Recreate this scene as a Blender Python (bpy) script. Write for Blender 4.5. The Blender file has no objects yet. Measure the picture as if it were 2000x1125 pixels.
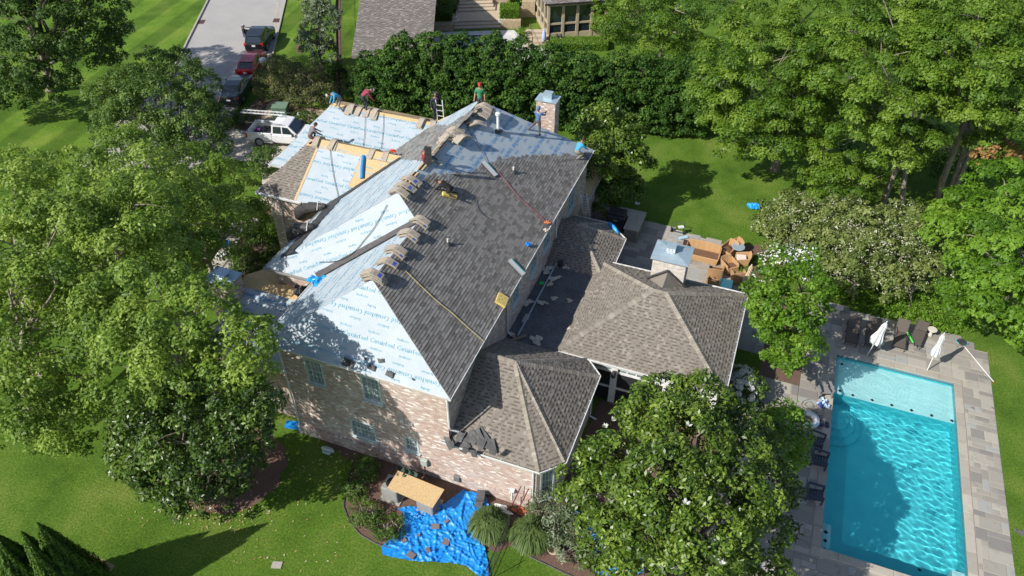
import bpy, math, random
import numpy as np
from mathutils import Vector, Matrix
RD = math.radians
scene = bpy.context.scene
COL = scene.collection
rng = np.random.default_rng(7); random.seed(7)

# ---------------- camera, world, sun, exposure ----------------
CAMH, PITCH, YAW, FPX = 30.0, 40.97, 20.69, 1491.7
cam = bpy.data.objects.new("camera", bpy.data.cameras.new("camera")); COL.objects.link(cam)
cam.data.sensor_width = 36; cam.data.lens = 36*FPX/2000; cam.data.clip_end = 2000
cam.location = (0, 0, CAMH)
cam.matrix_world = Matrix.Translation((0, 0, CAMH)) @ Matrix.Rotation(RD(YAW), 4, 'Z') @ Matrix.Rotation(RD(90-PITCH), 4, 'X') @ Matrix.Rotation(RD(0.228), 4, 'Z')
scene.camera = cam
SUNV = Vector((-0.76, -0.96, 1.0)).normalized()
world = bpy.data.worlds.new("World"); scene.world = world; world.use_nodes = True
wn = world.node_tree.nodes; bgn = wn['Background']
sky = wn.new('ShaderNodeTexSky'); sky.sky_type = 'NISHITA'; sky.sun_disc = False
sky.sun_elevation = math.asin(SUNV.z); sky.sun_rotation = math.atan2(SUNV.x, SUNV.y)
sky.air_density = 1.0; sky.dust_density = 1.0
world.node_tree.links.new(sky.outputs[0], bgn.inputs[0]); bgn.inputs[1].default_value = 0.10
sl = bpy.data.lights.new("sun", 'SUN'); sl.energy = 4.5; sl.angle = RD(0.5); sl.color = (1.0, 0.95, 0.87)
sun = bpy.data.objects.new("sun", sl); COL.objects.link(sun); sun.rotation_euler = SUNV.to_track_quat('Z', 'Y').to_euler(); sun.location = (-30, -30, 60)
vs = scene.view_settings; vs.view_transform = 'Standard'; vs.look = 'None'; vs.gamma = 1; vs.use_curve_mapping = False; vs.exposure = 0.42
scene.render.engine = 'CYCLES'

# ---------------- measuring helpers: where a sight line of the survey meets a plane ----------------
RM = np.array(cam.matrix_world.to_3x3())
def ray(px, py):
    return RM @ np.array([px-1000, 562.5-py, -FPX])
def G(px, py, z=0.0):
    d = ray(px, py); t = (z-CAMH)/d[2]; return Vector((d[0]*t, d[1]*t, z))
def GX(px, py, X):
    d = ray(px, py); t = X/d[0]; return Vector((X, d[1]*t, CAMH+d[2]*t))
def GY(px, py, Y):
    d = ray(px, py); t = Y/d[1]; return Vector((d[0]*t, Y, CAMH+d[2]*t))
def depth(p):
    v = np.array(p)-np.array([0, 0, CAMH]); return -(RM.T @ v)[2]

# ---------------- objects ----------------
def props(o, label=None, cat=None, group=None, kind=None):
    if label: o['label'] = label
    if cat: o['category'] = cat
    if group: o['group'] = group
    if kind: o['kind'] = kind
    return o
def thing(name, label, cat, loc=(0, 0, 0), rz=0, group=None):
    o = bpy.data.objects.new(name, None); COL.objects.link(o); o.empty_display_size = .2
    o.location = loc; o.rotation_euler = (0, 0, rz)
    return props(o, label, cat, group)
ORG = {}
def origin(o):
    p = Vector((0, 0, 0))
    while o is not None:
        p = p + o.location; o = o.parent
    return p
def link(name, me, mats, parent=None, world=True, kind=None, loc=None):
    """world=True: mesh data are world coordinates, shifted to the parent's origin"""
    if not isinstance(mats, (list, tuple)): mats = [mats]
    for m in mats: me.materials.append(m)
    o = bpy.data.objects.new(name, me); COL.objects.link(o)
    if parent is not None:
        o.parent = parent
        if world:
            p = origin(parent)
            me.transform(Matrix.Translation(-p))
    if loc is not None: o.location = loc
    if kind: o['kind'] = kind
    return o
def copy_tree(o, parent=None):
    c = o.copy(); COL.objects.link(c)
    if parent is not None: c.parent = parent
    for ch in [x for x in COL.objects if x.parent == o]: copy_tree(ch, c)
    return c
def np_mesh(name, V, F, smooth=False, attrs=None):
    """V (n,3), F (m,k) all faces of k corners"""
    V = np.asarray(V, dtype=np.float32); F = np.asarray(F, dtype=np.int32); k = F.shape[1]
    me = bpy.data.meshes.new(name); me.vertices.add(len(V)); me.vertices.foreach_set('co', V.ravel())
    me.loops.add(F.size); me.loops.foreach_set('vertex_index', F.ravel())
    me.polygons.add(len(F)); me.polygons.foreach_set('loop_start', np.arange(0, F.size, k, dtype=np.int32))
    if smooth: me.polygons.foreach_set('use_smooth', np.ones(len(F), dtype=bool))
    me.update(calc_edges=True)
    for nm, arr in (attrs or {}).items():
        a = me.attributes.new(nm, 'FLOAT', 'POINT'); a.data.foreach_set('value', np.asarray(arr, dtype=np.float32))
    return me
class MB:
    def __init__(s): s.v = []; s.f = []; s.m = []; s.mat = 0; s.sm = False
    def add(s, vs, fs):
        n = len(s.v); s.v += [tuple(v) for v in vs]
        for f in fs: s.f.append(tuple(i+n for i in f)); s.m.append(s.mat)
        return s
    def box(s, x0, x1, y0, y1, z0, z1):
        return s.add([(x0,y0,z0),(x1,y0,z0),(x1,y1,z0),(x0,y1,z0),(x0,y0,z1),(x1,y0,z1),(x1,y1,z1),(x0,y1,z1)],
                     [(3,2,1,0),(4,5,6,7),(0,1,5,4),(1,2,6,5),(2,3,7,6),(3,0,4,7)])
    def cbox(s, c, sx, sy, sz, rz=0, rx=0, ry=0, bev=0):
        M = Matrix.Translation(c) @ Matrix.Rotation(rz, 4, 'Z') @ Matrix.Rotation(ry, 4, 'Y') @ Matrix.Rotation(rx, 4, 'X')
        t = MB().box(-sx/2, sx/2, -sy/2, sy/2, -sz/2, sz/2)
        return s.add([M @ Vector(v) for v in t.v], t.f)
    def prism(s, poly, z0, z1):
        n = len(poly); a = sum(poly[i][0]*poly[(i+1)%n][1]-poly[(i+1)%n][0]*poly[i][1] for i in range(n))
        if a < 0: poly = poly[::-1]
        return s.add([(p[0],p[1],z0) for p in poly]+[(p[0],p[1],z1) for p in poly],
                     [tuple(range(n-1,-1,-1)), tuple(range(n,2*n))]+[(i,(i+1)%n,(i+1)%n+n,i+n) for i in range(n)])
    def poly(s, pts): return s.add(pts, [tuple(range(len(pts)))])
    def tube(s, pts, r, n=6, cap=True):
        pts = [Vector(p) for p in pts]
        rs = r if isinstance(r, (list, tuple)) else [r]*len(pts)
        vs = []; fs = []; ref = Vector((0.13, 0.21, 1))
        for i, p in enumerate(pts):
            d = (pts[min(i+1, len(pts)-1)]-pts[max(i-1, 0)]).normalized()
            if abs(d.dot(ref.normalized())) > .97: ref = Vector((1, 0.1, 0))
            a = d.cross(ref).normalized(); b = d.cross(a).normalized()
            for k in range(n):
                t = 2*math.pi*k/n; vs.append(p+(a*math.cos(t)+b*math.sin(t))*rs[i])
        for i in range(len(pts)-1):
            for k in range(n): fs.append((i*n+k, i*n+(k+1)%n, (i+1)*n+(k+1)%n, (i+1)*n+k))
        if cap: fs += [tuple(range(n-1,-1,-1)), tuple(range((len(pts)-1)*n, len(pts)*n))]
        return s.add(vs, fs)
    def lathe(s, prof, n=12, c=(0,0,0)):
        vs = []; fs = []
        for (r, z) in prof:
            for k in range(n):
                t = 2*math.pi*k/n; vs.append((c[0]+r*math.cos(t), c[1]+r*math.sin(t), c[2]+z))
        for i in range(len(prof)-1):
            for k in range(n): fs.append((i*n+k, i*n+(k+1)%n, (i+1)*n+(k+1)%n, (i+1)*n+k))
        fs += [tuple(range(n-1,-1,-1)), tuple(range((len(prof)-1)*n, len(prof)*n))]
        return s.add(vs, fs)
    def xf(s, M):
        s.v = [tuple(M @ Vector(v)) for v in s.v]; return s
    def mesh(s, name, smooth=False):
        me = bpy.data.meshes.new(name); me.from_pydata(s.v, [], s.f); me.update()
        if len(set(s.m)) > 1: me.polygons.foreach_set('material_index', s.m)
        if smooth: me.polygons.foreach_set('use_smooth', [True]*len(s.f))
        return me
    def build(s, name, mats, parent=None, world=True, kind=None, smooth=False):
        return link(name, s.mesh(name, smooth), mats, parent, world, kind)
def structure(name, mb, mats): return mb.build(name, mats, kind='structure')
def bevel(o, w=.01, seg=1):
    m = o.modifiers.new('bevel', 'BEVEL'); m.width = w; m.segments = seg; m.limit_method = 'ANGLE'; return o

# ---------------- materials ----------------
def M(name, col, rough=.7, col2=None, nscale=4., ndet=4, nmin=.35, nmax=.65, island=0., bump=0., bscale=30., metal=0., spec=.4, ramp=None,
      coat=0, col3=None, n3=(30., .45, .65), trans=0, alpha=1, stretch=None, emis=None):
    m = bpy.data.materials.new(name); m.use_nodes = True; nt = m.node_tree; N = nt.nodes; L = nt.links.new
    b = N['Principled BSDF']; b.inputs['Roughness'].default_value = rough; b.inputs['Metallic'].default_value = metal
    b.inputs['Specular IOR Level'].default_value = spec
    if coat: b.inputs['Coat Weight'].default_value = coat; b.inputs['Coat Roughness'].default_value = .05
    if trans: b.inputs['Transmission Weight'].default_value = trans
    tc = N.new('ShaderNodeTexCoord'); vec = tc.outputs['Object']
    if stretch:
        mp = N.new('ShaderNodeMapping'); mp.inputs['Scale'].default_value = stretch; L(vec, mp.inputs[0]); vec = mp.outputs[0]
    def noise(sc, det=4):
        n = N.new('ShaderNodeTexNoise'); n.inputs['Scale'].default_value = sc; n.inputs['Detail'].default_value = det; n.inputs['Roughness'].default_value = .6
        L(vec, n.inputs['Vector']); return n.outputs['Fac']
    def rng_(fac, a, c):
        r = N.new('ShaderNodeMapRange'); r.inputs[1].default_value = a; r.inputs[2].default_value = c; L(fac, r.inputs[0]); return r.outputs[0]
    def mix(f, a, c, mode='MIX'):
        x = N.new('ShaderNodeMix'); x.data_type = 'RGBA'; x.blend_type = mode
        if isinstance(f, (int, float)): x.inputs[0].default_value = f
        else: L(f, x.inputs[0])
        for i, q in ((6, a), (7, c)):
            if isinstance(q, tuple): x.inputs[i].default_value = (*q, 1)
            else: L(q, x.inputs[i])
        return x.outputs[2]
    c = tuple(col)
    rnd = None
    if island or ramp:
        g = N.new('ShaderNodeNewGeometry'); oi = N.new('ShaderNodeObjectInfo'); ad = N.new('ShaderNodeMath'); ad.operation = 'ADD'; fr_ = N.new('ShaderNodeMath'); fr_.operation = 'FRACT'
        L(g.outputs['Random Per Island'], ad.inputs[0]); L(oi.outputs['Random'], ad.inputs[1]); L(ad.outputs[0], fr_.inputs[0]); rnd = fr_.outputs[0]
    if ramp:
        r = N.new('ShaderNodeValToRGB'); L(rnd, r.inputs[0]); e = r.color_ramp.elements; r.color_ramp.interpolation = 'CONSTANT' if len(ramp) > 3 else 'LINEAR'
        while len(e) < len(ramp): e.new(.5)
        for i, (p, q) in enumerate(ramp): e[i].position = p; e[i].color = (*q, 1)
        c = r.outputs[0]
    if col2: c = mix(rng_(noise(nscale, ndet), nmin, nmax), c, tuple(col2)) if not ramp else mix(rng_(noise(nscale, ndet), nmin, nmax), c, mix(.6, c, tuple(col2)))
    if col3: c = mix(rng_(noise(n3[0]), n3[1], n3[2]), c, tuple(col3))
    if island:
        h = N.new('ShaderNodeHueSaturation'); L(rng_(rnd, 0, 1), h.inputs['Value']); 
        mr = h.inputs['Value'].links[0].from_node; mr.inputs[3].default_value = 1-island; mr.inputs[4].default_value = 1+island
        if isinstance(c, tuple): h.inputs['Color'].default_value = (*c, 1)
        else: L(c, h.inputs['Color'])
        c = h.outputs[0]
    if isinstance(c, tuple): b.inputs['Base Color'].default_value = (*c, 1)
    else: L(c, b.inputs['Base Color'])
    if bump:
        bp = N.new('ShaderNodeBump'); bp.inputs['Strength'].default_value = bump; bp.inputs['Distance'].default_value = .03
        L(noise(bscale, 3), bp.inputs['Height']); L(bp.outputs[0], b.inputs['Normal'])
    if emis: b.inputs['Emission Color'].default_value = (*emis, 1); b.inputs['Emission Strength'].default_value = 1
    return m
def leaf_mat(name, dark, mid, light, rough=.5, tr=.35, spec=.35):
    m = bpy.data.materials.new(name); m.use_nodes = True; nt = m.node_tree; N = nt.nodes; L = nt.links.new
    b = N['Principled BSDF']; b.inputs['Roughness'].default_value = rough; b.inputs['Specular IOR Level'].default_value = spec
    g = N.new('ShaderNodeNewGeometry'); a = N.new('ShaderNodeAttribute'); a.attribute_name = 'tint'
    ad = N.new('ShaderNodeMath'); ad.operation = 'MULTIPLY_ADD'; ad.inputs[1].default_value = .45; L(g.outputs['Random Per Island'], ad.inputs[0]); L(a.outputs['Fac'], ad.inputs[2])
    r = N.new('ShaderNodeValToRGB'); L(ad.outputs[0], r.inputs[0]); e = r.color_ramp.elements
    e.new(.5); e[0].position = .05; e[1].position = .5; e[2].position = 1.0
    for i, q in enumerate((dark, mid, light)): e[i].color = (*q, 1)
    L(r.outputs[0], b.inputs['Base Color'])
    t = N.new('ShaderNodeBsdfTranslucent'); hs = N.new('ShaderNodeHueSaturation'); hs.inputs['Value'].default_value = 1.25; hs.inputs['Hue'].default_value = .485
    L(r.outputs[0], hs.inputs['Color']); L(hs.outputs[0], t.inputs['Color'])
    mx = N.new('ShaderNodeMixShader'); mx.inputs[0].default_value = tr; L(b.outputs[0], mx.inputs[1]); L(t.outputs[0], mx.inputs[2])
    L(mx.outputs[0], N['Material Output'].inputs['Surface']); return m

# ---------------- polygon clipping on planes ----------------
def clip(subj, win):
    """Sutherland-Hodgman, win convex CCW"""
    out = subj
    for i in range(len(win)):
        a = win[i]; b = win[(i+1) % len(win)]; inp = out; out = []
        if not inp: break
        side = lambda p: (b[0]-a[0])*(p[1]-a[1])-(b[1]-a[1])*(p[0]-a[0])
        for j in range(len(inp)):
            p = inp[j-1]; q = inp[j]; sp = side(p); sq = side(q)
            if sq >= 0:
                if sp < 0: t = sp/(sp-sq); out.append((p[0]+(q[0]-p[0])*t, p[1]+(q[1]-p[1])*t))
                out.append(q)
            elif sp >= 0:
                t = sp/(sp-sq); out.append((p[0]+(q[0]-p[0])*t, p[1]+(q[1]-p[1])*t))
    return out
def inside(p, poly):
    c = False; n = len(poly)
    for i in range(n):
        a = poly[i]; b = poly[i-1]
        if (a[1] > p[1]) != (b[1] > p[1]) and p[0] < (b[0]-a[0])*(p[1]-a[1])/(b[1]-a[1])+a[0]: c = not c
    return c
def area(poly): return sum(poly[i-1][0]*poly[i][1]-poly[i][0]*poly[i-1][1] for i in range(len(poly)))/2
class Plane:
    """u runs along the eave, v up the slope, n out of the roof"""
    def __init__(s, o, u, v):
        s.o = Vector(o); s.u = Vector(u).normalized(); s.v = Vector(v).normalized(); s.n = s.u.cross(s.v).normalized()
    def to(s, p): d = Vector(p)-s.o; return (d.dot(s.u), d.dot(s.v))
    def at(s, a, b, h=0): return s.o+s.u*a+s.v*b+s.n*h
    def hit(s, px, py):
        d = Vector(ray(px, py)); c = Vector((0, 0, CAMH)); t = (s.o-c).dot(s.n)/d.dot(s.n); return s.to(c+d*t)
def shingle_tabs(pl, poly, expo=.145, wmin=.16, wmax=.36, keep=None, seed=1, h1=.012, h2=.026, clipit=True):
    r = random.Random(seed); tabs = []
    if area(poly) < 0: poly = poly[::-1]
    us = [p[0] for p in poly]; vs_ = [p[1] for p in poly]
    row = 0; v = min(vs_)
    while v < max(vs_):
        u = min(us)-r.random()*.4; up = r.random() < .5
        while u < max(us):
            w = r.uniform(wmin, wmax); rect = [(u, v), (u+w-.006, v), (u+w-.006, v+expo+.012), (u, v+expo+.012)]
            cen = (u+w/2, v+expo/2); ok = True
            if keep and not inside(cen, keep): ok = False
            if ok:
                c = clip(poly, rect) if clipit else (rect if inside(cen, poly) else [])
                if len(c) > 2 and area(c) > .002:
                    h = h2 if up else h1; tabs.append((c, v, expo, h+r.uniform(-.002, .002)))
            up = not up if r.random() < .8 else up
            u += w
        v += expo; row += 1
    return tabs
def tab_geom(pl, tab):
    c, v0, ex, h = tab; n = len(c); V = []
    for (a, b) in c:
        f = 1-min(max((b-v0)/(ex+.012), 0), 1); V.append(pl.at(a, b, .004+h*f))
    for (a, b) in c: V.append(pl.at(a, b, -.004))
    F = [tuple(range(n))]+[(i, i+n, (i+1) % n+n, (i+1) % n) for i in range(n)]
    return V, F
def shingle_roof(name, pl, poly, mat, parent, pieces=0, band=None, **kw):
    tabs = shingle_tabs(pl, poly, **kw)
    if band:   # dark granule band printed between the raised teeth
        bd = MB(); hm = (kw.get('h1', .012)+kw.get('h2', .026))/2; rb = random.Random(8)
        for (c, v0, ex, h) in tabs:
            if h > hm or len(c) != 4: continue
            a0 = min(p[0] for p in c); a1 = max(p[0] for p in c)
            if a1-a0 > .10:
                q = rb.uniform(.50, .62); bd.add([pl.at(a, b, .013) for a, b in ((a0, v0+ex*q), (a1, v0+ex*q), (a1, v0+ex), (a0, v0+ex))], [(0, 1, 2, 3)])
        bd.build('granule_bands', band, parent, kind='stuff')
    if pieces:
        tabs.sort(key=lambda t: (pl.at(*t[0][0])-Vector((0, 0, CAMH))).length)
    mb = MB(); px = []
    for i, t in enumerate(tabs):
        V, F = tab_geom(pl, t)
        if i < pieces: px.append((V, F))
        else: mb.add(V, F)
    o = mb.build(name, mat, parent, kind='stuff')
    if px:
        base = MB(); a = [pl.at(*p, -.012) for p in poly]; base.poly(a)
        rd = base.build('roof_deck', mat, parent)
        for V, F in px: MB().add(V, F).build('shingle', mat, rd)
    return o
def hfun(x, y, s=1.):
    return .35*math.sin(x*23+3*math.sin(y*2.7))*math.sin(y*5.1+x*1.3)+(math.sin(x*3.1*s+1.3*math.sin(y*1.7*s))*math.sin(y*2.3*s+x*.7*s)+.5*math.sin(x*9.7*s+y*4.1*s+2*math.sin(x*1.1+y*.9))*math.sin(y*8.3*s-x*2.2*s))
def sheet(name, pl, poly, mat, parent, cell=.16, amp=.012, h0=.008, wr=None, holes=None):
    """draped sheet on a roof plane with wrinkles; clipped to poly"""
    if area(poly) < 0: poly = poly[::-1]
    us = [p[0] for p in poly]; vs_ = [p[1] for p in poly]; idx = {}; V = []; F = []
    def vid(p):
        k = (round(p[0], 3), round(p[1], 3))
        if k not in idx:
            idx[k] = len(V); a, b = p; e = max(0, wr(a, b)) if wr else 0
            V.append(pl.at(a, b, h0+amp*(.5+.5*hfun(a, b))+e))
        return idx[k]
    nu = int((max(us)-min(us))/cell)+1; nv = int((max(vs_)-min(vs_))/cell)+1
    for i in range(nu):
        for j in range(nv):
            a = min(us)+i*cell; b = min(vs_)+j*cell
            c = clip(poly, [(a, b), (a+cell, b), (a+cell, b+cell), (a, b+cell)])
            if len(c) > 2 and abs(area(c)) > 1e-5:
                if holes and any(inside((a+cell/2, b+cell/2), h) for h in holes): continue
                ids = []
                for p in c:
                    q = vid(p)
                    if q not in ids: ids.append(q)
                if len(ids) > 2: F.append(tuple(ids))
    me = bpy.data.meshes.new(name); me.from_pydata(V, [], F); me.update()
    me.polygons.foreach_set('use_smooth', [True]*len(F))
    return link(name, me, mat, parent)
_txt = {}
def text_tris(s):
    if s not in _txt:
        cu = bpy.data.curves.new('t', 'FONT'); cu.body = s; cu.size = 1; cu.offset = .006; cu.resolution_u = 2; cu.fill_mode = 'FRONT'
        o = bpy.data.objects.new('t', cu); COL.objects.link(o); bpy.context.view_layer.update()
        me = bpy.data.meshes.new_from_object(o.evaluated_get(bpy.context.evaluated_depsgraph_get()))
        me.calc_loop_triangles()
        V = np.array([v.co[:] for v in me.vertices]); T = np.array([t.vertices[:] for t in me.loop_triangles])
        V[:, 0] -= V[:, 0].min(); V[:, 1] -= .35
        bpy.data.objects.remove(o); bpy.data.curves.remove(cu); _txt[s] = (V, T, V[:, 0].max())
    return _txt[s]
def letter_rows(name, pl, poly, mat, parent, course=1.02, size=.30, small=.15, v0=.45, flip0=0, rot=None, h=.026, u0=0, length=1.12):
    """printed words repeated along the courses of a roll; a triangle outside the sheet is cut off"""
    us = [p[0] for p in poly]; vs_ = [p[1] for p in poly]; AV = []; AT = []; n = 0; r = random.Random(5)
    def put(s, u, v, sz, flip, wid):
        nonlocal n
        V, T, w = text_tris(s); k = wid/w; X = V[:, 0]*k-wid/2; Y = V[:, 1]*sz
        if flip: X = -X; Y = -Y
        if rot: X, Y = -Y, X
        P = np.stack([X+u, Y+v], 1); cen = P[T].mean(1)
        ok = np.array([inside(c, poly) for c in cen]) if len(T) else []
        T2 = T[ok]
        if len(T2): AV.append(P); AT.append(T2+n); n += len(P)
    row = 0; v = min(vs_)+v0
    while v < max(vs_):
        flip = (row+flip0) % 2; u = min(us)+u0+r.random()*.6
        while u < max(us)+.5:
            if inside((u, v), poly) or inside((u+.5, v), poly) or inside((u-.5, v), poly): put('CertainTeed', u, v, size, flip, length)
            u += length*1.13
        for q, dv in ((0, .33), (1, -.33)):
            u = min(us)+r.random()*1.5
            while u < max(us)+.5:
                if inside((u, v+dv), poly): put('RoofRunner' if (q+int(u*3)) % 2 else 'Roofing', u, v+dv, small, flip, .55 if (q+int(u*3)) % 2 else .4)
                u += 1.35
        v += course; row += 1
    if not AV: return
    P = np.concatenate(AV); T = np.concatenate(AT)
    W = np.array(pl.o)+np.outer(P[:, 0], np.array(pl.u))+np.outer(P[:, 1], np.array(pl.v))
    hh = h+np.array([.012*(.5+.5*hfun(a, b)) for a, b in P]) 
    W = W+np.outer(hh, np.array(pl.n))
    return link(name, np_mesh(name, W, T), mat, parent, kind='stuff')

# ---------------- foliage ----------------
def leaf_mesh(name, C, Nn, Lr, asp, tint, fold=.25):
    """C (n,3) centres, Nn normals, Lr lengths"""
    n = len(C); t = rng.normal(size=(n, 3)); t -= (t*Nn).sum(1)[:, None]*Nn; t /= np.linalg.norm(t, axis=1)[:, None]+1e-9
    s = np.cross(Nn, t); L_ = Lr[:, None]; W = L_*asp
    V = np.stack([C-t*L_*.5, C+s*W*.5+t*L_*.05-Nn*W*fold*.0, C+t*L_*.5-Nn*L_*.12, C-s*W*.5+t*L_*.05], 1)
    V[:, 0] -= Nn*L_*.08
    V = V.reshape(-1, 3); F = np.arange(4*n).reshape(n, 4)
    return np_mesh(name, V, F, attrs={'tint': np.repeat(tint, 4)})
def crown(name, lobes, mat, parent, leaf=.2, asp=.55, dens=100, cr=.38, flat=.75, up=.45, rnd=.75, droop=0., inner=.22, tj=.28, thresh=.72, tuft=26, low=-.5, gap=1.75):
    """lobes: (x,y,z,rx,rz). Rounded sprays of leaves stand on the lobes with dark gaps between them"""
    Cs = []; Ns = []; Ts = []; LB = np.array([[l[0], l[1], l[2], l[3], l[3], l[4]] for l in lobes])
    for l in LB:
        c = l[:3]; r = l[3:]; cs = min(cr*1.35, r.min()*.6)
        ar = 4*math.pi*((r[0]*r[1])**.8+(r[0]*r[2])**.8*2)/3*.8
        nt = max(5, int(ar*.75/(cs*gap)**2*1.35))
        d = rng.normal(size=(nt*3, 3)); d /= np.linalg.norm(d, axis=1)[:, None]; d = d[d[:, 2] > low]
        sel = []            # spread the sprays apart
        for q in d:
            if all(((q-w)**2).sum() > (cs*gap*.62/r.mean())**2 for w in sel): sel.append(q)
            if len(sel) >= nt: break
        d = np.array(sel); nt = len(d); rad = rng.uniform(.80, 1.08, nt)+.09*np.sin(d[:, 0]*5+c[0])*np.sin(d[:, 1]*6+c[1]); ins = rng.random(nt) < inner*.5; rad[ins] *= .7
        P = c+d*r*rad[:, None]
        dd = np.linalg.norm((P[:, None, :]-LB[None, :, :3])/LB[None, :, 3:], axis=2).min(1)
        k = dd > thresh*rng.uniform(.75, 1., nt)
        P = P[k]; d = d[k]; nt = len(P)
        if not nt: continue
        tt = rng.uniform(0, 1, nt)*tj*2; sz = cs*rng.uniform(.6, 1.2, nt)
        m = rng.poisson(np.maximum(6, dens*5.2*sz**2)); idx = np.repeat(np.arange(nt), m); q = len(idx)
        e = rng.normal(size=(q, 3)); e /= np.linalg.norm(e, axis=1)[:, None]; e = e+d[idx]*.55+np.array([0, 0, .35]); e /= np.linalg.norm(e, axis=1)[:, None]
        wob = 1+.28*np.sin(e[:, 0]*9+P[idx, 0]*7)*np.sin(e[:, 1]*8+P[idx, 1]*5)
        o = e*(sz[idx]*wob*rng.uniform(.45, 1.12, q)**.5)[:, None]*np.array([1.1, 1.1, flat]); o[:, 2] -= droop*np.linalg.norm(o[:, :2], axis=1)
        C = P[idx]+o
        Nv = e*.75+np.array([0, 0, up])+rng.normal(size=(q, 3))*rnd*.5
        Nv /= np.linalg.norm(Nv, axis=1)[:, None]
        Cs.append(C); Ns.append(Nv); Ts.append(tt[idx])
    C = np.concatenate(Cs); Nv = np.concatenate(Ns); T = np.concatenate(Ts)
    ok = C[:, 2] > .03; C = C[ok]; Nv = Nv[ok]; T = T[ok]
    me = leaf_mesh(name, C, Nv, leaf*rng.uniform(.7, 1.25, len(C)), asp, T)
    return link(name, me, mat, parent)
LEAVES = [0]
def limbs(mb, base, lobes, r0, fork=.35, seg=6, rnd_=.3, tip=.03, lean=(0, 0)):
    r = random.Random(int(base[0]*10+base[1])); top = Vector((sum(l[0] for l in lobes)/len(lobes), sum(l[1] for l in lobes)/len(lobes), sum(l[2] for l in lobes)/len(lobes)))
    b = Vector(base); f = b.lerp(top, fork); f.x = b.x+(top.x-b.x)*fork*.5; f.y = b.y+(top.y-b.y)*fork*.5
    mb.tube([b-Vector((0, 0, .1)), b+Vector((0, 0, .25)), b.lerp(f, .5), f], [r0*1.35, r0, r0*.85, r0*.72], 8)
    for l in lobes:
        e = Vector(l[:3]); pts = []
        for k in range(seg+1):
            t = k/seg; p = f.lerp(e, t); a = math.sin(t*math.pi)
            p += Vector((r.uniform(-1, 1)*rnd_*a, r.uniform(-1, 1)*rnd_*a, .25*a*abs(e.z-f.z)*.3)); pts.append(p)
        mb.tube(pts, [r0*.5*(1-k/seg)+tip for k in range(seg+1)], 5, cap=False)
        for q in range(5):
            d = Vector((r.uniform(-1, 1), r.uniform(-1, 1), r.uniform(-.2, 1))).normalized()
            s = pts[r.randint(3, seg)]; mb.tube([s, s+d*l[3]*.45+Vector((0, 0, .1)), s+d*l[3]*.85], [tip*1.2, tip*.8, tip*.3], 4, cap=False)
def PL(lst, flat=.85):
    """lobes given as survey sight (px,py), height z and radius in px -> world"""
    out = []
    for q in lst:
        p = G(q[0], q[1], q[2]); r = q[3]*depth(p)/FPX; out.append((p.x, p.y, p.z, r, min(r*flat, max(p.z*.98, .4))))
    return out
def tree(name, label, cat, base, lobes, mat, bark, r0=.2, fork=.35, group=None, **kw):
    b = Vector(base); t = thing(name, label, cat, b, group=group)
    crown('crown', lobes, mat, t, **kw)
    mb = MB(); limbs(mb, b, lobes, r0, fork); mb.build('trunk', bark, t, smooth=True)
    return t
# ---------------- shared materials ----------------
m_wht = M('white_trim', (.74, .74, .72), .5, col2=(.62, .63, .62), nscale=3)
m_gut = M('gutter_metal', (.76, .77, .77), .4, col2=(.6, .6, .6), nscale=2)
m_case = M('window_paint', (.50, .56, .55), .5, col2=(.44, .50, .50))
m_glass = M('window_glass', (.30, .36, .36), .08, spec=.8, col2=(.12, .17, .18), nscale=1.6)
m_dark = M('dark_void', (.012, .012, .014), .9)
m_mort = M('mortar', (.50, .43, .37), .95)
m_brick = M('brick_clay', (.4, .3, .25), .9, ramp=[(0, (.47, .345, .29)), (.22, (.52, .41, .355)), (.42, (.41, .29, .245)), (.56, (.54, .455, .40)), (.72, (.44, .375, .34)), (.86, (.70, .66, .62)), (.95, (.38, .30, .265))], col2=(.60, .54, .49), nscale=.9, nmin=.5, nmax=.72, island=.06)
m_brickw = M('whitewashed_brick', (.62, .58, .53), .9, island=.12, col2=(.50, .46, .41), nscale=6)
m_shn = M('new_shingle', (.1, .1, .1), .92, spec=.15, ramp=[(0, (.185, .173, .158)), (.30, (.245, .232, .214)), (.62, (.215, .202, .186)), (.82, (.150, .140, .129)), (.94, (.125, .117, .109))], island=.07)
m_sho = M('old_shingle', (.2, .18, .16), .95, spec=.15, ramp=[(0, (.245, .219, .188)), (.42, (.225, .199, .170)), (.68, (.200, .176, .150)), (.84, (.278, .25, .216)), (.96, (.185, .162, .139))], island=.05, col2=(.19, .165, .14), nscale=.6, nmin=.45, nmax=.7)
m_shb = M('neighbour_shingle', (.2, .18, .16), .95, spec=.15, ramp=[(0, (.235, .212, .198)), (.35, (.185, .167, .155)), (.7, (.27, .247, .23)), (.9, (.16, .143, .133))], island=.08)
m_band = M('granule_band', (.118, .102, .087), .95)
m_cap = M('hip_cap', (.25, .21, .17), .95, spec=.15, ramp=[(0, (.265, .238, .20)), (.4, (.222, .197, .168)), (.7, (.29, .262, .222)), (.9, (.335, .305, .262))])
m_pap = M('roof_underlayment', (.40, .455, .495), .6, col2=(.35, .41, .455), nscale=1.1, bump=.25, bscale=14)
m_ink = M('printed_blue', (.25, .46, .58), .6)
m_ink2 = M('printed_dark_blue', (.07, .27, .55), .6)
m_osb = M('osb_board', (.56, .39, .19), .8, col2=(.40, .26, .12), nscale=16, nmin=.42, nmax=.58, col3=(.68, .52, .30), n3=(34, .5, .6), stretch=(1, 2.2, 1))
m_mem = M('flat_roof_membrane', (.085, .092, .098), .85, col2=(.13, .135, .14), nscale=1.5, col3=(.06, .065, .07), n3=(7, .5, .7))
m_felt = M('black_membrane', (.028, .028, .03), .6, col2=(.06, .06, .062), nscale=5)
m_zinc = M('sheet_metal', (.42, .52, .57), .35, col2=(.34, .44, .50), nscale=3, metal=.35)
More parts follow.
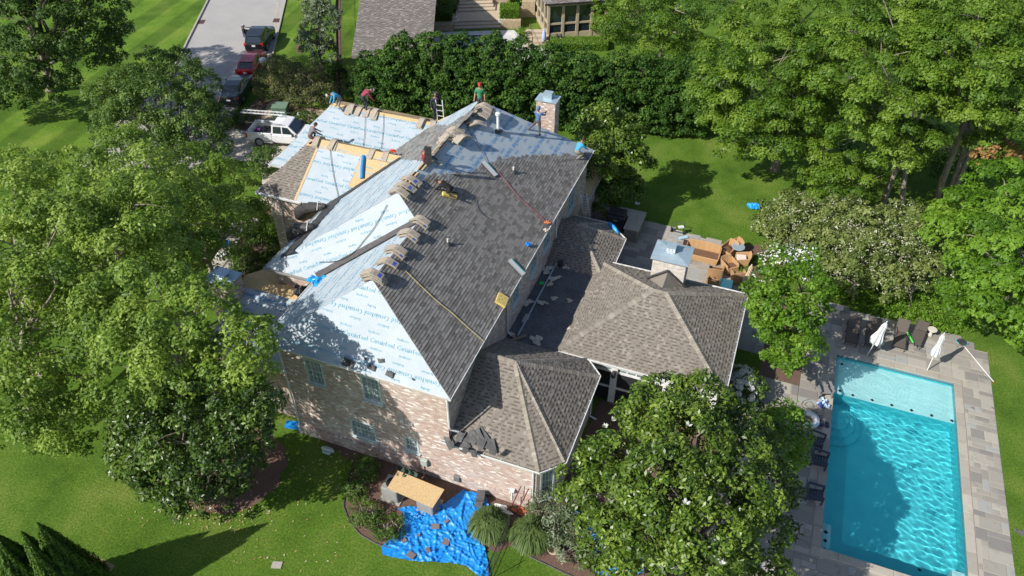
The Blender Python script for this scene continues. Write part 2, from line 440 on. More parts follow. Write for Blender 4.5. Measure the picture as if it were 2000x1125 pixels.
m_conc = M('concrete', (.40, .37, .32), .9, col2=(.33, .31, .27), nscale=1.2, col3=(.45, .42, .37), n3=(20, .5, .7))
m_bark = M('bark_grey', (.16, .13, .10), .95, col2=(.30, .27, .23), nscale=9, bump=.6, bscale=18, stretch=(1, 1, .3))
m_barkp = M('bark_pale', (.36, .31, .26), .95, col2=(.20, .17, .14), nscale=7, bump=.6, bscale=16, stretch=(1, 1, .3))
m_mulch = M('mulch', (.14, .085, .065), .98, col2=(.22, .135, .10), nscale=14, col3=(.08, .05, .04), n3=(40, .5, .6), bump=1, bscale=50)
m_tan = M('stucco_tan', (.46, .38, .26), .9, col2=(.40, .33, .23))
m_limest = M('limestone', (.60, .56, .49), .85, col2=(.50, .46, .39), nscale=1.5)

# grass
def grass_mat():
    m = bpy.data.materials.new('lawn_grass'); m.use_nodes = True; nt = m.node_tree; N = nt.nodes; L = nt.links.new
    b = N['Principled BSDF']; b.inputs['Roughness'].default_value = .9; b.inputs['Specular IOR Level'].default_value = .1
    tc = N.new('ShaderNodeTexCoord')
    def noise(s, d=4, st=None):
        n = N.new('ShaderNodeTexNoise'); n.inputs['Scale'].default_value = s; n.inputs['Detail'].default_value = d; n.inputs['Roughness'].default_value = .65
        if st:
            mp = N.new('ShaderNodeMapping'); mp.inputs['Scale'].default_value = st; L(tc.outputs['Object'], mp.inputs[0]); L(mp.outputs[0], n.inputs['Vector'])
        else: L(tc.outputs['Object'], n.inputs['Vector'])
        return n.outputs['Fac']
    def ramp(f, *st):
        r = N.new('ShaderNodeValToRGB'); L(f, r.inputs[0]); e = r.color_ramp.elements
        while len(e) < len(st): e.new(.5)
        for i, (p, c) in enumerate(st): e[i].position = p; e[i].color = (*c, 1)
        return r.outputs[0]
    c = ramp(noise(.35, 5), (.28, (.055, .115, .013)), (.5, (.098, .178, .023)), (.74, (.170, .225, .046)))
    def mixc(f, a, q, fac, mode):
        x = N.new('ShaderNodeMix'); x.data_type = 'RGBA'; x.blend_type = mode; L(a, x.inputs[6]); L(q, x.inputs[7]); x.inputs[0].default_value = fac
        if f is not None: L(f, x.inputs[0])
        return x.outputs[2]
    c = mixc(None, c, ramp(noise(11, 5), (.3, (.20, .24, .18)), (.5, (.5, .5, .5)), (.7, (.84, .80, .62))), .9, 'OVERLAY')
    c = mixc(None, c, ramp(noise(45, 3), (.3, (.2, .2, .2)), (.5, (.5, .5, .5)), (.7, (.8, .8, .75))), .6, 'OVERLAY')
    # mowing stripes: the blades lean alternately
    mp = N.new('ShaderNodeMapping'); mp.inputs['Rotation'].default_value = (0, 0, RD(STRIPE)); L(tc.outputs['Object'], mp.inputs[0])
    w = N.new('ShaderNodeTexWave'); w.wave_type = 'BANDS'; w.bands_direction = 'X'; w.wave_profile = 'SIN'; w.inputs['Scale'].default_value = .085; w.inputs['Distortion'].default_value = .8; w.inputs['Detail Scale'].default_value = .4
    L(mp.outputs[0], w.inputs['Vector'])
    s = ramp(w.outputs['Fac'], (.35, (.40, .42, .40)), (.65, (.66, .64, .60)))
    sp = N.new('ShaderNodeSeparateXYZ'); L(tc.outputs['Object'], sp.inputs[0])
    mr = N.new('ShaderNodeMapRange'); mr.inputs[1].default_value = -32; mr.inputs[2].default_value = -42; mr.inputs[3].default_value = .0; mr.inputs[4].default_value = .9; L(sp.outputs['X'], mr.inputs[0])
    c = mixc(mr.outputs[0], c, s, .8, 'OVERLAY')
    L(c, b.inputs['Base Color'])
    bp = N.new('ShaderNodeBump'); bp.inputs['Strength'].default_value = 1; bp.inputs['Distance'].default_value = .05; L(noise(38, 4), bp.inputs['Height']); L(bp.outputs[0], b.inputs['Normal'])
    return m
_a = G(0, 287); _b = G(142, 185); STRIPE = -(math.degrees(math.atan2(_b.y-_a.y, _b.x-_a.x))-90)
m_grass = grass_mat()

# ---------------- ground ----------------
PX0, PX1, PY0, PY1 = 6.3, 12.15, 21.12, 33.5        # pool basin
g = MB()
for (x0, x1, y0, y1) in ((-300, PX0, -100, 400), (PX1, 300, -100, 400), (PX0, PX1, -100, PY0), (PX0, PX1, PY1, 400)):
    g.poly([(x0, y0, 0), (x1, y0, 0), (x1, y1, 0), (x0, y1, 0)])
structure('lawn', g, m_grass)
def flat(name, pts, mat, z=.004, kind='structure', px=True):
    P = [(G(*p).x, G(*p).y, z) if px else (p[0], p[1], z) for p in pts]
    if area([q[:2] for q in P]) < 0: P = P[::-1]
    return MB().poly(P).build(name, mat, kind=kind)
m_road = M('road_concrete', (.36, .345, .33), .9, col2=(.31, .30, .29), nscale=.5, col3=(.40, .385, .37), n3=(9, .45, .7))
m_curb = M('kerb_concrete', (.42, .38, .33), .9, col2=(.33, .30, .26), nscale=3)
flat('road', [(420, -45), (600, -60), (558, 0), (533, 107), (500, 140), (441, 245), (436, 250), (420, 290), (395, 330), (200, 345), (150, 320), (187, 284), (260, 215), (348, 121), (366, 82), (407, 0)], m_road)
drv = [(-40.6, 42.4), (-27.0, 42.0), (-27.0, 33.2), (-31.5, 34.5), (-34.2, 38.7), (-37.6, 38.4), (-40.5, 37.2), (-43, 39)]
flat('driveway', drv, M('drive_concrete', (.50, .46, .39), .9, col2=(.44, .40, .34), nscale=.9), .008, px=False)
jm = MB()
for k in range(5):
    jm.cbox((-29-k*2.9, 39.2+k*.1, .010), .025, 6.5, .004)
jm.cbox((-34, 40.6, .010), 13, .025, .004)
structure('driveway_joint', jm, M('joint', (.16, .14, .12), .9))
def kerb(pts, w=.16, h=.13, name='kerb'):
    P = [G(*p) for p in pts]; mb = MB()
    for i in range(len(P)-1):
        d = (P[i+1]-P[i]); n = max(1, int(d.length/3.0)); 
        for k in range(n):
            a = P[i]+d*(k/n); b = P[i]+d*((k+1)/n)-d.normalized()*.012; c = (a+b)/2; c.z = h/2
            mb.cbox(c, (b-a).length, w, h, math.atan2(d.y, d.x))
    return structure(name, mb, m_curb)
kerb([(425, -45), (407, 0), (366, 82), (348, 121), (300, 168), (230, 245), (187, 284)])
kerb([(570, -40), (558, 0), (533, 107), (500, 152), (441, 247)])
gt = MB()
P = [G(*p) for p in [(546, -20), (527, 100), (425, 250)]]
for a, b in zip(P, P[1:]): gt.cbox(((a+b)/2)+Vector((0, 0, .009)), (b-a).length, .45, .004, math.atan2((b-a).y, (b-a).x))
structure('road_gutter_strip', gt, m_curb)
for q, lab in (((392, 43), 'rusty square drain grate by the far kerb of the road'), ((541, 40), 'rusty square drain grate beside the near kerb ahead of the black suv')):
    p = G(*q); t = thing('drain_grate', lab, 'drain', p)
    MB().cbox((p.x, p.y, .012), .75, 1.0, .012, RD(25)).build('frame', M('rust', (.16, .07, .055), .9, col2=(.10, .05, .04)), t)
    mb = MB()
    for k in range(6): mb.cbox((p.x+(-.3+.12*k)*math.cos(RD(25)), p.y+(-.3+.12*k)*math.sin(RD(25)), .024), .03, .9, .012, RD(25))
    mb.build('bars', m_felt, t)

# ---------------- stone paving laid stone by stone ----------------
STONES = []
m_stone = M('bluestone', (.4, .37, .33), .85, ramp=[(0, (.315, .295, .255)), (.25, (.27, .25, .222)), (.45, (.345, .32, .28)), (.64, (.225, .21, .193)), (.74, (.305, .308, .29)), (.86, (.36, .335, .29)), (.96, (.20, .187, .175))], col2=(.22, .20, .18), nscale=3.5, nmin=.56, nmax=.72, island=.06, col3=(.16, .14, .13), n3=(2.2, .64, .72))
m_joint = M('stone_joint', (.38, .345, .29), .95)
def ashlar(x0, x1, y0, y1, seed, unit=.38):
    """random rectangular stones filling a rectangle"""
    r = random.Random(seed); nx = int((x1-x0)/unit); ny = int((y1-y0)/unit); ux = (x1-x0)/nx; uy = (y1-y0)/ny
    occ = [[0]*ny for _ in range(nx)]; out = []
    for i in range(nx):
        for j in range(ny):
            if occ[i][j]: continue
            w, h = r.choice([(1, 2), (2, 1), (2, 2), (3, 2), (2, 3), (1, 1), (2, 1), (3, 1), (3, 2)])
            while w > 1 and (i+w > nx or any(occ[i+k][j] for k in range(w))): w -= 1
            while h > 1 and (j+h > ny or any(occ[i+a][j+b] for a in range(w) for b in range(h))): h -= 1
            if i+w > nx: w = nx-i
            for a in range(w):
                for b in range(h): occ[i+a][j+b] = 1
            out.append((x0+i*ux, x0+(i+w)*ux, y0+j*uy, y0+(j+h)*uy))
    return out
def paving(name, base_poly, rects, keep, label=None, z=.0, mat=m_stone, maxp=300):
    base = MB().poly([(x, y, z+.012) for x, y in base_poly]).build(name, m_joint, kind='structure')
    r = random.Random(3); L_ = []
    for (a, b, c, d) in rects:
        g_ = .012; cen = ((a+b)/2, (c+d)/2)
        if not keep(cen): continue
        L_.append((Vector((cen[0], cen[1], -CAMH)).length, (a+g_, b-g_, c+g_, d-g_), r.uniform(.022, .034)))
    L_.sort(); st = MB()
    for i, (_, (a, b, c, d), h) in enumerate(L_):
        e = .015; mb = MB() if i < maxp else st
        mb.add([(a, c, z), (b, c, z), (b, d, z), (a, d, z), (a, c, z+h-.008), (b, c, z+h-.008), (b, d, z+h-.008), (a, d, z+h-.008), (a+e, c+e, z+h), (b-e, c+e, z+h), (b-e, d-e, z+h), (a+e, d-e, z+h)],
               [(0,1,5,4),(1,2,6,5),(2,3,7,6),(3,0,4,7),(4,5,9,8),(5,6,10,9),(6,7,11,10),(7,4,8,11),(8,9,10,11)])
        if i < maxp: mb.build('paving_stone', mat, base)
    if st.v: st.build('paving_stones', mat, base, kind='stuff')
    return base
def notpool(c): return not (PX0-.5 < c[0] < PX1+.5 and PY0-.5 < c[1] < PY1+.45)
deck_poly = [(4.6, 14), (14.0, 14), (14.0, 36.3), (12.8, 37.2), (11.2, 37.45), (6.5, 37.6), (4.6, 38.0)]
bx = MB()
structure('deck_base', bx.poly([(4.6, 14, .006), (PX0, 14, .006), (PX0, 38, .006), (4.6, 38, .006)]), m_joint) if False else None
def deck_ring():
    mb = MB()
    for (x0, x1, y0, y1) in ((4.6, PX0, 14, 37.7), (PX1, 14.0, 14, 36.6), (PX0, PX1, 14, PY0), (PX0, PX1, PY1, 37.5)):
        mb.poly([(x0, y0, .012), (x1, y0, .012), (x1, y1, .012), (x0, y1, .012)])
    return mb
deck = structure('pool_deck', deck_ring(), m_joint)
rects = ashlar(4.6, 14.0, 14, 37.8, 11, .31)
L_ = []; rr = random.Random(5)
for (a, b, c, d) in rects:
    # the stones stop at the coping
    cen = ((a+b)/2, (c+d)/2)
    if PX0-.42 < b and a < PX1+.42 and PY0-.42 < d and c < PY1+.42:
        if PX0-.42 < cen[0] < PX1+.42 and PY0-.42 < cen[1] < PY1+.42: continue
        if cen[0] < PX0-.42: b = min(b, PX0-.42)
        elif cen[0] > PX1+.42: a = max(a, PX1+.42)
        elif cen[1] < PY0-.42: d = min(d, PY0-.42)
        else: c = max(c, PY1+.42)
    if not inside(cen, deck_poly): continue
    L_.append((Vector((cen[0], cen[1], -CAMH)).length+(50 if cen[1] < 19 else 0), (a+.012, b-.012, c+.012, d-.012), rr.uniform(.024, .036)))
# coping
cop = []
k = PX0-.4
for side in range(4):
    if side in (0, 2):
        y = PY1 if side == 0 else PY0-.4; x = PX0-.4; n = 6
        for i in range(n): w = (PX1-PX0+.8)/n; cop.append((x+i*w, x+(i+1)*w, y, y+.4))
    else:
        x = PX0-.4 if side == 1 else PX1; n = 12
        for i in range(n): w = (PY1-PY0)/n; cop.append((x, x+.4, PY0+i*w, PY0+(i+1)*w))
m_cop = M('coping_stone', (.47, .41, .34), .8, ramp=[(0, (.40, .365, .305)), (.4, (.345, .31, .265)), (.7, (.44, .405, .35)), (.9, (.37, .335, .285))], col2=(.30, .255, .21), nscale=2.5, nmin=.5, nmax=.7)
L_.sort(); st = MB()
def slab(mb, a, b, c, d, z, h, e=.012):
    mb.add([(a, c, z), (b, c, z), (b, d, z), (a, d, z), (a, c, z+h-.008), (b, c, z+h-.008), (b, d, z+h-.008), (a, d, z+h-.008), (a+e, c+e, z+h), (b-e, c+e, z+h), (b-e, d-e, z+h), (a+e, d-e, z+h)],
           [(0,1,5,4),(1,2,6,5),(2,3,7,6),(3,0,4,7),(4,5,9,8),(5,6,10,9),(6,7,11,10),(7,4,8,11),(8,9,10,11)])
for i, (_, (a, b, c, d), h) in enumerate(L_):
    if b-a < .08 or d-c < .08: continue
    if i < 260: mb = MB(); slab(mb, a, b, c, d, .004, h); mb.build('paving_stone', m_stone, deck)
    else: slab(st, a, b, c, d, .004, h)
if st.v: st.build('paving_stones', m_stone, deck, kind='stuff')
for (a, b, c, d) in cop: mb = MB(); slab(mb, a+.006, b-.006, c+.006, d-.006, .0, .055); mb.build('coping_stone', m_cop, deck)
# shaded walks between the house and the pool
def walk(name, x0, x1, y0, y1, seed, poly=None):
    poly = poly or [(x0, y0), (x1, y0), (x1, y1), (x0, y1)]
    return paving(name, poly, ashlar(x0, x1, y0, y1, seed, .34), lambda c: inside(c, poly), maxp=120)
walk('garden_walk', 1.0, 4.58, 27.0, 30.4, 21)
walk('side_path', 0.95, 2.5, 32.0, 38.4, 22)
walk('back_patio', -11.4, 1.2, 33.2, 41.9, 23, [(-11.4, 36.6), (-6.2, 36.6), (-6.2, 33.2), (1.2, 33.2), (1.2, 38.5), (-.2, 41.0), (-5.6, 41.9), (-11.4, 41.9)])
walk('lower_walk', 1.6, 4.58, 14.5, 26.9, 24)
flat('planting_bed', [(2.5, 30.42), (4.58, 30.42), (4.6, 37.5), (2.6, 37.8)], m_mulch, .02, px=False)
flat('planting_bed', [(1.2, 38.4), (2.8, 38.0), (3.0, 41.0), (1.6, 42.2), (-.2, 41.3)], m_mulch, .02, px=False)
def blob(cx, cy, rx, ry, n=28, j=.06, seed=0, a0=0, a1=360):
    r = random.Random(seed); return [(cx+rx*math.cos(RD(a0+(a1-a0)*i/n))*(1+r.uniform(-j, j)), cy+ry*math.sin(RD(a0+(a1-a0)*i/n))*(1+r.uniform(-j, j))) for i in range(n)]
flat('shade_sheet', [(-5.1, 18.7), (-4.9, 25.8), (1.0, 25.8), (1.55, 27), (1.55, 19), (-1, 18.2)], m_mulch, .012, px=False)  # dark mulch-coloured sheet added over the lawn to stand in for deep shade
flat('mulch_bed', blob(-19.7, 15.5, 2.3, 2.4, seed=2), m_mulch, .008, px=False)
bed = [(690, 905), (676, 950), (672, 990), (683, 1020), (705, 1045), (735, 1062), (790, 1080), (860, 1050), (900, 1040), (940, 1075), (975, 1078), (1000, 1064), (1040, 1090), (1100, 1118), (1160, 1145), (1300, 1165), (1500, 1180), (1530, 1100), (1500, 900), (1300, 800), (1100, 900), (1040, 985), (600, 840)]
flat('foundation_bed', bed, m_mulch, .008)
eb = MB()
for seg in ([(690, 905), (676, 950), (672, 990), (683, 1020), (705, 1045), (735, 1062), (790, 1080)], [(1000, 1064), (1040, 1090), (1100, 1118), (1160, 1145)]):
    eb.tube([G(*p)+Vector((0, 0, .01)) for p in seg], .04, 5)
structure('bed_edging', eb, m_felt)
flat('shrub_bed', [(440, 252), (505, 190), (560, 205), (650, 215), (650, 250), (560, 262)], m_mulch, .006)
flat('fence_strip', [(655, 0), (668, 0), (668, 190), (690, 240), (640, 240), (655, 190)], m_mulch, .006)
m_grav = M('river_gravel', (.42, .31, .19), .9, col2=(.60, .50, .36), nscale=16, nmin=.45, nmax=.55, col3=(.2, .14, .09), n3=(24, .56, .6), bump=1.5, bscale=30)
flat('gravel_patch', [(512, 225), (530, 193), (548, 192), (552, 240), (510, 236)], m_grav, .012)
flat('gravel_patch', [(572, 232), (600, 212), (640, 216), (640, 245), (575, 245)], m_grav, .012)
fp = [(500, 425), (512, 440), (470, 462), (452, 500), (462, 540), (430, 560), (405, 520), (425, 470), (455, 435)]
flat('front_path', fp, m_conc, .012)
flat('side_bed', [(515, 395), (600, 400), (640, 500), (560, 560), (470, 545), (455, 500), (475, 462), (515, 440)], m_mulch, .006)
fs = [(-15.6, 17.6, 0), ]
# stepping pads, sprinkler box, brown patch
p = G(541, 1104); MB().cbox((p.x, p.y, .02), .42, .30, .04, .3).build('paver', m_conc)
props(bpy.data.objects['paver'], 'small pale square paver lying alone in the bottom lawn', 'paver')
flat('bare_soil', [(150, 1083), (180, 1082), (225, 1105), (215, 1118), (190, 1100), (165, 1092)], M('soil', (.26, .20, .12), .95), .006)
flat('bare_soil', [(575, 88), (590, 88), (592, 104), (582, 105)], m_mulch, .006)

# ---------------- pool ----------------
m_plast = M('pool_plaster', (.10, .66, .72), .7, col2=(.08, .60, .68), nscale=1.5)
m_shelf = M('shelf_plaster', (.55, .80, .80), .7, col2=(.48, .74, .76), nscale=2)
pt = thing('swimming_pool', 'rectangular turquoise swimming pool with a shallow pale shelf at its far end', 'pool', ((PX0+PX1)/2, (PY0+PY1)/2, 0))
pb = MB(); D = 1.5; WL = -.10; SY = 30.85
def wallq(a, b, z0, z1): pb.poly([(a[0], a[1], z0), (b[0], b[1], z0), (b[0], b[1], z1), (a[0], a[1], z1)])
pb.poly([(PX0, PY0, -D), (PX1, PY0, -D), (PX1, SY, -D), (PX0, SY, -D)])
for a, b in (((PX0, PY0), (PX1, PY0)), ((PX1, PY0), (PX1, PY1)), ((PX1, PY1), (PX0, PY1)), ((PX0, PY1), (PX0, PY0))): wallq(b, a, -D, 0.0)
pb.build('basin', m_plast, pt)
sb = MB().box(PX0+.005, PX1-.005, SY, PY1-.005, -D, -.385); sb.build('shelf_riser', m_plast, pt); MB().box(PX0+.006, PX1-.006, SY+.004, PY1-.006, -.384, -.38).build('sun_shelf', m_shelf, pt)
st_ = MB()
for k in range(3): st_.lathe([(1.35-.35*k, -D+.02), (1.35-.35*k, -D+.3*(k+1))], 20, (PX0+.25, 29.2, 0))
st_.v = [(max(v[0], PX0+.004), min(v[1], SY+.1), v[2]) for v in st_.v]; st_.build('steps', m_plast, pt)
be = MB().box(PX0+.004, PX0+.42, 21.14, 22.7, -D, -.45); be.build('bench', m_shelf, pt)
be = MB().box(PX1-.5, PX1-.004, 21.14, 22.3, -D, -.45); be.build('bench', m_shelf, pt)
tl = MB()
for a, b in (((PX0, PY0), (PX1, PY0)), ((PX1, PY0), (PX1, PY1)), ((PX1, PY1), (PX0, PY1)), ((PX0, PY1), (PX0, PY0))):
    d = Vector((b[0]-a[0], b[1]-a[1], 0)); n = Vector((-d.y, d.x, 0)).normalized()*.01; tl.poly([(a[0]+n.x, a[1]+n.y, -.2), (b[0]+n.x, b[1]+n.y, -.2), (b[0]+n.x, b[1]+n.y, 0), (a[0]+n.x, a[1]+n.y, 0)])
tl.build('waterline_tile', M('tile', (.12, .20, .24), .3), pt)
dm = MB()
for (x, y, z) in [(PX0+.35, 33.15, -.376), (PX0+.35, 31.1, -.376)]+[(PX0+1.0+.95*k, SY+.18, -.376) for k in range(6)]+[(PX0+.22, 21.35+.45*k, -.446) for k in range(3)]+[(PX1-.25, 21.6, -.446), (10.6, 22.3, -D+.004)]:
    dm.cbox((x, y, z+.004), .14, .14, .006, RD(45))
dm.build('tile_inlay', m_dark, pt)

# water: a waved surface that bends light; the sun is focused through it on the floor
sl.cycles.is_caustics_light = True
wn_ = bpy.data.materials.new('pool_water'); wn_.use_nodes = True; nt = wn_.node_tree; N = nt.nodes; N.remove(N['Principled BSDF'])
rf = N.new('ShaderNodeBsdfGlass'); rf.inputs['IOR'].default_value = 1.33; rf.inputs['Roughness'].default_value = 0; rf.inputs['Color'].default_value = (.90, .985, .99, 1)
nt.links.new(rf.outputs[0], N['Material Output'].inputs['Surface'])
nx, ny = 170, 400; X, Y = np.meshgrid(np.linspace(PX0+.003, PX1-.003, nx), np.linspace(PY0+.003, PY1-.003, ny))
Z = np.zeros_like(X); wr_ = np.random.default_rng(12)
for k in range(46):
    lam = wr_.uniform(.22, .62); a = RD(wr_.normal(78, 34)); kx, ky = math.cos(a)*2*math.pi/lam, math.sin(a)*2*math.pi/lam
    Z += .00052*(lam/.4)**1.3*np.sin(kx*X+ky*Y+wr_.uniform(0, 6.28))
ripple = .0011*np.sin(np.hypot(X-8.4, Y-32.0)*2*math.pi/.20)*np.exp(-np.hypot(X-8.4, Y-32.0)*.5)+.0011*np.sin(np.hypot(X-10.7, Y-31.6)*2*math.pi/.18)*np.exp(-np.hypot(X-10.7, Y-31.6)*.5)
Z = Z*(.45+.55*np.clip((31.2-Y)/2+.5, 0, 1))+ripple+WL
V = np.stack([X, Y, Z], 2).reshape(-1, 3); i = np.arange(ny-1)[:, None]*nx+np.arange(nx-1)[None, :]; i = i.ravel(); F = np.stack([i, i+1, i+nx+1, i+nx], 1)
wo = link('water', np_mesh('water', V, F, smooth=True), wn_, pt); wo.cycles.is_caustics_caster = True
for o in COL.objects:
    if o.parent == pt and o != wo: o.cycles.is_caustics_receiver = True
# ================= the house =================
house = thing('brick_house', 'pink brick house being re-roofed, half in pale blue paper and half in dark shingles', 'house', (-14, 28, 0))
ZE = 6.2
HOLES = []
def brick_wall(name, a, b, z0, z1, holes=(), mat=m_brick, parent=None, nparts=0, top=None, bl=.205, bh=.068, slope=None):
    """a->b along the wall (outside on the right of a->b reversed), bricks proud of a mortar bed. top: list of (s,z) roof line"""
    parent = parent or house
    a = Vector((a[0], a[1], 0)); b = Vector((b[0], b[1], 0)); L = (b-a).length; d = (b-a)/L; n = Vector((d.y, -d.x, 0))
    base = MB(); xs = sorted({0, L, *[h[0] for h in holes], *[h[1] for h in holes]}); zs = sorted({z0, z1, *[h[2] for h in holes], *[h[3] for h in holes]})
    for i in range(len(xs)-1):
        for j in range(len(zs)-1):
            cx = (xs[i]+xs[i+1])/2; cz = (zs[j]+zs[j+1])/2
            if any(h[0] < cx < h[1] and h[2] < cz < h[3] for h in holes): continue
            p = a+d*xs[i]; q = a+d*xs[i+1]
            base.poly([(p.x, p.y, zs[j]), (q.x, q.y, zs[j]), (q.x, q.y, zs[j+1]), (p.x, p.y, zs[j+1])])
    for h in holes:   # reveals
        p = a+d*h[0]; q = a+d*h[1]; r = -n*.12
        for u, v, zz0, zz1 in ((p, p+r, h[2], h[3]), (q+r, q, h[2], h[3])):
            base.poly([(u.x, u.y, zz0), (v.x, v.y, zz0), (v.x, v.y, zz1), (u.x, u.y, zz1)])
        base.poly([(p.x, p.y, h[2]), (q.x, q.y, h[2]), ((q+r).x, (q+r).y, h[2]), ((p+r).x, (p+r).y, h[2])])
    w = base.build(name, m_mort, parent)
    bm_ = MB(); r = random.Random(len(name)+int(L*7)); row = 0; z = z0
    while z+bh*.5 < z1:
        s = -(row % 2)*bl/2
        while s < L:
            s0 = max(s, 0); s1 = min(s+bl-.010, L); s += bl
            if s1-s0 < .03: continue
            zt = min(z+bh-.010, z1)
            if any(s1 > h[0] and s0 < h[1] and zt > h[2] and z < h[3] for h in holes):
                hh = [h for h in holes if s1 > h[0] and s0 < h[1] and zt > h[2] and z < h[3]][0]
                if s0 < hh[0]-.02: s1 = hh[0]
                elif s1 > hh[1]+.02: s0 = hh[1]
                else: continue
            o = n*(.006+r.uniform(0, .006)); p = a+d*s0; q = a+d*s1; P = p+o; Q = q+o
            bm_.add([(p.x, p.y, z), (q.x, q.y, z), (q.x, q.y, zt), (p.x, p.y, zt), (P.x, P.y, z), (Q.x, Q.y, z), (Q.x, Q.y, zt), (P.x, P.y, zt)], [(4, 5, 6, 7), (0, 1, 5, 4), (7, 6, 2, 3), (0, 4, 7, 3), (5, 1, 2, 6)])
        z += bh; row += 1
    bm_.build('bricks', mat, w, kind='stuff')
    return w
def window(a, d, n, s0, s1, z0, z1, nx, nz, parent=None, sill=True, mat=m_case, split=True, glass=m_glass):
    """frame, glass, muntins set in a reveal"""
    a = Vector(a); d = Vector(d); n = Vector(n); parent = parent or house
    def bar(mb, u0, u1, w0, w1, t0, t1):
        vs = []
        for t in (t0, t1):
            for (u, w) in ((u0, w0), (u1, w0), (u1, w1), (u0, w1)): p = a+d*u+n*t; vs.append((p.x, p.y, w))
        mb.add(vs, [(3,2,1,0),(4,5,6,7),(0,1,5,4),(1,2,6,5),(2,3,7,6),(3,0,4,7)])
    f = MB(); c = .09
    bar(f, s0, s0+c, z0, z1, -.10, .03); bar(f, s1-c, s1, z0, z1, -.10, .03); bar(f, s0+c, s1-c, z1-c, z1, -.10, .03); bar(f, s0+c, s1-c, z0, z0+c, -.10, .03)
    if sill: bar(f, s0-.05, s1+.05, z0-.06, z0, -.1, .10)
    w = f.build('window', mat, parent)
    gq = MB(); bar(gq, s0+c, s1-c, z0+c, z1-c, -.085, -.075); gq.build('glass', glass, w)
    mu = MB(); W = s1-s0-2*c; H = z1-z0-2*c
    for i in range(1, nx): x = s0+c+W*i/nx; bar(mu, x-.012, x+.012, z0+c, z1-c, -.075, -.045)
    for j in range(1, nz):
        z = z0+c+H*j/nz; t = .03 if (split and j == nz//2) else .012; bar(mu, s0+c, s1-c, z-t, z+t, -.078, -.04)
    mu.build('muntins', mat, w)
    return w
def gutter(pts, parent=None, mat=m_gut, r=.07, brackets=True, close=False):
    """open trough along the eave: outer lip, floor, back, with bright lip and cross straps"""
    parent = parent or house; mb = MB(); pts = [Vector(p) for p in pts]; st = MB()
    for i in range(len(pts)-1):
        a, b = pts[i], pts[i+1]; d = (b-a).normalized(); o = Vector((d.y, -d.x, 0)).normalized()
        prof = [(-.135, .02), (-.135, -.11), (-.02, -.12), (.01, -.02), (.01, .02), (-.026, .02), (-.026, -.01), (-.03, -.095), (-.12, -.09), (-.12, .02)]
        vs = [a+o*u+Vector((0, 0, w)) for u, w in prof]+[b+o*u+Vector((0, 0, w)) for u, w in prof]; n = len(prof)
        mb.add(vs, [(k, (k+1) % n, (k+1) % n+n, k+n) for k in range(n)]+[tuple(range(n-1, -1, -1)), tuple(range(n, 2*n))])
        k = .5
        while k < (b-a).length-.2:
            c = a+d*k; q = c-o*.07+Vector((0, 0, .012)); st.cbox(q, .025, .13, .006, math.atan2(d.y, d.x)); k += .8
    g_ = mb.build('gutter', mat, parent)
    if brackets and st.v: st.build('hanger', mat, g_)
    return g_
def downspout(pts, parent=None, mat=m_gut, r=.045):
    return MB().tube(pts, r, 6).build('downspout', mat, parent or house)

YF = 18.55; XE = -9.9; XW = -17.95
# ---- front wall: openings read on the wall plane
def sw(px, py): p = GY(px, py, YF); return p.x-XW, p.z
wins = []
for (l, t, rr_, b_, nx, nz) in ((591, 697, 627, 744, 4, 4), (702, 730, 738, 779, 4, 4), (683, 816, 730, 850, 6, 4), (789, 851, 818, 879, 4, 3)):
    s0, z1 = sw(l, t); s1, _ = sw(rr_, (t+b_)/2); _, z0 = sw(l+10, b_); wins.append((s0, s1, z0, min(z1, 5.9), nx, nz))
wins = [(w[0], w[0]+ww, w[2], w[3], w[4], w[5]) for w, ww in zip(wins, (.95, .95, 1.30, .72))]
fw = brick_wall('front_wall', (XW, YF), (-5.85, YF), 0, 2.75, [w[:4] for w in wins if w[3] < 2.75 or w[2] < 2.75])
up = brick_wall('front_wall', (XW, YF), (XE, YF), 2.75, ZE-.02, [w[:4] for w in wins if w[2] > 2.75])
for w in wins: window((XW, YF, 0), (1, 0, 0), (0, -1, 0), *w)
print('windows', [[round(v, 2) for v in w[:4]] for w in wins])
wt = MB().box(XW-.05, -5.9, YF-.08, YF+.02, 0, .60).build('water_table', m_mort, house); brick_wall('water_table', (XW-.04, YF-.085), (-5.9, YF-.085), 0, .62, parent=wt) if False else brick_wall('base_wall', (XW-.04, YF-.085), (-5.9, YF-.085), 0, .62)
cm = MB(); x = XW-.03
while x < -5.95: cm.box(x, x+.085, YF-.10, YF-.002, .62, .70); x += .098
cm.build('ledge_bricks', m_brick, wt, kind='stuff')
for w in wins:   # soldier course sills
    mb = MB(); x = XW+w[0]-.05
    while x < XW+w[1]+.02: mb.box(x, x+.062, YF-.07, YF+.0, w[2]-.19, w[2]-.065); x += .072
    mb.build('sill_bricks', m_brick, up if w[2] > 2.75 else fw, kind='stuff')
# other walls
ewins = [(31-YF-.2, 32.1-YF, 4.3, 5.8, 3, 4), (26.2-YF, 27.2-YF, 4.3, 5.8, 3, 4), (28.7-YF, 29.9-YF, 4.3, 5.8, 3, 4), (35.2-YF, 36.6-YF, 3.9, 5.7, 3, 4)]
ew = brick_wall('east_wall', (XE, YF), (XE, 39.0), 2.6, ZE-.02, [w[:4] for w in ewins])
for w in ewins: window((XE, YF, 0), (0, 1, 0), (1, 0, 0), *w)
brick_wall('west_wall', (XW, 24), (XW, YF), 0, ZE)
ws = MB(); ws.box(-17.9, XE-.25, 18.75, 23.2, 0, ZE-.05).box(-21.15, XE-.25, 23.1, 38.9, 0, ZE-.05); ws.build('wall_core', m_mort, house)
brick_wall('wing_wall', (-21.21, 23.05), (-17.95, 23.05), 0, ZE)
brick_wall('garage_wall', (-25.4, 28.5), (-21.2, 28.5), 0, ZE)
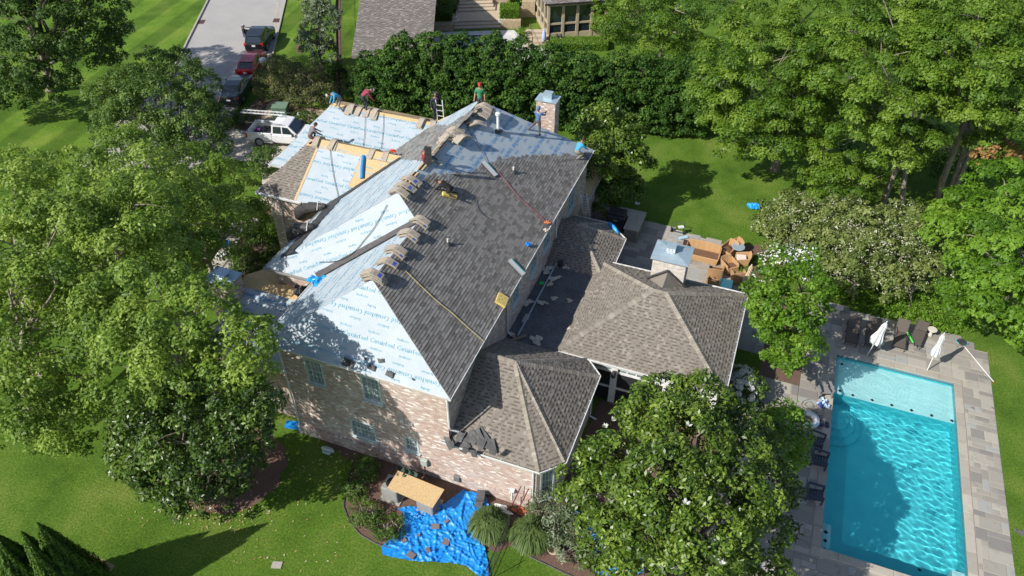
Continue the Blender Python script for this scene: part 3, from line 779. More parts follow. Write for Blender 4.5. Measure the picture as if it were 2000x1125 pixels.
MB().box(-25.39, -21.3, 28.51, 38.5, 0, ZE-.05).build('wall_core', m_mort, house)
MB().box(-26.4, -24, 31.3, 38.5, 0, ZE-.05).build('wall_core', m_brick, house)
# north-east annex
brick_wall('annex_wall', (-9.75, 38.9), (-9.75, 42.1), 0, 2.9); MB().box(-12.4, -9.76, 38.9, 42.1, 0, 2.9).build('wall_core', m_mort, house)
brick_wall('annex_wall', (-11.3, 38.9), (-9.75, 38.9), 2.6, 2.95)

# ---- roof solids
def deck_(faces, mat=m_osb, name='roof_deck'):
    mb = MB()
    for f in faces: mb.poly(f)
    return mb.build(name, mat, house)
F0 = (-14.2, 20.9, 9.1); F1 = (-14.2, 27.5, 9.1); S0 = (-15.55, 26.05, 9.95); N0 = (-15.35, 36.0, 9.82)
deck_([[(-18.7, 18.3, ZE), (-9.6, 18.3, ZE), F0], [(-9.6, 18.3, ZE), (-9.6, 27.5, ZE), F1, F0], [(-18.7, 27.5, ZE), (-18.7, 18.3, ZE), F0, F1],
       [(-18.7, 18.3, ZE-.03), (-18.7, 27.5, ZE-.03), (-9.6, 27.5, ZE-.03), (-9.6, 18.3, ZE-.03)]])
V0 = (-18.0, 35.2, 8.4)
deck_([[(-21.5, 22.75, ZE), (-9.6, 22.75, ZE), S0], [(-9.6, 22.75, ZE), (-9.6, 39.2, ZE), N0, S0], [(-21.5, 35.2, ZE), (-21.5, 22.75, ZE), S0, N0, V0], [N0, (-9.6, 39.2, ZE), (-15.35, 39.2, ZE)], [N0, (-15.35, 39.2, ZE), (-18.0, 39.2, ZE), V0],
       [(-21.5, 22.75, ZE-.03), (-21.5, 39.2, ZE-.03), (-9.6, 39.2, ZE-.03), (-9.6, 22.75, ZE-.03)]])
GL = [(-25.8, 28.2, ZE), (-23.9, 31.5, 8.2), (-18.3, 31.5, 8.2)]
deck_([[GL[0], (-18.0, 28.2, ZE), GL[2], GL[1]], [GL[1], GL[2], (-18, 34.8, ZE), (-25.8, 34.8, ZE)], [(-25.8, 34.8, ZE), GL[0], GL[1]]])
GU = [(-26.8, 30.9, ZE), (-24.75, 35.17, 8.4), (-18.0, 35.17, 8.4)]
deck_([[GU[0], (-17.9, 30.9, ZE), GU[2], GU[1]], [(-26.8, 39.2, ZE), GU[0], GU[1]], [GU[1], GU[2], (-18, 39.2, ZE), (-26.8, 39.2, ZE)]])

PE = Plane((-9.6, 18.3, ZE), (0, 1, 0), (-1, 0, .63))
PSA = Plane((-18.7, 18.3, ZE), (1, 0, 0), (0, 2.6, 2.9))
PSB = Plane((-21.5, 22.75, ZE), (1, 0, 0), (0, 3.3, 3.75))
PWA = Plane((-18.7, 27.5, ZE), (0, -1, 0), (4.5, 0, 2.9))
PWB = Plane((-21.5, 39.2, ZE), (0, -1, 0), (1, 0, .63))
PGL = Plane((-25.8, 28.2, ZE), (1, 0, 0), (0, 3.3, 2.0))
PGU = Plane((-26.8, 30.9, ZE), (1, 0, 0), (0, 4.27, 2.2))
PGW = Plane((-26.8, 39.2, ZE), (0, -1, 0), (2.05, 0, 2.2))
PGWL = Plane((-25.8, 34.8, ZE), (0, -1, 0), (1.9, 0, 2.0))
# east slope: new shingles under a stepped front, paper above it
epoly = [PE.to(p) for p in ((-9.6, 18.3, ZE), (-9.6, 39.2, ZE), N0, S0, (-14.2, 25.26, 9.1), F0)]
saw = [PE.hit(*q) for q in ((795, 364), (808, 360), (844, 340), (890, 339), (921, 336), (937, 323), (961, 316), (967, 308), (1009, 306), (1060, 303), (1116, 301), (1128, 302), (1140, 297), (1180, 290))]
keep = [(-.5, -.5), (22, -.5), saw[-1]]+saw[::-1]+[(8.5, 9), (-.5, 9)]
cell_keep = keep
shingle_roof('new_shingles', PE, epoly, m_shn, house, pieces=300, expo=.145, wmin=.12, wmax=.44, keep=keep, seed=4, h1=.019, h2=.026)
pe = sheet('underlayment', PE, [PE.to(N0), PE.to(S0), (8.0, PE.to(S0)[1]-.0), saw[0], *[(a, b-.25) for a, b in saw[1:-2]], (20.6, .3)][::-1] if False else epoly, m_pap, house, cell=.2, amp=.010, h0=.002, holes=[[(a, b-.35) for a, b in keep]])
letter_rows('printed_lettering', PE, [p for p in [saw[0], *saw[2:-3], (20.3, 1.0), PE.to(N0), PE.to(S0)]], m_ink2, pe, size=.30, small=.15, v0=.9, flip0=1, course=1.05, rot=False)
# front hips and west slopes in paper
wk = [PWB.hit(*q) for q in ((752, 306), (760, 296), (785, 282), (820, 262), (845, 244), (875, 246), (925, 214), (938, 206), (880, 263), (838, 314), (800, 312))]
gob = [PGL.to(p) for p in ((-20.6, 29.5, 7.0), (-18.0, 28.9, 6.6), (-18.0, 31.6, 8.2), (-20.6, 31.6, 8.2))]
for (pl, pts, nm, rt, fl) in ((PSA, [(-18.7, 18.3, ZE), (-9.6, 18.3, ZE), F0], 'a', 0, 1), (PSB, [(-21.5, 22.75, ZE), (-14.9, 22.75, ZE), (-14.2, 25.26, 9.1), S0], 'b', 1, 0),
                      (PWA, [(-18.7, 27.2, ZE), (-18.7, 18.3, ZE), F0, F1], 'c', 0, 0), (PWB, [(-21.5, 34.5, ZE), (-21.5, 22.75, ZE), S0, N0, V0], 'd', 0, 1),
                      (PGL, [(-23.35, 28.2, ZE), (-18.0, 28.2, ZE), (-18.3, 31.2, 8.02), (-23.35, 31.2, 8.02)], 'e', 0, 1), (PGU, [GU[0], (-17.9, 30.9, ZE), GU[2], GU[1]], 'f', 0, 1)):
    poly = [pl.to(p) for p in pts]
    s_ = sheet('underlayment', pl, poly, m_pap, house, cell=.16, amp=.014, h0=.004, holes=[wk] if nm == 'd' else ([gob] if nm == 'e' else None))
    ins = [(p[0], p[1]) for p in poly]
    if rt:
        a = RD(30); p2 = Plane(pl.at(0, 0), pl.u*math.cos(a)+pl.v*math.sin(a), pl.v*math.cos(a)-pl.u*math.sin(a)); q2 = [p2.to(p) for p in pts]
        letter_rows('printed_lettering', p2, q2, m_ink, s_, size=.28, flip0=fl, v0=.6)
    else: letter_rows('printed_lettering', pl, ins, m_ink, s_, size=.28, flip0=fl, v0=.42)
# freshly shingled strip of the west slope
shingle_roof('new_shingles', PWB, wk, m_shn, house, expo=.145, wmin=.2, wmax=.36, seed=9, clipit=False, h1=.03, h2=.04)
# garage: old shingles left on
gk = [PGL.to(p) for p in ((-25.8, 28.2, ZE), (-23.4, 28.2, ZE), (-23.4, 31.35, 8.11), (-23.99, 31.35, 8.11))]
shingle_roof('old_shingles', PGL, gk, m_sho, house, seed=12, wmin=.1, wmax=.22, h1=.006, h2=.022, band=m_band)
gw = [PGWL.to(p) for p in ((-25.8, 28.2, ZE), (-25.8, 34.8, ZE), (-23.9, 31.5, 8.2))]
shingle_roof('old_shingles', PGWL, gw, m_sho, house, seed=13)
gw2 = [PGW.to(p) for p in ((-26.8, 30.9, ZE), (-26.8, 39.2, ZE), (-24.75, 35.17, 8.4))]
shingle_roof('old_shingles', PGW, gw2, m_sho, house, seed=14)
ob = MB()   # bare boards along the garage ridge
for (pl, q) in ((PGL, ((-24.1, 31.05, 7.93), (-18.25, 31.05, 7.93), (-18.3, 31.5, 8.2), (-23.9, 31.5, 8.2))), (PGL, ((-20.6, 29.5, 7.0), (-18.6, 29.1, 6.75), (-18.2, 31.1, 7.95), (-20.6, 31.1, 7.95))), (PGL, ((-23.42, 28.2, ZE), (-23.28, 28.2, ZE), (-23.28, 31.1, 7.95), (-23.42, 31.1, 7.95))),
                (PGU, ((-24.9, 34.95, 8.29), (-18.0, 34.95, 8.29), (-18.0, 35.17, 8.4), (-24.75, 35.17, 8.4)))):
    MB().poly([pl.at(*pl.to(p), .028) for p in q]).build('bare_board', m_osb, house)
mb = MB().tube([(V0[0], V0[1], V0[2]+.02), (N0[0], N0[1], N0[2]+.02)], .07, 5); mb.build('bare_board_edge', m_osb, house)
# black valley membranes
def strip(name, a, b, w, mat, pl, h=.03, parent=None, n=24, jit=.03):
    """soft strip following the plane pl from a to b"""
    a = Vector(pl.to(a)+(0,)); b = Vector(pl.to(b)+(0,)); d = (b-a).normalized(); s = Vector((-d.y, d.x, 0)); mb = MB(); r = random.Random(3); vs = []
    for i in range(n+1):
        c = a.lerp(b, i/n)
        for k in range(5):
            q = c+s*w*(k/4-.5)*(1+r.uniform(-jit, jit)); vs.append(pl.at(q.x, q.y, h+r.uniform(0, .02)))
    return mb.add(vs, [(i*5+k, i*5+k+1, (i+1)*5+k+1, (i+1)*5+k) for i in range(n) for k in range(4)]).build(name, mat, parent or house, smooth=True)
strip('valley_membrane', (-18.3, 31.3, 8.2), (-21.4, 28.1, 6.35), .75, m_felt, PWB, .04)
strip('valley_membrane', (-18.2, 31.2, 8.0), (-21.3, 28.3, 6.25), .35, m_felt, PGL, .045)
VA = (-14.25, 25.2, 9.05); VB = (-18.6, 22.85, 6.3)
strip('valley_membrane', VA, VB, .55, m_felt, PSB, .04); strip('valley_membrane', VA, VB, .3, m_felt, PWA, .045)
# ridge caps on the finished slope and the bare ridge slot
for a, b in (((-15.5, 28.2, 9.95), (-15.45, 31.0, 9.93)), ((-15.55, 26.5, 9.98), (-15.5, 27.9, 9.97))):
    mb = MB(); A = Vector(a); B = Vector(b); d = (B-A).normalized()
    for s in (-1, 1): mb.cbox((A+B)/2+Vector((s*.11, 0, .02)), .09, (B-A).length, .02)
    mb.build('ridge_board', m_osb, house); MB().cbox((A+B)/2+Vector((0, 0, .012)), .10, (B-A).length, .012).build('ridge_slot', m_dark, house)
# gutters
gutter([(-17.8, 18.28, ZE-.02), (-9.55, 18.28, ZE-.02), (-9.55, 39.2, ZE-.02)])
gutter([(-18.78, 22.8, ZE-.02), (-18.78, 18.4, ZE-.02)]); gutter([(-21.58, 28.0, ZE-.02), (-21.58, 22.66, ZE-.02), (-18.8, 22.66, ZE-.02)], mat=M('gutter_aged', (.30, .31, .32), .5))
gutter([(-25.88, 30.9, ZE-.02), (-25.88, 28.1, ZE-.02), (-23.0, 28.1, ZE-.02)]); gutter([(-26.9, 38.9, ZE-.02), (-26.9, 30.85, ZE-.02), (-25.9, 30.85, ZE-.02)])
fb = MB()
for (x0, x1, y0, y1) in ((-18.6, -9.7, 18.36, 18.5), (-9.84, -9.72, 18.5, 39.1), (-21.4, -18.7, 22.82, 22.95), (-25.7, -21.4, 28.26, 28.4), (-21.45, -21.3, 22.9, 28.2), (-26.75, -26.6, 31, 38.9)): fb.box(x0, x1, y0, y1, ZE-.16, ZE-.03)
fb.build('fascia', m_wht, house)
ps = GY(546, 690, YF-.06); downspout([(ps.x, YF-.2, ZE-.1), (ps.x+.02, YF-.07, ZE-.35), (ps.x+.02, YF-.07, .75), (ps.x+.02, YF-.16, .6), (ps.x+.06, YF-.2, .1)])
downspout([(-9.75, YF-.15, ZE-.1), (-9.83, YF-.06, ZE-.35), (-9.83, YF-.06, 4.0), (-9.8, YF-.02, 3.85), (-9.5, YF+.15, 3.65)])
downspout([(-5.98, YF-.1, 2.9), (-5.98, YF-.06, 2.7), (-5.98, YF-.06, .4), (-5.98, YF-.2, .1)])
downspout([(-24.7, 28.2, 6.05), (-24.7, 28.4, 5.8), (-24.7, 28.42, .2)]); downspout([(-18.6, 22.9, 6.0), (-18.6, 22.95, 2)])
for y in (25.4, 33.0): downspout([(-9.7, y, ZE-.1), (-9.83, y, ZE-.4), (-9.83, y, 3.5), (-9.6, y-.05, 3.33)])

# ---- flat roof and low wings on the east
ZL = 3.0
fr = MB().box(-9.88, -7.2, 24.0, 33.6, 2.7, 3.12).build('flat_roof', m_mem, house)
MB().tube([(-9.35, 25.6, 3.2), (-9.35, 33.2, 3.2)], .045, 6).build('pipe_rail', m_zinc, fr)
AX = (-8.1, 21.95, 5.38); AR = (-9.88, 21.95, 5.38)
lw = [(-10.35, 18.45), (-5.7, 18.45), (-4.85, 19.3), (-4.85, 24.6), (-5.7, 25.45), (-9.88, 25.45)]
deck_([[(-9.88, 18.45, ZL), (-5.7, 18.45, ZL), AX, AR], [(-5.7, 18.45, ZL), (-4.85, 19.3, ZL), AX], [(-4.85, 19.3, ZL), (-4.85, 24.6, ZL), AX], [(-4.85, 24.6, ZL), (-5.7, 25.45, ZL), AX], [(-5.7, 25.45, ZL), (-9.88, 25.45, ZL), AR, AX], [(x, y, ZL-.04) for x, y in lw[::-1]]], m_sho)
def face_plane(pts):
    """plane of an eave-first face: pts[0]->pts[1] is the eave seen from outside, left to right"""
    a, b = Vector(pts[0]), Vector(pts[1]); u = (b-a).normalized(); n = None
    for q in pts[2:]:
        w = Vector(q)-a; v = w-u*w.dot(u)
        if v.length > .01: break
    return Plane(a, u, v)
def old_face(pts, parent=None, pieces=0, seed=1, mat=m_sho, expo=.16, name='old_shingles', **kw):
    pl = face_plane(pts); return shingle_roof(name, pl, [pl.to(p) for p in pts], mat, parent or house, pieces=pieces, expo=expo, wmin=.10, wmax=.20, seed=seed, h1=.006, h2=.024, band=m_band, **kw)
old_face([(-9.88, 18.45, ZL), (-5.7, 18.45, ZL), AX, AR], seed=1)
old_face([(-5.7, 18.45, ZL), (-4.85, 19.3, ZL), AX], seed=2); old_face([(-4.85, 19.3, ZL), (-4.85, 24.6, ZL), AX], seed=3)
old_face([(-4.85, 24.6, ZL), (-5.7, 25.45, ZL), AX], seed=4); old_face([(-5.7, 25.45, ZL), (-9.88, 25.45, ZL), AR, AX], seed=5)
def caps(a, b, parent=None, w=.30, step=.14, mat=m_cap):
    """bent cap shingles laid up a hip or ridge"""
    a = Vector(a); b = Vector(b); L = (b-a).length; d = (b-a)/L; s = d.cross(Vector((0, 0, 1))).normalized(); up = s.cross(d).normalized(); mb = MB(); k = 0
    while k < L-.05:
        c = a+d*k; e = a+d*min(k+step+.03, L); t = .035
        vs = []
        for p, h in ((c, t), (e, .012)):
            for (q, dz) in ((-w/2, -.075), (0, .02), (w/2, -.075)): vs.append(p+s*q+up*(h+dz+.02))
        vs += [v-up*.03 for v in vs[:3]]
        mb.add(vs, [(0, 1, 4, 3), (1, 2, 5, 4), (6, 7, 1, 0), (7, 8, 2, 1)]); k += step
    return mb.build('hip_caps', mat, parent or house, kind='stuff')
for q in ((-5.7, 18.45, ZL), (-4.85, 19.3, ZL), (-4.85, 24.6, ZL), (-5.7, 25.45, ZL)): caps(q, AX)
caps(AR, AX)
caps((-9.6, 18.3, ZE), F0, w=.2, mat=m_shn) if False else None
gutter([(-10.35, 18.36, ZL), (-5.66, 18.36, ZL), (-4.76, 19.26, ZL), (-4.76, 24.64, ZL), (-5.66, 25.54, ZL)], mat=m_wht)
cw = [(-5.85, YF), (-5.1, 19.35), (-5.1, 24.5)]
brick_wall('bay_wall', cw[0], cw[1], 0, 2.95, [(.2, .92, .5, 2.55)])
d_ = Vector((.75, .8, 0)).normalized(); window((*cw[0], 0), d_, (d_.y, -d_.x, 0), .2, .92, .5, 2.55, 3, 5)
brick_wall('bay_wall', cw[1], cw[2], 0, 2.95)
MB().prism([(-9.8, 18.9), (-6.1, 18.9), (-5.4, 19.6), (-5.4, 25.2), (-9.8, 25.2)], 0, 2.9).build('wall_core', m_mort, house)
downspout([(-4.9, 24.4, 2.9), (-5.03, 24.4, 2.7), (-5.03, 24.4, .2), (-4.7, 24.4, .08)])
# porch bay
BA = (-8.8, 34.0, 4.5); BR = (-9.88, 34.0, 4.5)
bfs = [[(-6.4, 35.5, ZL), (-7.65, 36.65, ZL), BA], [(-7.65, 36.65, ZL), (-9.88, 36.65, ZL), BR, BA], [(-6.4, 31.3, ZL), (-6.4, 35.5, ZL), BA], [(-9.88, 31.3, ZL), (-6.4, 31.3, ZL), BA, BR]]
deck_([list(f) for f in bfs]+[[(-6.4, 31.3, ZL-.03), (-9.88, 31.3, ZL-.03), (-9.88, 36.65, ZL-.03), (-7.65, 36.65, ZL-.03), (-6.4, 35.5, ZL-.03)]], m_sho)
for i, f in enumerate(bfs): old_face(f, seed=20+i)
caps((-6.4, 31.3, ZL), BA); caps((-6.4, 35.5, ZL), BA); caps((-7.65, 36.65, ZL), BA)
gutter([(-6.31, 31.5, ZL), (-6.31, 35.54, ZL), (-7.61, 36.74, ZL), (-9.8, 36.74, ZL)], mat=m_wht)
MB().prism([(-9.8, 31.5), (-6.75, 31.5), (-6.75, 35.3), (-7.8, 36.3), (-9.8, 36.3)], 0, 2.9).build('bay_wall', m_brick, house)
# annex roof
deck_([[(-9.55, 38.9, 3.0), (-9.55, 42.3, 3.0), (-11.6, 42.0, 4.3), (-11.6, 38.9, 4.3)], [(-9.55, 42.3, 3.0), (-12.4, 42.3, 3.0), (-11.6, 42.0, 4.3)], [(-9.55, 38.9, 3.0), (-9.55, 42.3, 3.0), (-12.4, 42.3, 3.0), (-12.4, 38.9, 3.0)]])
gutter([(-9.46, 38.7, 3.0), (-9.46, 42.39, 3.0), (-12.4, 42.39, 3.0)])
# low west wing with chimney
lf = [(-23.0, 19.0, 3.7), (-18.0, 19.0, 3.7), (-18.0, 22.8, 5.2), (-23.0, 22.8, 5.2)]
deck_([lf, [(-23, 22.8, 5.2), (-18, 22.8, 5.2), (-18, 25.5, 3.9), (-23, 25.5, 3.9)], [(-23, 19, 3.66), (-23, 25.5, 3.66), (-18, 25.5, 3.66), (-18, 19, 3.66)]])
pl = face_plane(lf); lp = [(0.05, -.02), (5.0, -.02), (5.0, 3.55), (.05, 3.45)]
s_ = sheet('underlayment', pl, lp, m_pap, house, cell=.2, h0=.008); letter_rows('printed_lettering', pl, lp, m_ink2, s_, size=.3, v0=2.1, flip0=0)
brick_wall('low_wing_wall', (-22.8, 19.2), (XW, 19.2), 0, 3.68); MB().box(-22.8, -18, 19.21, 25.2, 0, 3.6).build('wall_core', m_mort, house)
gutter([(-23.0, 18.92, 3.68), (-18.0, 18.92, 3.68)]); gutter([(-18.7, 25.6, 3.9), (-23.0, 25.6, 3.9)], mat=bpy.data.materials['gutter_aged'], brackets=False)
def chimney(name, x0, x1, y0, y1, z0, z1, capz, mat, label=None, over=.08, capmat=m_zinc, nb=True):
    c = MB().box(x0, x1, y0, y1, z0, z1).build(name, m_mort, house)
    for a, b in (((x0, y0), (x1, y0)), ((x1, y0), (x1, y1)), ((x0, y1), (x0, y0)), ((x1, y1), (x0, y1))):
        A = Vector((*a, 0)); B = Vector((*b, 0)); L = (B-A).length; d = (B-A)/L; n = Vector((d.y, -d.x, 0)); mb = MB(); z = z0; row = 0
        while z < z1-.02:
            s = -(row % 2)*.1
            while s < L:
                s0 = max(0, s); s1 = min(L, s+.19); s += .2
                if s1-s0 < .02: continue
                p = A+d*s0; q = A+d*s1; P = p+n*.010; Q = q+n*.010; zt = min(z+.058, z1)
                mb.add([(p.x, p.y, z), (q.x, q.y, z), (q.x, q.y, zt), (p.x, p.y, zt), (P.x, P.y, z), (Q.x, Q.y, z), (Q.x, Q.y, zt), (P.x, P.y, zt)], [(4, 5, 6, 7), (0, 1, 5, 4), (7, 6, 2, 3), (0, 4, 7, 3), (5, 1, 2, 6)])
            z += .068; row += 1
        mb.build('bricks', mat, c, kind='stuff')
    cp = MB(); o = over; xm = (x0+x1)/2; ym = (y0+y1)/2
    cp.add([(x0-o, y0-o, z1), (x1+o, y0-o, z1), (x1+o, y1+o, z1), (x0-o, y1+o, z1), (x0-o, y0-o, z1+.05), (x1+o, y0-o, z1+.05), (x1+o, y1+o, z1+.05), (x0-o, y1+o, z1+.05), (xm-.25, ym-.18, z1+.05+capz), (xm+.25, ym-.18, z1+.05+capz), (xm+.25, ym+.18, z1+.05+capz), (xm-.25, ym+.18, z1+.05+capz)],
           [(3,2,1,0), (0,1,5,4), (1,2,6,5), (2,3,7,6), (3,0,4,7), (4,5,9,8), (5,6,10,9), (6,7,11,10), (7,4,8,11), (8,9,10,11)])
    cp.build('metal_cap', capmat, c); return c
c1 = chimney('chimney', -13.05, -11.9, 38.45, 39.25, 5.5, 9.2, .03, m_brick)
MB().box(-12.72, -12.2, 38.65, 39.05, 9.24, 9.62).build('flue_hood', m_zinc, c1)
c2 = chimney('chimney', -23.9, -22.55, 21.1, 22.1, 0, 5.95, .02, m_brick)
fl = MB().box(-23.5, -22.95, 21.4, 21.85, 5.98, 6.06).box(-23.42, -23.02, 21.47, 21.78, 6.06, 6.16).box(-23.55, -22.88, 21.34, 21.9, 6.20, 6.27); fl.build('flue_cap', M('bright_steel', (.5, .55, .6), .2, metal=.9), c2)
strip('chimney_patch', (-12.9, 38.43, 7.9), (-12.05, 38.43, 8.35), .1, m_felt, Plane((-13, 38.43, 7), (1, 0, 0), (0, 0, 1)), .02) if False else None

# ================= pavilion =================
pv = thing('garden_pavilion', 'low hipped pavilion with weathered brown shingles, white posts and a whitewashed chimney', 'pavilion', (-3.2, 29.3, 0))
ZP = 3.05; A1 = (-3.55, 29.27, 5.07); A2 = (-2.85, 29.27, 5.07); C = [(-7.3, 25.5, ZP), (.9, 25.5, ZP), (.9, 33.02, ZP), (-7.3, 33.02, ZP)]
pf = [[C[0], C[1], A2, A1], [C[1], C[2], A2], [C[2], C[3], A1, A2], [C[3], C[0], A1]]
mb = MB()
for f in pf: mb.poly(f)
mb.poly([(x, y, z-.04) for x, y, z in C[::-1]]); mb.build('roof_deck', m_sho, pv)
for i, f in enumerate(pf): old_face(f, parent=pv, seed=40+i, pieces=260 if i == 0 else 0)
for q, a in ((C[0], A1), (C[1], A2), (C[2], A2), (C[3], A1)): caps(q, a, pv, w=.34)
caps(A1, A2, pv)
gutter([(-7.2, 25.4, ZP), (.9, 25.4, ZP), (1.0, 25.5, ZP), (1.0, 33.02, ZP), (.9, 33.12, ZP), (-7.3, 33.12, ZP), (-7.4, 33.02, ZP), (-7.4, 25.55, ZP), (-7.2, 25.4, ZP)], pv, mat=m_wht)
MB().box(-6.95, .55, 25.85, 32.7, 2.72, 2.98).build('beam', m_wht, pv)
y = 25.9
for x in (-6.9, -4.35, -1.75, .5): MB().box(x-.16, x+.16, y-.1, y+.2, 0, 2.74).build('post', m_wht, pv)
for yy in (29.2, 32.6):
    for x in (-6.9, .5): MB().box(x-.16, x+.16, yy-.16, yy+.16, 0, 2.74).build('post', m_wht, pv)
for x0, x1, n in ((-6.74, -4.51, 5), (-4.19, -1.91, 5), (-1.59, .34, 4)):
    tr = MB().box(x0, x1, y+.0, y+.08, 2.62, 2.715).box(x0, x1, y, y+.08, 2.08, 2.22).box(x0, x1, y, y+.08, .95, 1.07).build('transom_frame', m_wht, pv)
    bars = MB().box(x0, x1, y+.01, y+.07, 2.385, 2.425)
    for k in range(1, n): x = x0+(x1-x0)*k/n; bars.box(x-.03, x+.03, y+.012, y+.072, 2.22, 2.62)
    bars.build('glazing_bars', m_wht, tr); MB().box(x0, x1, y+.03, y+.04, 2.22, 2.62).build('glass', m_glass, tr)
    MB().box(x0, x1, y+.05, y+.055, 0, 2.08).build('insect_screen', M('screen', (.02, .021, .022), .8), tr)
MB().box(.38, .40, 26.1, 29.0, 0, 2.7).box(.38, .40, 29.4, 32.4, 0, 2.7).build('insect_screen', bpy.data.materials['screen'], pv)
MB().box(-6.9, .4, 26, 32.6, .02, .1).build('floor_slab', m_conc, pv)
MB().box(-6.95, -6.9, 26, 32.6, 0.1, 2.7).build('back_wall', m_brick, pv)
ln = thing('wall_lantern', 'dark iron lantern fixed to the white post near the left end of the pavilion', 'lantern', (-4.35, 25.72, 2.0))
MB().lathe([(.02, .52), (.09, .42), (.11, .36), (.11, .06), (.06, 0)], 6, (-4.35, 25.66, 1.98)).build('lantern_body', m_felt, ln); MB().lathe([(.085, .0), (.085, .26)], 6, (-4.35, 25.66, 2.06)).build('glass', m_glass, ln)
def wchim():
    x0, x1, y0, y1 = -4.05, -2.35, 31.3, 32.75
    global house; h = house; house = pv
    c = chimney('chimney', x0, x1, y0, y1, 2.9, 5.42, .16, m_brickw, over=.13); house = h
    MB().box(-3.55, -3.05, 31.75, 32.2, 5.5, 6.0).build('flue_hood', m_zinc, c)
    vb = MB()
    for j in range(3):
        for k in range(2 if j == 0 else 3): vb.cbox((-3.45+.16*k+(.06 if j == 0 else 0), 31.745, 5.62+.11*j), .12, .012, .075)
    vb.build('vent_tiles', m_wht, c)
    ck = MB().add([(-4.15, 31.29, 3.95), (-2.25, 31.29, 3.95), (-3.2, 31.29, 4.72), (-3.2, 29.95, 4.72)], [(0, 2, 3), (2, 1, 3), (0, 1, 2)]); ck.build('cricket', m_sho, pv)
    old_face([(-4.15, 31.29, 3.95), (-3.2, 29.95, 4.72), (-3.2, 31.29, 4.72)][:3], pv, seed=71) if False else None
    f = MB()
    for a, b in (((-4.25, 31.26, 4.02), (-3.2, 31.26, 4.85)), ((-3.2, 31.26, 4.85), (-2.15, 31.26, 4.02))): f.tube([a, b], .07, 4)
    f.build('flashing', m_felt, pv)
wchim()
# ================= trees and shrubs =================
lf_lime = leaf_mat('leaf_birch', (.052, .108, .014), (.185, .300, .038), (.37, .48, .10), .5, .38)
lf_oak = leaf_mat('leaf_oak', (.026, .062, .010), (.065, .135, .022), (.13, .22, .038), .55, .3)
lf_maple = leaf_mat('leaf_maple', (.034, .078, .012), (.100, .185, .030), (.20, .29, .06), .5, .3)
lf_mag = leaf_mat('leaf_magnolia', (.020, .046, .006), (.098, .172, .016), (.31, .40, .07), .38, .15, .4)
lf_mag2 = leaf_mat('leaf_magnolia_dark', (.018, .042, .006), (.062, .120, .016), (.18, .26, .045), .38, .12, .4)
lf_hol = leaf_mat('leaf_holly', (.013, .040, .006), (.046, .110, .015), (.11, .20, .03), .6, .15, .2)
lf_elm = leaf_mat('leaf_elm', (.032, .085, .008), (.115, .215, .018), (.24, .35, .045), .5, .38)
lf_brt = leaf_mat('leaf_bright', (.045, .115, .008), (.125, .26, .018), (.26, .41, .05), .5, .4)
lf_sil = leaf_mat('leaf_silver', (.05, .09, .03), (.13, .18, .08), (.34, .38, .28), .5, .25)
lf_brn = leaf_mat('leaf_bronze', (.05, .060, .020), (.12, .14, .045), (.23, .21, .08), .6, .25)
lf_dry = leaf_mat('leaf_dry', (.20, .10, .035), (.33, .19, .07), (.42, .27, .11), .7, .2)
lf_vib = leaf_mat('leaf_viburnum', (0.049, 0.081, 0.016), (0.144, 0.198, 0.045), (0.288, 0.336, 0.110), .5, .3)
lf_cream = leaf_mat('flower_cream', (.40, .42, .25), (.55, .57, .38), (.70, .70, .55), .6, .3)
lf_white = leaf_mat('flower_white', (.62, .64, .60), (.74, .76, .72), (.85, .85, .82), .6, .3)
lf_arb = leaf_mat('leaf_arborvitae', (0.023, 0.059, 0.005), (0.065, 0.137, 0.010), (0.130, 0.221, 0.020), .6, .2)
lf_jun = leaf_mat('leaf_juniper', (0.023, 0.064, 0.007), (0.072, 0.143, 0.016), (0.143, 0.234, 0.030), .6, .25)
lf_grs = leaf_mat('leaf_ornamental_grass', (.06, .11, .028), (.13, .20, .055), (.24, .31, .11), .6, .3)
def T(name, label, cat, base_px, lobes, mat, bark=m_bark, r0=.2, **kw):
    return tree(name, label, cat, G(*base_px), PL(lobes, kw.pop('lf', .85)), mat, bark, r0, kw.pop('fork', .35), **kw)
big = dict(leaf=.18, asp=.55, dens=135, cr=.46)
T('oak_tree', 'large dark green oak filling the upper left corner beside the striped lawn', 'tree', (100, 178), [(60, 40, 8, 85), (150, 45, 7, 80), (50, 120, 5, 70), (150, 120, 4.5, 68), (100, -40, 11, 90), (20, -30, 9, 80), (180, 80, 5, 55), (100, 160, 3.0, 55), (20, 180, 2.2, 45), (180, 0, 9, 60), (190, -70, 13, 70), (100, -120, 14, 90), (0, -80, 12, 90)], lf_oak, r0=.35, **dict(big, leaf=.23, dens=90))
T('maple_tree', 'dark green maple with reddish shoot tips between the striped lawn and the road', 'tree', (335, 305), [(300, 140, 4.12, 48), (345, 135, 4.18, 42), (255, 165, 3.74, 45), (385, 165, 3.63, 38), (215, 195, 3.19, 42), (310, 195, 3.85, 60), (255, 235, 2.75, 55), (355, 225, 3.08, 60), (405, 205, 2.86, 30), (225, 255, 2.20, 42), (300, 275, 1.98, 50), (380, 265, 2.20, 50), (420, 245, 2.20, 30), (345, 300, 1.54, 38), (430, 285, 1.65, 22)], lf_maple, r0=.18, **dict(big, leaf=.17, dens=140, cr=.36, rnd=.8, thresh=.6))
bl = dict(big, leaf=.175, dens=130, droop=.3, cr=.50)
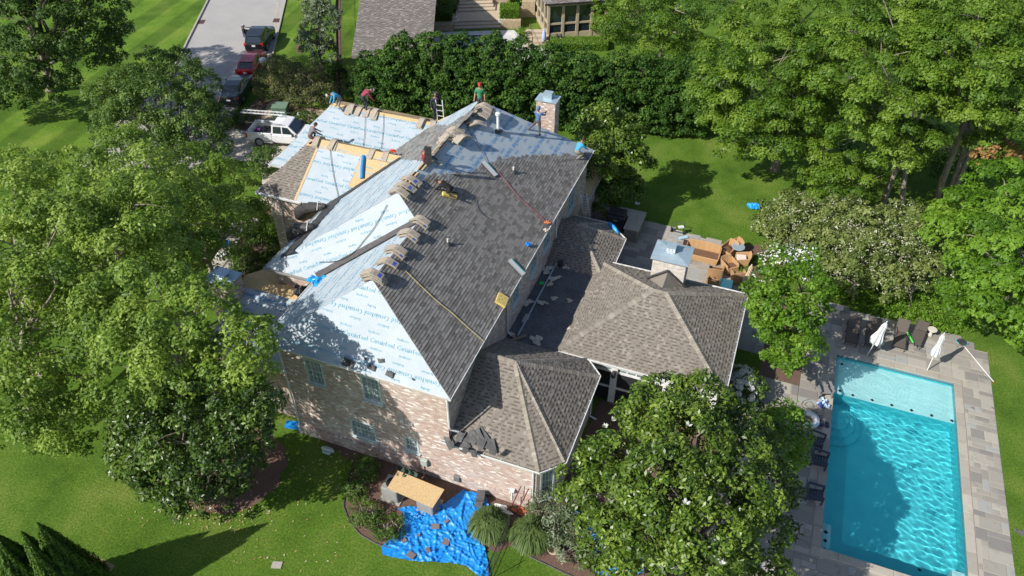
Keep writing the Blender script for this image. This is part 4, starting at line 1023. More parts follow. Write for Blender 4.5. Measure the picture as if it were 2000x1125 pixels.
T('river_birch', 'bright green birch with drooping sprays at the left edge of the picture', 'tree', (60, 800), [(30, 400, 9.5, 75), (105, 365, 9, 55), (150, 330, 8, 45), (25, 330, 8.4, 50), (30, 480, 10, 75), (110, 450, 10.5, 70), (20, 580, 10, 80), (110, 560, 10, 75), (175, 590, 9, 55), (40, 680, 8, 80), (130, 680, 7.5, 65), (40, 760, 5.8, 60), (120, 765, 5, 50), (60, 810, 4, 45), (160, 740, 5.6, 38), (110, 812, 4, 50), (155, 800, 4, 40), (40, 850, 3.2, 40), (80, 640, 7.4, 95), (60, 520, 8, 95), (140, 850, 3, 32)], lf_lime, m_barkp, .22, **bl)
T('river_birch', 'tall bright green birch in the middle of the left group, road behind it', 'tree', (260, 640), [(235, 290, 8.5, 42), (225, 335, 9, 55), (285, 330, 9.4, 48), (195, 390, 10, 62), (265, 400, 10.6, 66), (180, 460, 10, 55), (240, 490, 9.4, 70), (300, 470, 8, 45), (160, 520, 8.6, 45), (215, 555, 8, 50)], lf_lime, m_barkp, .2, **bl)
T('river_birch', 'bright green birch nearest the brick garage corner and the curved front path', 'tree', (420, 560), [(370, 330, 6.2, 48), (335, 375, 7.2, 52), (420, 370, 5.6, 60), (470, 385, 4.4, 38), (360, 430, 6.6, 62), (430, 440, 5.2, 60), (485, 420, 3.8, 32), (330, 490, 6.8, 50), (400, 500, 6, 50), (370, 540, 5.2, 40)], lf_lime, m_barkp, .2, **bl)
T('river_birch', 'bright green birch whose crown reaches the corner of the papered roof', 'tree', (400, 800), [(235, 585, 9.6, 62), (310, 565, 10.2, 62), (385, 600, 10, 58), (210, 645, 9, 55), (280, 650, 9.6, 62), (350, 655, 9.4, 58), (440, 640, 9.6, 50), (490, 660, 9.4, 42), (520, 640, 9.0, 24), (250, 720, 8, 62), (330, 720, 8, 60), (420, 710, 8.4, 55), (480, 720, 8.6, 42)], lf_lime, m_barkp, .22, **bl)
mg = dict(leaf=.20, asp=.46, dens=115, cr=.30, flat=.85, rnd=.95, tj=.22, thresh=.75, gap=1.6)
t = T('magnolia_tree', 'glossy dark magnolia over its mulch ring on the lower left lawn', 'tree', (385, 975), [(330, 780, 6.4, 60), (420, 770, 7.2, 62), (490, 775, 7.6, 45), (280, 830, 5.2, 55), (360, 840, 6, 75), (450, 840, 6.2, 68), (500, 850, 5.2, 32), (260, 880, 3.8, 42), (330, 905, 3.6, 65), (420, 905, 3.8, 70), (480, 900, 3.4, 38), (350, 955, 1.6, 45), (420, 950, 1.8, 42), (300, 940, 2.2, 35)], lf_mag2, r0=.2, **mg)
def flowers(t, pts, size=.13, name='flower', mat=lf_white):
    for q in pts:
        p = G(*q); mb = MB(); r = random.Random(int(q[0]))
        for k in range(6):
            a = k*1.05+r.random(); e = Vector((math.cos(a), math.sin(a), .35)).normalized(); s = e.cross(Vector((0, 0, 1))).normalized()
            mb.add([p, p+e*size*.6+s*size*.35, p+e*size*1.1+Vector((0, 0, .04)), p+e*size*.6-s*size*.35], [(0, 1, 2, 3)])
        mb.build(name, mat, t, kind='stuff')
flowers(t, [(472, 901, 4.1), (462, 912, 4.1), (305, 870, 5.0)])
mag = [(1262, 812, 6.4, 40), (1300, 775, 7.6, 45), (1370, 790, 7.6, 55), (1270, 830, 7.4, 62), (1440, 835, 6.6, 45), (1190, 905, 5.6, 48), (1350, 860, 8.2, 80), (1240, 900, 7.6, 75), (1440, 900, 7.2, 68), (1140, 950, 4.8, 42), (1200, 970, 6.4, 62), (1310, 950, 8.4, 85), (1420, 970, 7.6, 80), (1500, 950, 6.2, 45), (1180, 1040, 5, 52), (1270, 1050, 7, 78), (1380, 1060, 7.6, 85), (1475, 1040, 6, 58), (1230, 1110, 4.6, 55), (1320, 1130, 6, 75), (1420, 1140, 5.5, 70), (1200, 1130, 3.6, 40), (1500, 1120, 4.6, 40), (1520, 860, 5.0, 22)]
t = T('magnolia_tree', 'big glossy magnolia with white blooms in front of the pavilion, right of the bay', 'tree', (1330, 1110), mag, lf_mag, r0=.28, **dict(mg, leaf=.19, dens=135, cr=.31))
flowers(t, [(1198, 820, 6.6), (1228, 885, 7.6), (1255, 778, 7.8), (1375, 835, 8.9), (1340, 982, 9.2), (1165, 968, 5.6), (1458, 875, 7.6), (1525, 908, 5.8), (1393, 1060, 8.2), (1400, 1090, 8), (1410, 1100, 8), (1290, 1107, 7.2), (1527, 1045, 5.2), (1345, 830, 8.9), (1182, 833, 6.2), (1530, 1030, 5.0), (1128, 912, 4.6)])
T('magnolia_tree', 'smaller glossy magnolia standing behind the right corner of the main roof', 'tree', (1200, 380), [(1175, 235, 6.2, 32), (1225, 250, 5.6, 30), (1160, 275, 5.6, 36), (1215, 290, 5, 42), (1180, 320, 4, 42), (1235, 315, 3.8, 32), (1195, 355, 2.2, 40), (1170, 385, 1.2, 32), (1225, 365, 1.8, 28)], lf_mag, r0=.16, **dict(mg, leaf=.24, dens=95))
T('crepe_myrtle', 'fresh yellow-green tree with pale blossom tips between the pavilion and the pool deck', 'tree', (1545, 715), [(1520, 520, 5.8, 34), (1560, 515, 5.8, 34), (1500, 555, 5.6, 34), (1560, 560, 6, 44), (1515, 600, 5.6, 44), (1575, 600, 5, 34), (1500, 640, 4.4, 32), (1550, 645, 4.8, 44), (1570, 680, 3.6, 32), (1535, 690, 3.2, 34), (1520, 705, 2.2, 24), (1490, 590, 4.8, 26)], lf_brt, r0=.12, **dict(big, leaf=.19, dens=125, cr=.3, rnd=.9))
crown('blossom', PL([(1520, 510, 6.1, 34), (1562, 508, 6.1, 32), (1585, 540, 5.8, 20), (1490, 545, 5.8, 20)], .8), lf_white, bpy.data.objects['crepe_myrtle'], leaf=.14, dens=16, cr=.16, tuft=8, inner=0, low=0)
T('sapling_tree', 'slim bright green tree reaching over the edge of the pool deck beside the swim ring', 'tree', (1500, 900), [(1500, 830, 4.6, 32), (1530, 820, 4.2, 30), (1545, 855, 3.6, 32), (1520, 880, 3.2, 34), (1555, 890, 2.6, 20)], lf_brt, r0=.08, **dict(big, leaf=.17, dens=110, cr=.28))
# hedge of hollies behind the house: every plant its own
hb = [(742, 205, 3.9, 40), (795, 215, 5.5, 46), (848, 218, 5.8, 46), (902, 225, 5.9, 46), (957, 228, 6.0, 46), (1012, 232, 5.9, 44), (1070, 238, 5.7, 46), (1130, 240, 5.4, 44), (1190, 243, 5.3, 44), (1245, 245, 5.1, 42), (1300, 250, 5.0, 42), (1350, 255, 5.0, 42)]
where = ['lowest, at its left end', 'at the edge of the neighbour roof', 'below the neighbour flower border', 'before the left end of the neighbour pool', 'before the middle of the neighbour pool', 'before the right end of the neighbour pool', 'just left of the brick roof chimney', 'just right of the brick roof chimney', 'below the neighbour glass room', 'above the small magnolia', 'beside the sunny lawn strip', 'where the hedge meets the big elms']
for i, (px, py, h, r) in enumerate(hb):
    b = G(px, py); rr_ = r*depth(b)/FPX
    lob = [(b.x+rng.uniform(-.2, .2), b.y+rng.uniform(-.2, .2), z, rr_*f, rr_*.8) for z, f in ((h*.18, 1.0), (h*.42, 1.08), (h*.64, 1.02), (h*.84, .74))]
    tree('holly_bush', 'dark clipped holly of the tall hedge '+where[i], 'hedge bush', b, lob, lf_hol, m_bark, .1, group='hollies of the tall hedge', leaf=.19, asp=.6, dens=115, cr=.26, rnd=1.0, gap=1.4)
for i, (px, py, h, r, lab) in enumerate(((700, 185, 1.8, 16, 'small round holly in the shade left of the tall hedge'), (660, 160, 1.6, 15, 'small holly by the metal fence behind the man in blue'), (1380, 225, 3.6, 40, 'lighter green bush between the hedge and the elms'))):
    b = G(px, py); rr_ = r*depth(b)/FPX; tree('holly_bush', lab, 'bush', b, [(b.x, b.y, h*.35, rr_, rr_*.8), (b.x, b.y, h*.75, rr_*.8, rr_*.7)], lf_hol if i < 2 else lf_elm, m_bark, .06, leaf=.2, dens=100, cr=.25, tuft=18)
# right hand wood
ew_ = dict(leaf=.20, asp=.5, dens=125, cr=.62, flat=.42, droop=.22, rnd=.6, gap=1.6)
T('elm_tree', 'broad layered elm on the far lawn with its trunk in sunlight', 'tree', (1513, 333), [(1480, 60, 9.5, 70), (1560, 50, 9.8, 65), (1430, 110, 8, 62), (1510, 120, 9, 75), (1590, 120, 8.6, 60), (1400, 165, 6.5, 48), (1460, 185, 7, 65), (1550, 190, 7.2, 65), (1400, 215, 5, 40), (1460, 250, 5, 48), (1530, 255, 5, 52), (1590, 200, 6, 50), (1590, 265, 4, 35), (1430, 285, 3.4, 25)], lf_elm, m_bark, .3, **ew_)
T('elm_tree', 'tall elm in the middle of the wood with pale dead twigs showing', 'tree', (1760, 400), [(1660, 60, 11, 68), (1740, 40, 12, 75), (1640, 130, 10, 65), (1720, 120, 11, 75), (1800, 120, 11, 70), (1650, 200, 8, 60), (1730, 200, 9, 70), (1800, 210, 8.5, 60), (1690, 270, 6, 55), (1770, 270, 6.5, 55)], lf_elm, m_barkp, .2, **ew_)
T('elm_tree', 'elm filling the upper right corner above the leaning pale trunks', 'tree', (1850, 392), [(1830, 30, 12.5, 75), (1910, 40, 13, 80), (1990, 60, 12, 75), (1860, 110, 11.5, 70), (1940, 130, 11, 75), (1880, 190, 9, 55), (1970, 210, 9, 60), (1940, 270, 6.5, 38)], lf_elm, m_barkp, .24, **ew_)
T('elm_tree', 'dark young elm low behind the leaning trunk at the back of the lawn', 'tree', (1620, 390), [(1600, 300, 4.0, 38), (1640, 340, 3.4, 45), (1600, 350, 2.6, 34), (1660, 370, 2.4, 36), (1690, 360, 3, 36)], lf_elm, m_bark, .12, **dict(ew_, leaf=.19, dens=110))
def trunk(label, pts, r, cat='tree trunk', mat=m_barkp):
    P = [G(*p) for p in pts]; t = thing('leaning_trunk', label, cat, P[0]); mb = MB()
    rs = [r*(1-.6*i/(len(P)-1)) for i in range(len(P))]; mb.tube(P, rs, 9); mb.build('trunk', mat, t, smooth=True)
    b = MB(); rr = random.Random(int(P[0].x*9))
    for k in range(7):
        s = P[-1].lerp(P[-2], rr.random()); d = Vector((rr.uniform(-1, 1), rr.uniform(-1, 1), rr.uniform(.1, 1))).normalized(); b.tube([s, s+d*.9+Vector((0, 0, .15)), s+d*1.8], [.06, .035, .012], 5, cap=False)
    b.build('branches', mat, t); return t
trunk('sunlit pale trunk leaning right above the blossoming shrubs, leftmost of the leaning trunks', [(1722, 405, 0), (1732, 375, 1.3), (1745, 345, 2.6), (1756, 320, 3.8)], .24)
trunk('pale trunk leaning right up into the crown, middle of the leaning trunks', [(1828, 392, 0), (1842, 350, 2), (1862, 300, 4.2), (1885, 240, 6.8), (1893, 175, 9)], .24)
trunk('pale trunk leaning strongly right beside the dry brown leaves', [(1838, 388, 0), (1868, 365, 1.5), (1900, 290, 4.5), (1930, 245, 6.4)], .19)
T('beech_tree', 'bright green tree with feathery layered branches filling the right edge by the deck corner', 'tree', (1985, 600), [(1960, 350, 6.5, 55), (1900, 400, 5.6, 52), (1980, 420, 7, 65), (1870, 450, 5, 48), (1930, 470, 6.6, 70), (2010, 500, 7, 65), (1890, 520, 5, 55), (1960, 550, 5.6, 68), (1890, 575, 3.8, 36), (1950, 592, 4.0, 46), (2000, 610, 4.6, 52), (2000, 640, 2.8, 34), (2035, 650, 3, 34)], lf_brt, m_bark, .25, **dict(ew_, leaf=.22, dens=100, cr=.5, flat=.3, droop=.4))
dr = crown('dry_leaves', PL([(1950, 290, 6.3, 26), (1925, 305, 5.8, 22), (1975, 300, 6, 20)], .6), lf_dry, bpy.data.objects['beech_tree'], leaf=.2, dens=70, cr=.3, tuft=14)
for i, (l, lab) in enumerate((([(1545, 420, 1.58, 48), (1590, 440, 2.02, 50), (1540, 470, 1.30, 45), (1600, 490, 1.73, 45), (1500, 440, 1.10, 25)], 'cream flowered viburnum at the left end of the belt, beside the folded blue tarp'),
                            ([(1650, 430, 2.30, 50), (1700, 450, 2.45, 50), (1640, 480, 2.16, 48), (1690, 500, 2.16, 52), (1650, 530, 1.58, 45)], 'cream flowered viburnum in the middle of the shrub belt behind the loungers'),
                            ([(1760, 440, 2.45, 48), (1810, 470, 2.45, 48), (1760, 500, 2.16, 52), (1810, 530, 1.87, 45), (1740, 545, 1.44, 42)], 'green viburnum at the right end of the shrub belt, touching the feathery tree'))):
    b = G(*((1560, 530), (1665, 590), (1775, 600))[i]); L_ = PL(l, .8)
    tt = tree('viburnum_shrub', lab, 'shrub', b, L_, lf_vib, m_barkp, .1, group='viburnums of the shrub belt', leaf=.19, asp=.6, dens=105, cr=.3, tuft=20, rnd=.85)
    crown('blossom', L_, lf_cream, tt, leaf=.12, dens=18 if i < 2 else 8, cr=.16, tuft=10, inner=0, low=-.1)
# left far: silver poplar, bronze shrubs
T('silver_maple', 'pale silvery green tree between the road and the neighbour fence', 'tree', (628, 135), [(620, 20, 5, 28), (625, 55, 3.8, 32), (615, 85, 2.6, 28), (635, 105, 1.8, 25), (640, 30, 4.6, 24), (610, -15, 6, 26)], lf_sil, m_barkp, .12, **dict(big, leaf=.22, dens=85, cr=.3))
for q, lab in (((552, 190), 'rounded bronze green shrub beside the parked black car'), ((608, 210), 'rounded bronze green shrub right behind the utility box')):
    b = G(*q); s = 1.5
    tree('bronze_shrub', lab, 'shrub', b, [(b.x-.7, b.y+.2, 1.5, 1.4, 1.2), (b.x+.9, b.y+.3, 1.6, 1.5, 1.2), (b.x, b.y-.4, 1.1, 1.5, 1.0), (b.x, b.y+.6, 2.2, 1.3, 1.0)], lf_brn, m_bark, .08, leaf=.16, dens=130, cr=.3, tuft=20, asp=.4, rnd=1)
def shrub(name, label, px, py, r, h, mat, cat='shrub', group=None, z0=0, **kw):
    b = G(px, py, z0); k = dict(leaf=.13, dens=150, cr=.18, tuft=16, asp=.45, rnd=.9); k.update(kw)
    return tree(name, label, cat, b, [(b.x-r*.25, b.y, h*.45, r*.85, h*.5), (b.x+r*.3, b.y+r*.15, h*.55, r*.75, h*.48), (b.x, b.y-r*.3, h*.4, r*.75, h*.42)], mat, m_bark, .04, group=group, **k)
shrub('juniper_bush', 'dark spreading evergreen beside the white pickup and the driveway', 522, 335, 1.25, 1.7, lf_jun, leaf=.17, dens=120)
shrub('juniper_bush', 'low juniper between the driveway and the gravel patch', 470, 238, 1.2, .8, lf_jun)
shrub('juniper_bush', 'low green bush by the round white globe light behind the pickup', 590, 243, 1.0, .9, lf_jun)
for q, r, h, lab in (((545, 462), 1.1, 1.1, 'yellow-green bush at the foot of the garage wall downspout'), ((580, 470), .9, 1.0, 'yellow-green bush by the right corner of the garage wall')):
    shrub('garden_shrub', lab, *q, r, h, lf_brt)
for q, r, h, lab in (((500, 500), 1.5, 1.0, 'dark low evergreen inside the curve of the front path'), ((520, 455), 1.3, 1.0, 'dark evergreen between the path and the garage wall'), ((555, 520), 1.3, .9, 'dark evergreen beside the papered roof corner'), ((490, 530), 1.2, .8, 'dark evergreen just behind the left steel capped chimney'), ((420, 470), 1.2, .9, 'dark shrub on the far side of the front path')):
    shrub('yew_bush', lab, *q, r, h, lf_jun)
for q, r, h, lab in (((712, 930), .62, 1.0, 'upright dark shrub at the top of the mulch bed by the brick wall'), ((695, 965), .45, .6, 'small dark shrub with a cane leaning in it'), ((715, 1010), .62, .7, 'dark shrub left of the air conditioner bed'), ((762, 1038), .62, .7, 'dark shrub touching the left edge of the blue tarp')):
    shrub('bed_shrub', lab, *q, r, h, lf_jun, group='dark shrubs of the mulch bed', leaf=.11, dens=190)
shrub('juniper_bush', 'grey-green billowing shrub beside the glazed bay', 1095, 1020, 1.35, 1.7, lf_sil, leaf=.12, dens=170)
shrub('juniper_bush', 'grey-green shrub spilling along the bed under the magnolia', 1135, 1060, 1.3, 1.3, lf_sil, leaf=.12, dens=150)
t = shrub('hydrangea', 'white hydrangea in full bloom against the right side of the pavilion', 1440, 780, 1.1, 1.7, lf_mag2, leaf=.17, dens=110)
b = G(1440, 780); fm = MB(); hr = random.Random(2)
hl = []
for k in range(70):
    a = hr.uniform(0, 6.28); q = hr.uniform(.2, 1.15); hl.append((b.x+math.cos(a)*q*.75, b.y+math.sin(a)*q*1.35, 1.75-.7*q*q+hr.uniform(-.15, .1), .13, .11))
crown('bloom', hl, lf_white, t, leaf=.07, asp=.9, dens=420, cr=.03, tuft=6, inner=0)
# arborvitae cones
def conifer(label, tip, h, R, seed):
    tp_ = G(tip[0], tip[1], h); b = Vector((tp_.x, tp_.y, 0)); t = thing('arborvitae', label, 'conifer', b, group='arborvitae cones'); n = int(R*h*5200); g_ = np.random.default_rng(seed)
    v = 1-np.sqrt(g_.uniform(0, 1, n)); a = g_.uniform(0, 2*math.pi, n); r = R*(1-v)**.8*(1-np.exp(-v*14)*.35)*(1+.10*np.sin(a*7+v*9+seed)+.08*np.sin(a*15-v*31)+.05*np.sin(v*70+a*3))*g_.uniform(.86, 1.04, n)
    Cc = np.stack([b.x+r*np.cos(a), b.y+r*np.sin(a), .1+v*h*.99], 1); Nv = np.stack([np.cos(a), np.sin(a), np.full(n, .45)], 1)+g_.normal(size=(n, 3))*.35; Nv /= np.linalg.norm(Nv, axis=1)[:, None]
    link('foliage', leaf_mesh('foliage', Cc, Nv, .105*g_.uniform(.7, 1.3, n), .45, g_.uniform(0, .3, n)+.25*np.sin(a*7+v*9+seed)), lf_arb, t)
    MB().lathe([(R*.75, .1), (R*.6, h*.3), (R*.35, h*.65), (.04, h*.92)], 12, b).build('inner_twigs', M('inner_twigs', (.03, .035, .012), .9) if seed == 1 else bpy.data.materials['inner_twigs'], t)
conifer('dark cone shaped arborvitae, tallest and rightmost in the bottom left corner', (74, 1022), 5.8, 1.15, 1)
conifer('narrow cone shaped arborvitae peeping up between two taller ones at bottom left', (42, 1038), 5.2, .8, 2)
conifer('dark cone shaped arborvitae nearest the bottom edge of the picture', (56, 1062), 5.4, .85, 3)
conifer('dark cone shaped arborvitae cut by the left picture edge', (-12, 1042), 5.2, 1.1, 4)
# ornamental grasses
def grass_clump(px, py, R, H, label):
    b = G(px, py); t = thing('ornamental_grass', label, 'grass clump', b, group='arching ornamental grasses'); n = 2600
    a = rng.uniform(0, 2*math.pi, n); q = np.sqrt(rng.uniform(0, 1, n)); V = []; 
    out = R*q*rng.uniform(.8, 1.1, n); hh = H*(1-.35*q**2)*rng.uniform(.8, 1.1, n); w = .012
    cx, sx = np.cos(a), np.sin(a); pts = []
    for f, hf in ((.12, 0), (.35, .7), (.7, 1.0), (1.0, .62-.4)):
        z = hh*hf if hf < 1 else hh; pts.append((out*f*cx, out*f*sx, hh*{0: 0, .7: .72, 1.0: 1.0}.get(hf, .45)))
    W = np.stack([-sx*w, cx*w, 0*a], 1); P = []
    for (x, y, z) in pts:
        c = np.stack([x, y, z], 1); P += [c-W, c+W]
    V = np.stack(P, 1).reshape(-1, 3); F = []
    base = np.arange(n)[:, None]*8; F = np.concatenate([base+np.array([0, 1, 3, 2]), base+np.array([2, 3, 5, 4]), base+np.array([4, 5, 7, 6])])
    me = np_mesh('blades', V, F, attrs={'tint': np.repeat(rng.uniform(0, .5, n), 8)}); o = link('blades', me, lf_grs, t, world=False, kind='stuff'); return t
grass_clump(957, 1035, 1.0, 1.25, 'arching ornamental grass touching the right edge of the blue tarp')
grass_clump(1037, 1055, 1.0, 1.3, 'arching ornamental grass on the right of the iron fence')
# ivy strip along the deck, flowering border
iv = PL([(1610+22*k, 572+int(5.9*k), .15, 20) for k in range(12)]+[(1630+22*k, 560+int(5.9*k), .18, 22) for k in range(13)]+[(1660+22*k, 550+int(5.9*k), .2, 22) for k in range(11)], .45)
props(crown('ground_ivy', iv, lf_brt, None, leaf=.12, dens=130, cr=.2, tuft=16, inner=0, low=0, thresh=.5), None, None, None, 'stuff')
iv = PL([(1560+25*k, 545+int(3*k), .15, 30) for k in range(4)], .4)
# a carpet of leaf litter
n = 300; lit = []
for k in range(n):
    px, py = random.choice([(random.uniform(430, 700), random.uniform(940, 1120)), (random.gauss(400, 60), random.gauss(1005, 15)), (random.gauss(430, 50), random.gauss(1010, 14)), (random.uniform(560, 700), random.uniform(880, 960))]); p = G(px, py); lit.append(p)
lm = MB(); lm_r = random.Random(4)
for p in lit:
    a = lm_r.uniform(0, 6.28); l = lm_r.uniform(.035, .07); d = Vector((math.cos(a), math.sin(a), lm_r.uniform(0, .3))); s = Vector((-d.y, d.x, .1)); c = Vector((p.x, p.y, .035))
    lm.add([c-d*l, c+s*l*.45, c+d*l, c-s*l*.45], [(0, 1, 2, 3)])
lm.build('fallen_leaves', M('dry_leaf', (.4, .3, .15), .8, ramp=[(0, (.42, .30, .13)), (.4, (.55, .45, .25)), (.7, (.34, .20, .08)), (.9, (.6, .55, .4))]), kind='stuff')
# ================= people =================
m_skin = M('skin', (.36, .20, .13), .6); m_hair = M('hair', (.03, .022, .018), .7)
def cloth(name, c, c2=None): return M(name, c, .85, col2=c2 or tuple(v*.75 for v in c), nscale=7, bump=.3, bscale=12)
def person(label, loc, rz, J, shirt, pants, boots, hat=None, hood=None, held=None, skin_arm=False, scale=1.0):
    """J: joints in metres, facing +Y; body grown as one skin"""
    D = dict(pel=(0, 0, .95), spi=(0, 0, 1.15), che=(0, 0, 1.36), nec=(0, .01, 1.50), hed=(0, .03, 1.63),
             sl=(-.19, 0, 1.43), el=(-.26, -.02, 1.15), wl=(-.27, .08, .92), sr=(.19, 0, 1.43), er=(.26, -.02, 1.15), wr=(.27, .08, .92),
             hl=(-.10, 0, .90), kl=(-.11, .02, .48), al=(-.12, -.02, .08), tl=(-.13, .17, .04), hr=(.10, 0, .90), kr=(.11, .02, .48), ar=(.12, -.02, .08), tr=(.13, .17, .04))
    D.update(J); names = list(D); idx = {n: i for i, n in enumerate(names)}
    E_ = [('pel', 'spi'), ('spi', 'che'), ('che', 'nec'), ('nec', 'hed'), ('che', 'sl'), ('sl', 'el'), ('el', 'wl'), ('che', 'sr'), ('sr', 'er'), ('er', 'wr'),
          ('pel', 'hl'), ('hl', 'kl'), ('kl', 'al'), ('al', 'tl'), ('pel', 'hr'), ('hr', 'kr'), ('kr', 'ar'), ('ar', 'tr')]
    RR = dict(pel=.155, spi=.14, che=.165, nec=.062, hed=.075, sl=.085, el=.055, wl=.036, sr=.085, er=.055, wr=.036, hl=.105, kl=.070, al=.050, tl=.042, hr=.105, kr=.070, ar=.050, tr=.042)
    V = [Vector(D[n]) for n in names]; ED = [(idx[a], idx[b]) for a, b in E_]; rad = [RR[n] for n in names]
    for s in ('l', 'r'):   # hands: palm and five curled fingers
        w = Vector(D['w'+s]); d = (w-Vector(D['e'+s])).normalized(); sd = d.cross(Vector((0, 0, 1))); sd = sd.normalized() if sd.length > .1 else Vector((1, 0, 0)); dn = d.cross(sd)
        palm = w+d*.07; V.append(palm); rad.append(.034); pi = len(V)-1; ED.append((idx['w'+s], pi))
        for k, (o, l) in enumerate(((-.033, .055), (-.011, .065), (.011, .062), (.033, .05))):
            a = palm+sd*o+d*.035; b = a+d*l*.6+dn*.012; V += [a, b]; rad += [.010, .008]; ED += [(pi, len(V)-2), (len(V)-2, len(V)-1)]
        a = palm+sd*.045+d*.0; b = a+d*.035+sd*.012; V += [a, b]; rad += [.011, .009]; ED += [(pi, len(V)-2), (len(V)-2, len(V)-1)]
    me = bpy.data.meshes.new('body'); me.from_pydata(V, ED, []); o = bpy.data.objects.new('tmp', me); COL.objects.link(o)
    md = o.modifiers.new('skin', 'SKIN'); md.use_smooth_shade = True
    sv = me.skin_vertices[0].data
    for i, r_ in enumerate(rad): sv[i].radius = (r_, r_*(.72 if i in (idx['pel'], idx['spi'], idx['che']) else 1)); sv[i].use_root = (i == 0)
    sb_ = o.modifiers.new('sub', 'SUBSURF'); sb_.levels = 1; sb_.render_levels = 1
    bpy.context.view_layer.update()
    body = bpy.data.meshes.new_from_object(o.evaluated_get(bpy.context.evaluated_depsgraph_get())); bpy.data.objects.remove(o)
    # materials by the nearest bone
    bones = [(Vector(D[a]), Vector(D[b]), (a, b)) for a, b in E_]; ms = []
    for f in body.polygons:
        c = f.center; best = None
        for a, b, nm in bones:
            t = max(0, min(1, (c-a).dot(b-a)/(b-a).length_squared)); dd = (c-(a+(b-a)*t)).length
            if best is None or dd < best[0]: best = (dd, nm, t)
        a, b = best[1]; t = best[2]
        if b[0] == 'w' and len(b) == 2: m = 1 if (t > .93 or (skin_arm and t > .1)) else 0
        elif b == 'hed' or (b == 'nec' and t > .6): m = 1
        elif b in ('tl', 'tr') or (b in ('al', 'ar') and t > .85): m = 3
        elif b[0] in 'hka' and b not in ('hed',): m = 2
        elif a == 'pel' and b == 'spi': m = 2 if t < .25 else 0
        else: m = 0
        ms.append(m)
    body.polygons.foreach_set('material_index', ms)
    p = thing('person', label, 'person', loc, rz, 'roofers at work' if loc[2] > 2 else None)
    for m in (shirt, m_skin, pants, boots): body.materials.append(m)
    body.polygons.foreach_set('use_smooth', [True]*len(body.polygons))
    bo = bpy.data.objects.new('body', body); COL.objects.link(bo); bo.parent = p
    hc = Vector(D['hed'])+(Vector(D['hed'])-Vector(D['nec'])).normalized()*.07; ax = (Vector(D['hed'])-Vector(D['nec'])).normalized()
    Q = Vector((0, 0, 1)).rotation_difference(ax).to_matrix().to_4x4(); Mh = Matrix.Translation(hc) @ Q
    hd = MB().lathe([(.02, -.125), (.055, -.11), (.074, -.06), (.084, 0), (.086, .05), (.075, .095), (.045, .12), (.01, .13)], 12)
    hd.v = [(x*.92, y*1.12+(.012 if y > 0 else 0), z) for x, y, z in hd.v]
    hd.add([(0, .125, -.02), (-.016, .098, -.03), (.016, .098, -.03), (0, .098, .025)], [(0, 1, 2), (0, 3, 1), (0, 2, 3)])
    hd.cbox((-.088, 0, -.01), .02, .03, .05).cbox((.088, 0, -.01), .02, .03, .05)
    hd.xf(Mh).build('head', m_skin, p, world=False, smooth=True)
    ey = MB().cbox((-.032, .094, .015), .02, .014, .012).cbox((.032, .094, .015), .02, .014, .012).cbox((0, .098, -.062), .045, .012, .010); ey.xf(Mh).build('face', m_hair, p, world=False)
    if hood: MB().lathe([(.06, -.15), (.105, -.08), (.112, 0), (.110, .06), (.085, .12), (.03, .15)], 12).xf(Mh @ Matrix.Translation((0, -.022, .01))).build('hood', hood, p, world=False, smooth=True)
    else: MB().lathe([(.085, -.06), (.092, 0), (.093, .05), (.08, .10), (.03, .135)], 12).xf(Mh @ Matrix.Translation((0, -.014, .0))).build('hair', m_hair, p, world=False, smooth=True)
    if hat: MB().lathe([(.098, .035), (.10, .06), (.092, .11), (.06, .145), (.01, .155)], 12).cbox((0, .125, .045), .13, .11, .012).xf(Mh).build('cap', hat, p, world=False, smooth=True)
    return p
k_boot = cloth('boot', (.06, .045, .035)); k_boot2 = cloth('light_boot', (.42, .36, .28)); k_blk = cloth('black_cloth', (.018, .018, .02)); k_gry = cloth('grey_trousers', (.10, .10, .105)); k_khk = cloth('khaki_trousers', (.30, .26, .20))
k_nav = cloth('navy_cloth', (.03, .035, .06)); k_blu = cloth('sky_blue_shirt', (.06, .36, .62)); k_mar = cloth('maroon_shirt', (.30, .045, .08)); k_red = cloth('dark_red_shirt', (.28, .025, .035)); k_grn = cloth('green_shirt', (.05, .26, .12))
k_hbl = cloth('blue_hoodie', (.09, .17, .36)); k_jean = cloth('jeans', (.07, .11, .18)); k_rcap = cloth('red_cap', (.55, .02, .02)); k_wcap = cloth('white_cap', (.55, .53, .5)); k_gsh = cloth('grey_shirt', (.20, .19, .20)); k_brn = cloth('brown_cloth', (.16, .07, .04))
def stand(p, dz=0): q = Vector(p); q.z += dz; return q
A_ = dict
bend = A_(pel=(0, -.12, .82), spi=(0, .02, .98), che=(0, .20, 1.08), nec=(0, .34, 1.12), hed=(0, .46, 1.12), sl=(-.19, .22, 1.10), sr=(.19, .22, 1.10), el=(-.24, .30, .82), er=(.24, .32, .82), wl=(-.16, .42, .60), wr=(.18, .45, .60),
          hl=(-.11, -.12, .80), hr=(.11, -.12, .80), kl=(-.16, .12, .46), kr=(.14, .12, .46), al=(-.18, -.02, .06), ar=(.16, -.06, .06), tl=(-.2, .17, .03), tr=(.18, .13, .03))
crouch = A_(pel=(0, -.18, .38), spi=(0, -.08, .55), che=(0, .06, .72), nec=(0, .16, .84), hed=(0, .24, .93), sl=(-.19, .08, .78), sr=(.19, .08, .78), el=(-.25, .28, .60), er=(.26, .26, .58), wl=(-.14, .46, .48), wr=(.20, .46, .40),
            hl=(-.12, -.16, .36), hr=(.12, -.16, .36), kl=(-.2, .28, .50), kr=(.22, .18, .20), al=(-.18, .12, .06), ar=(.20, -.2, .08), tl=(-.2, .30, .03), tr=(.2, -.34, .05))
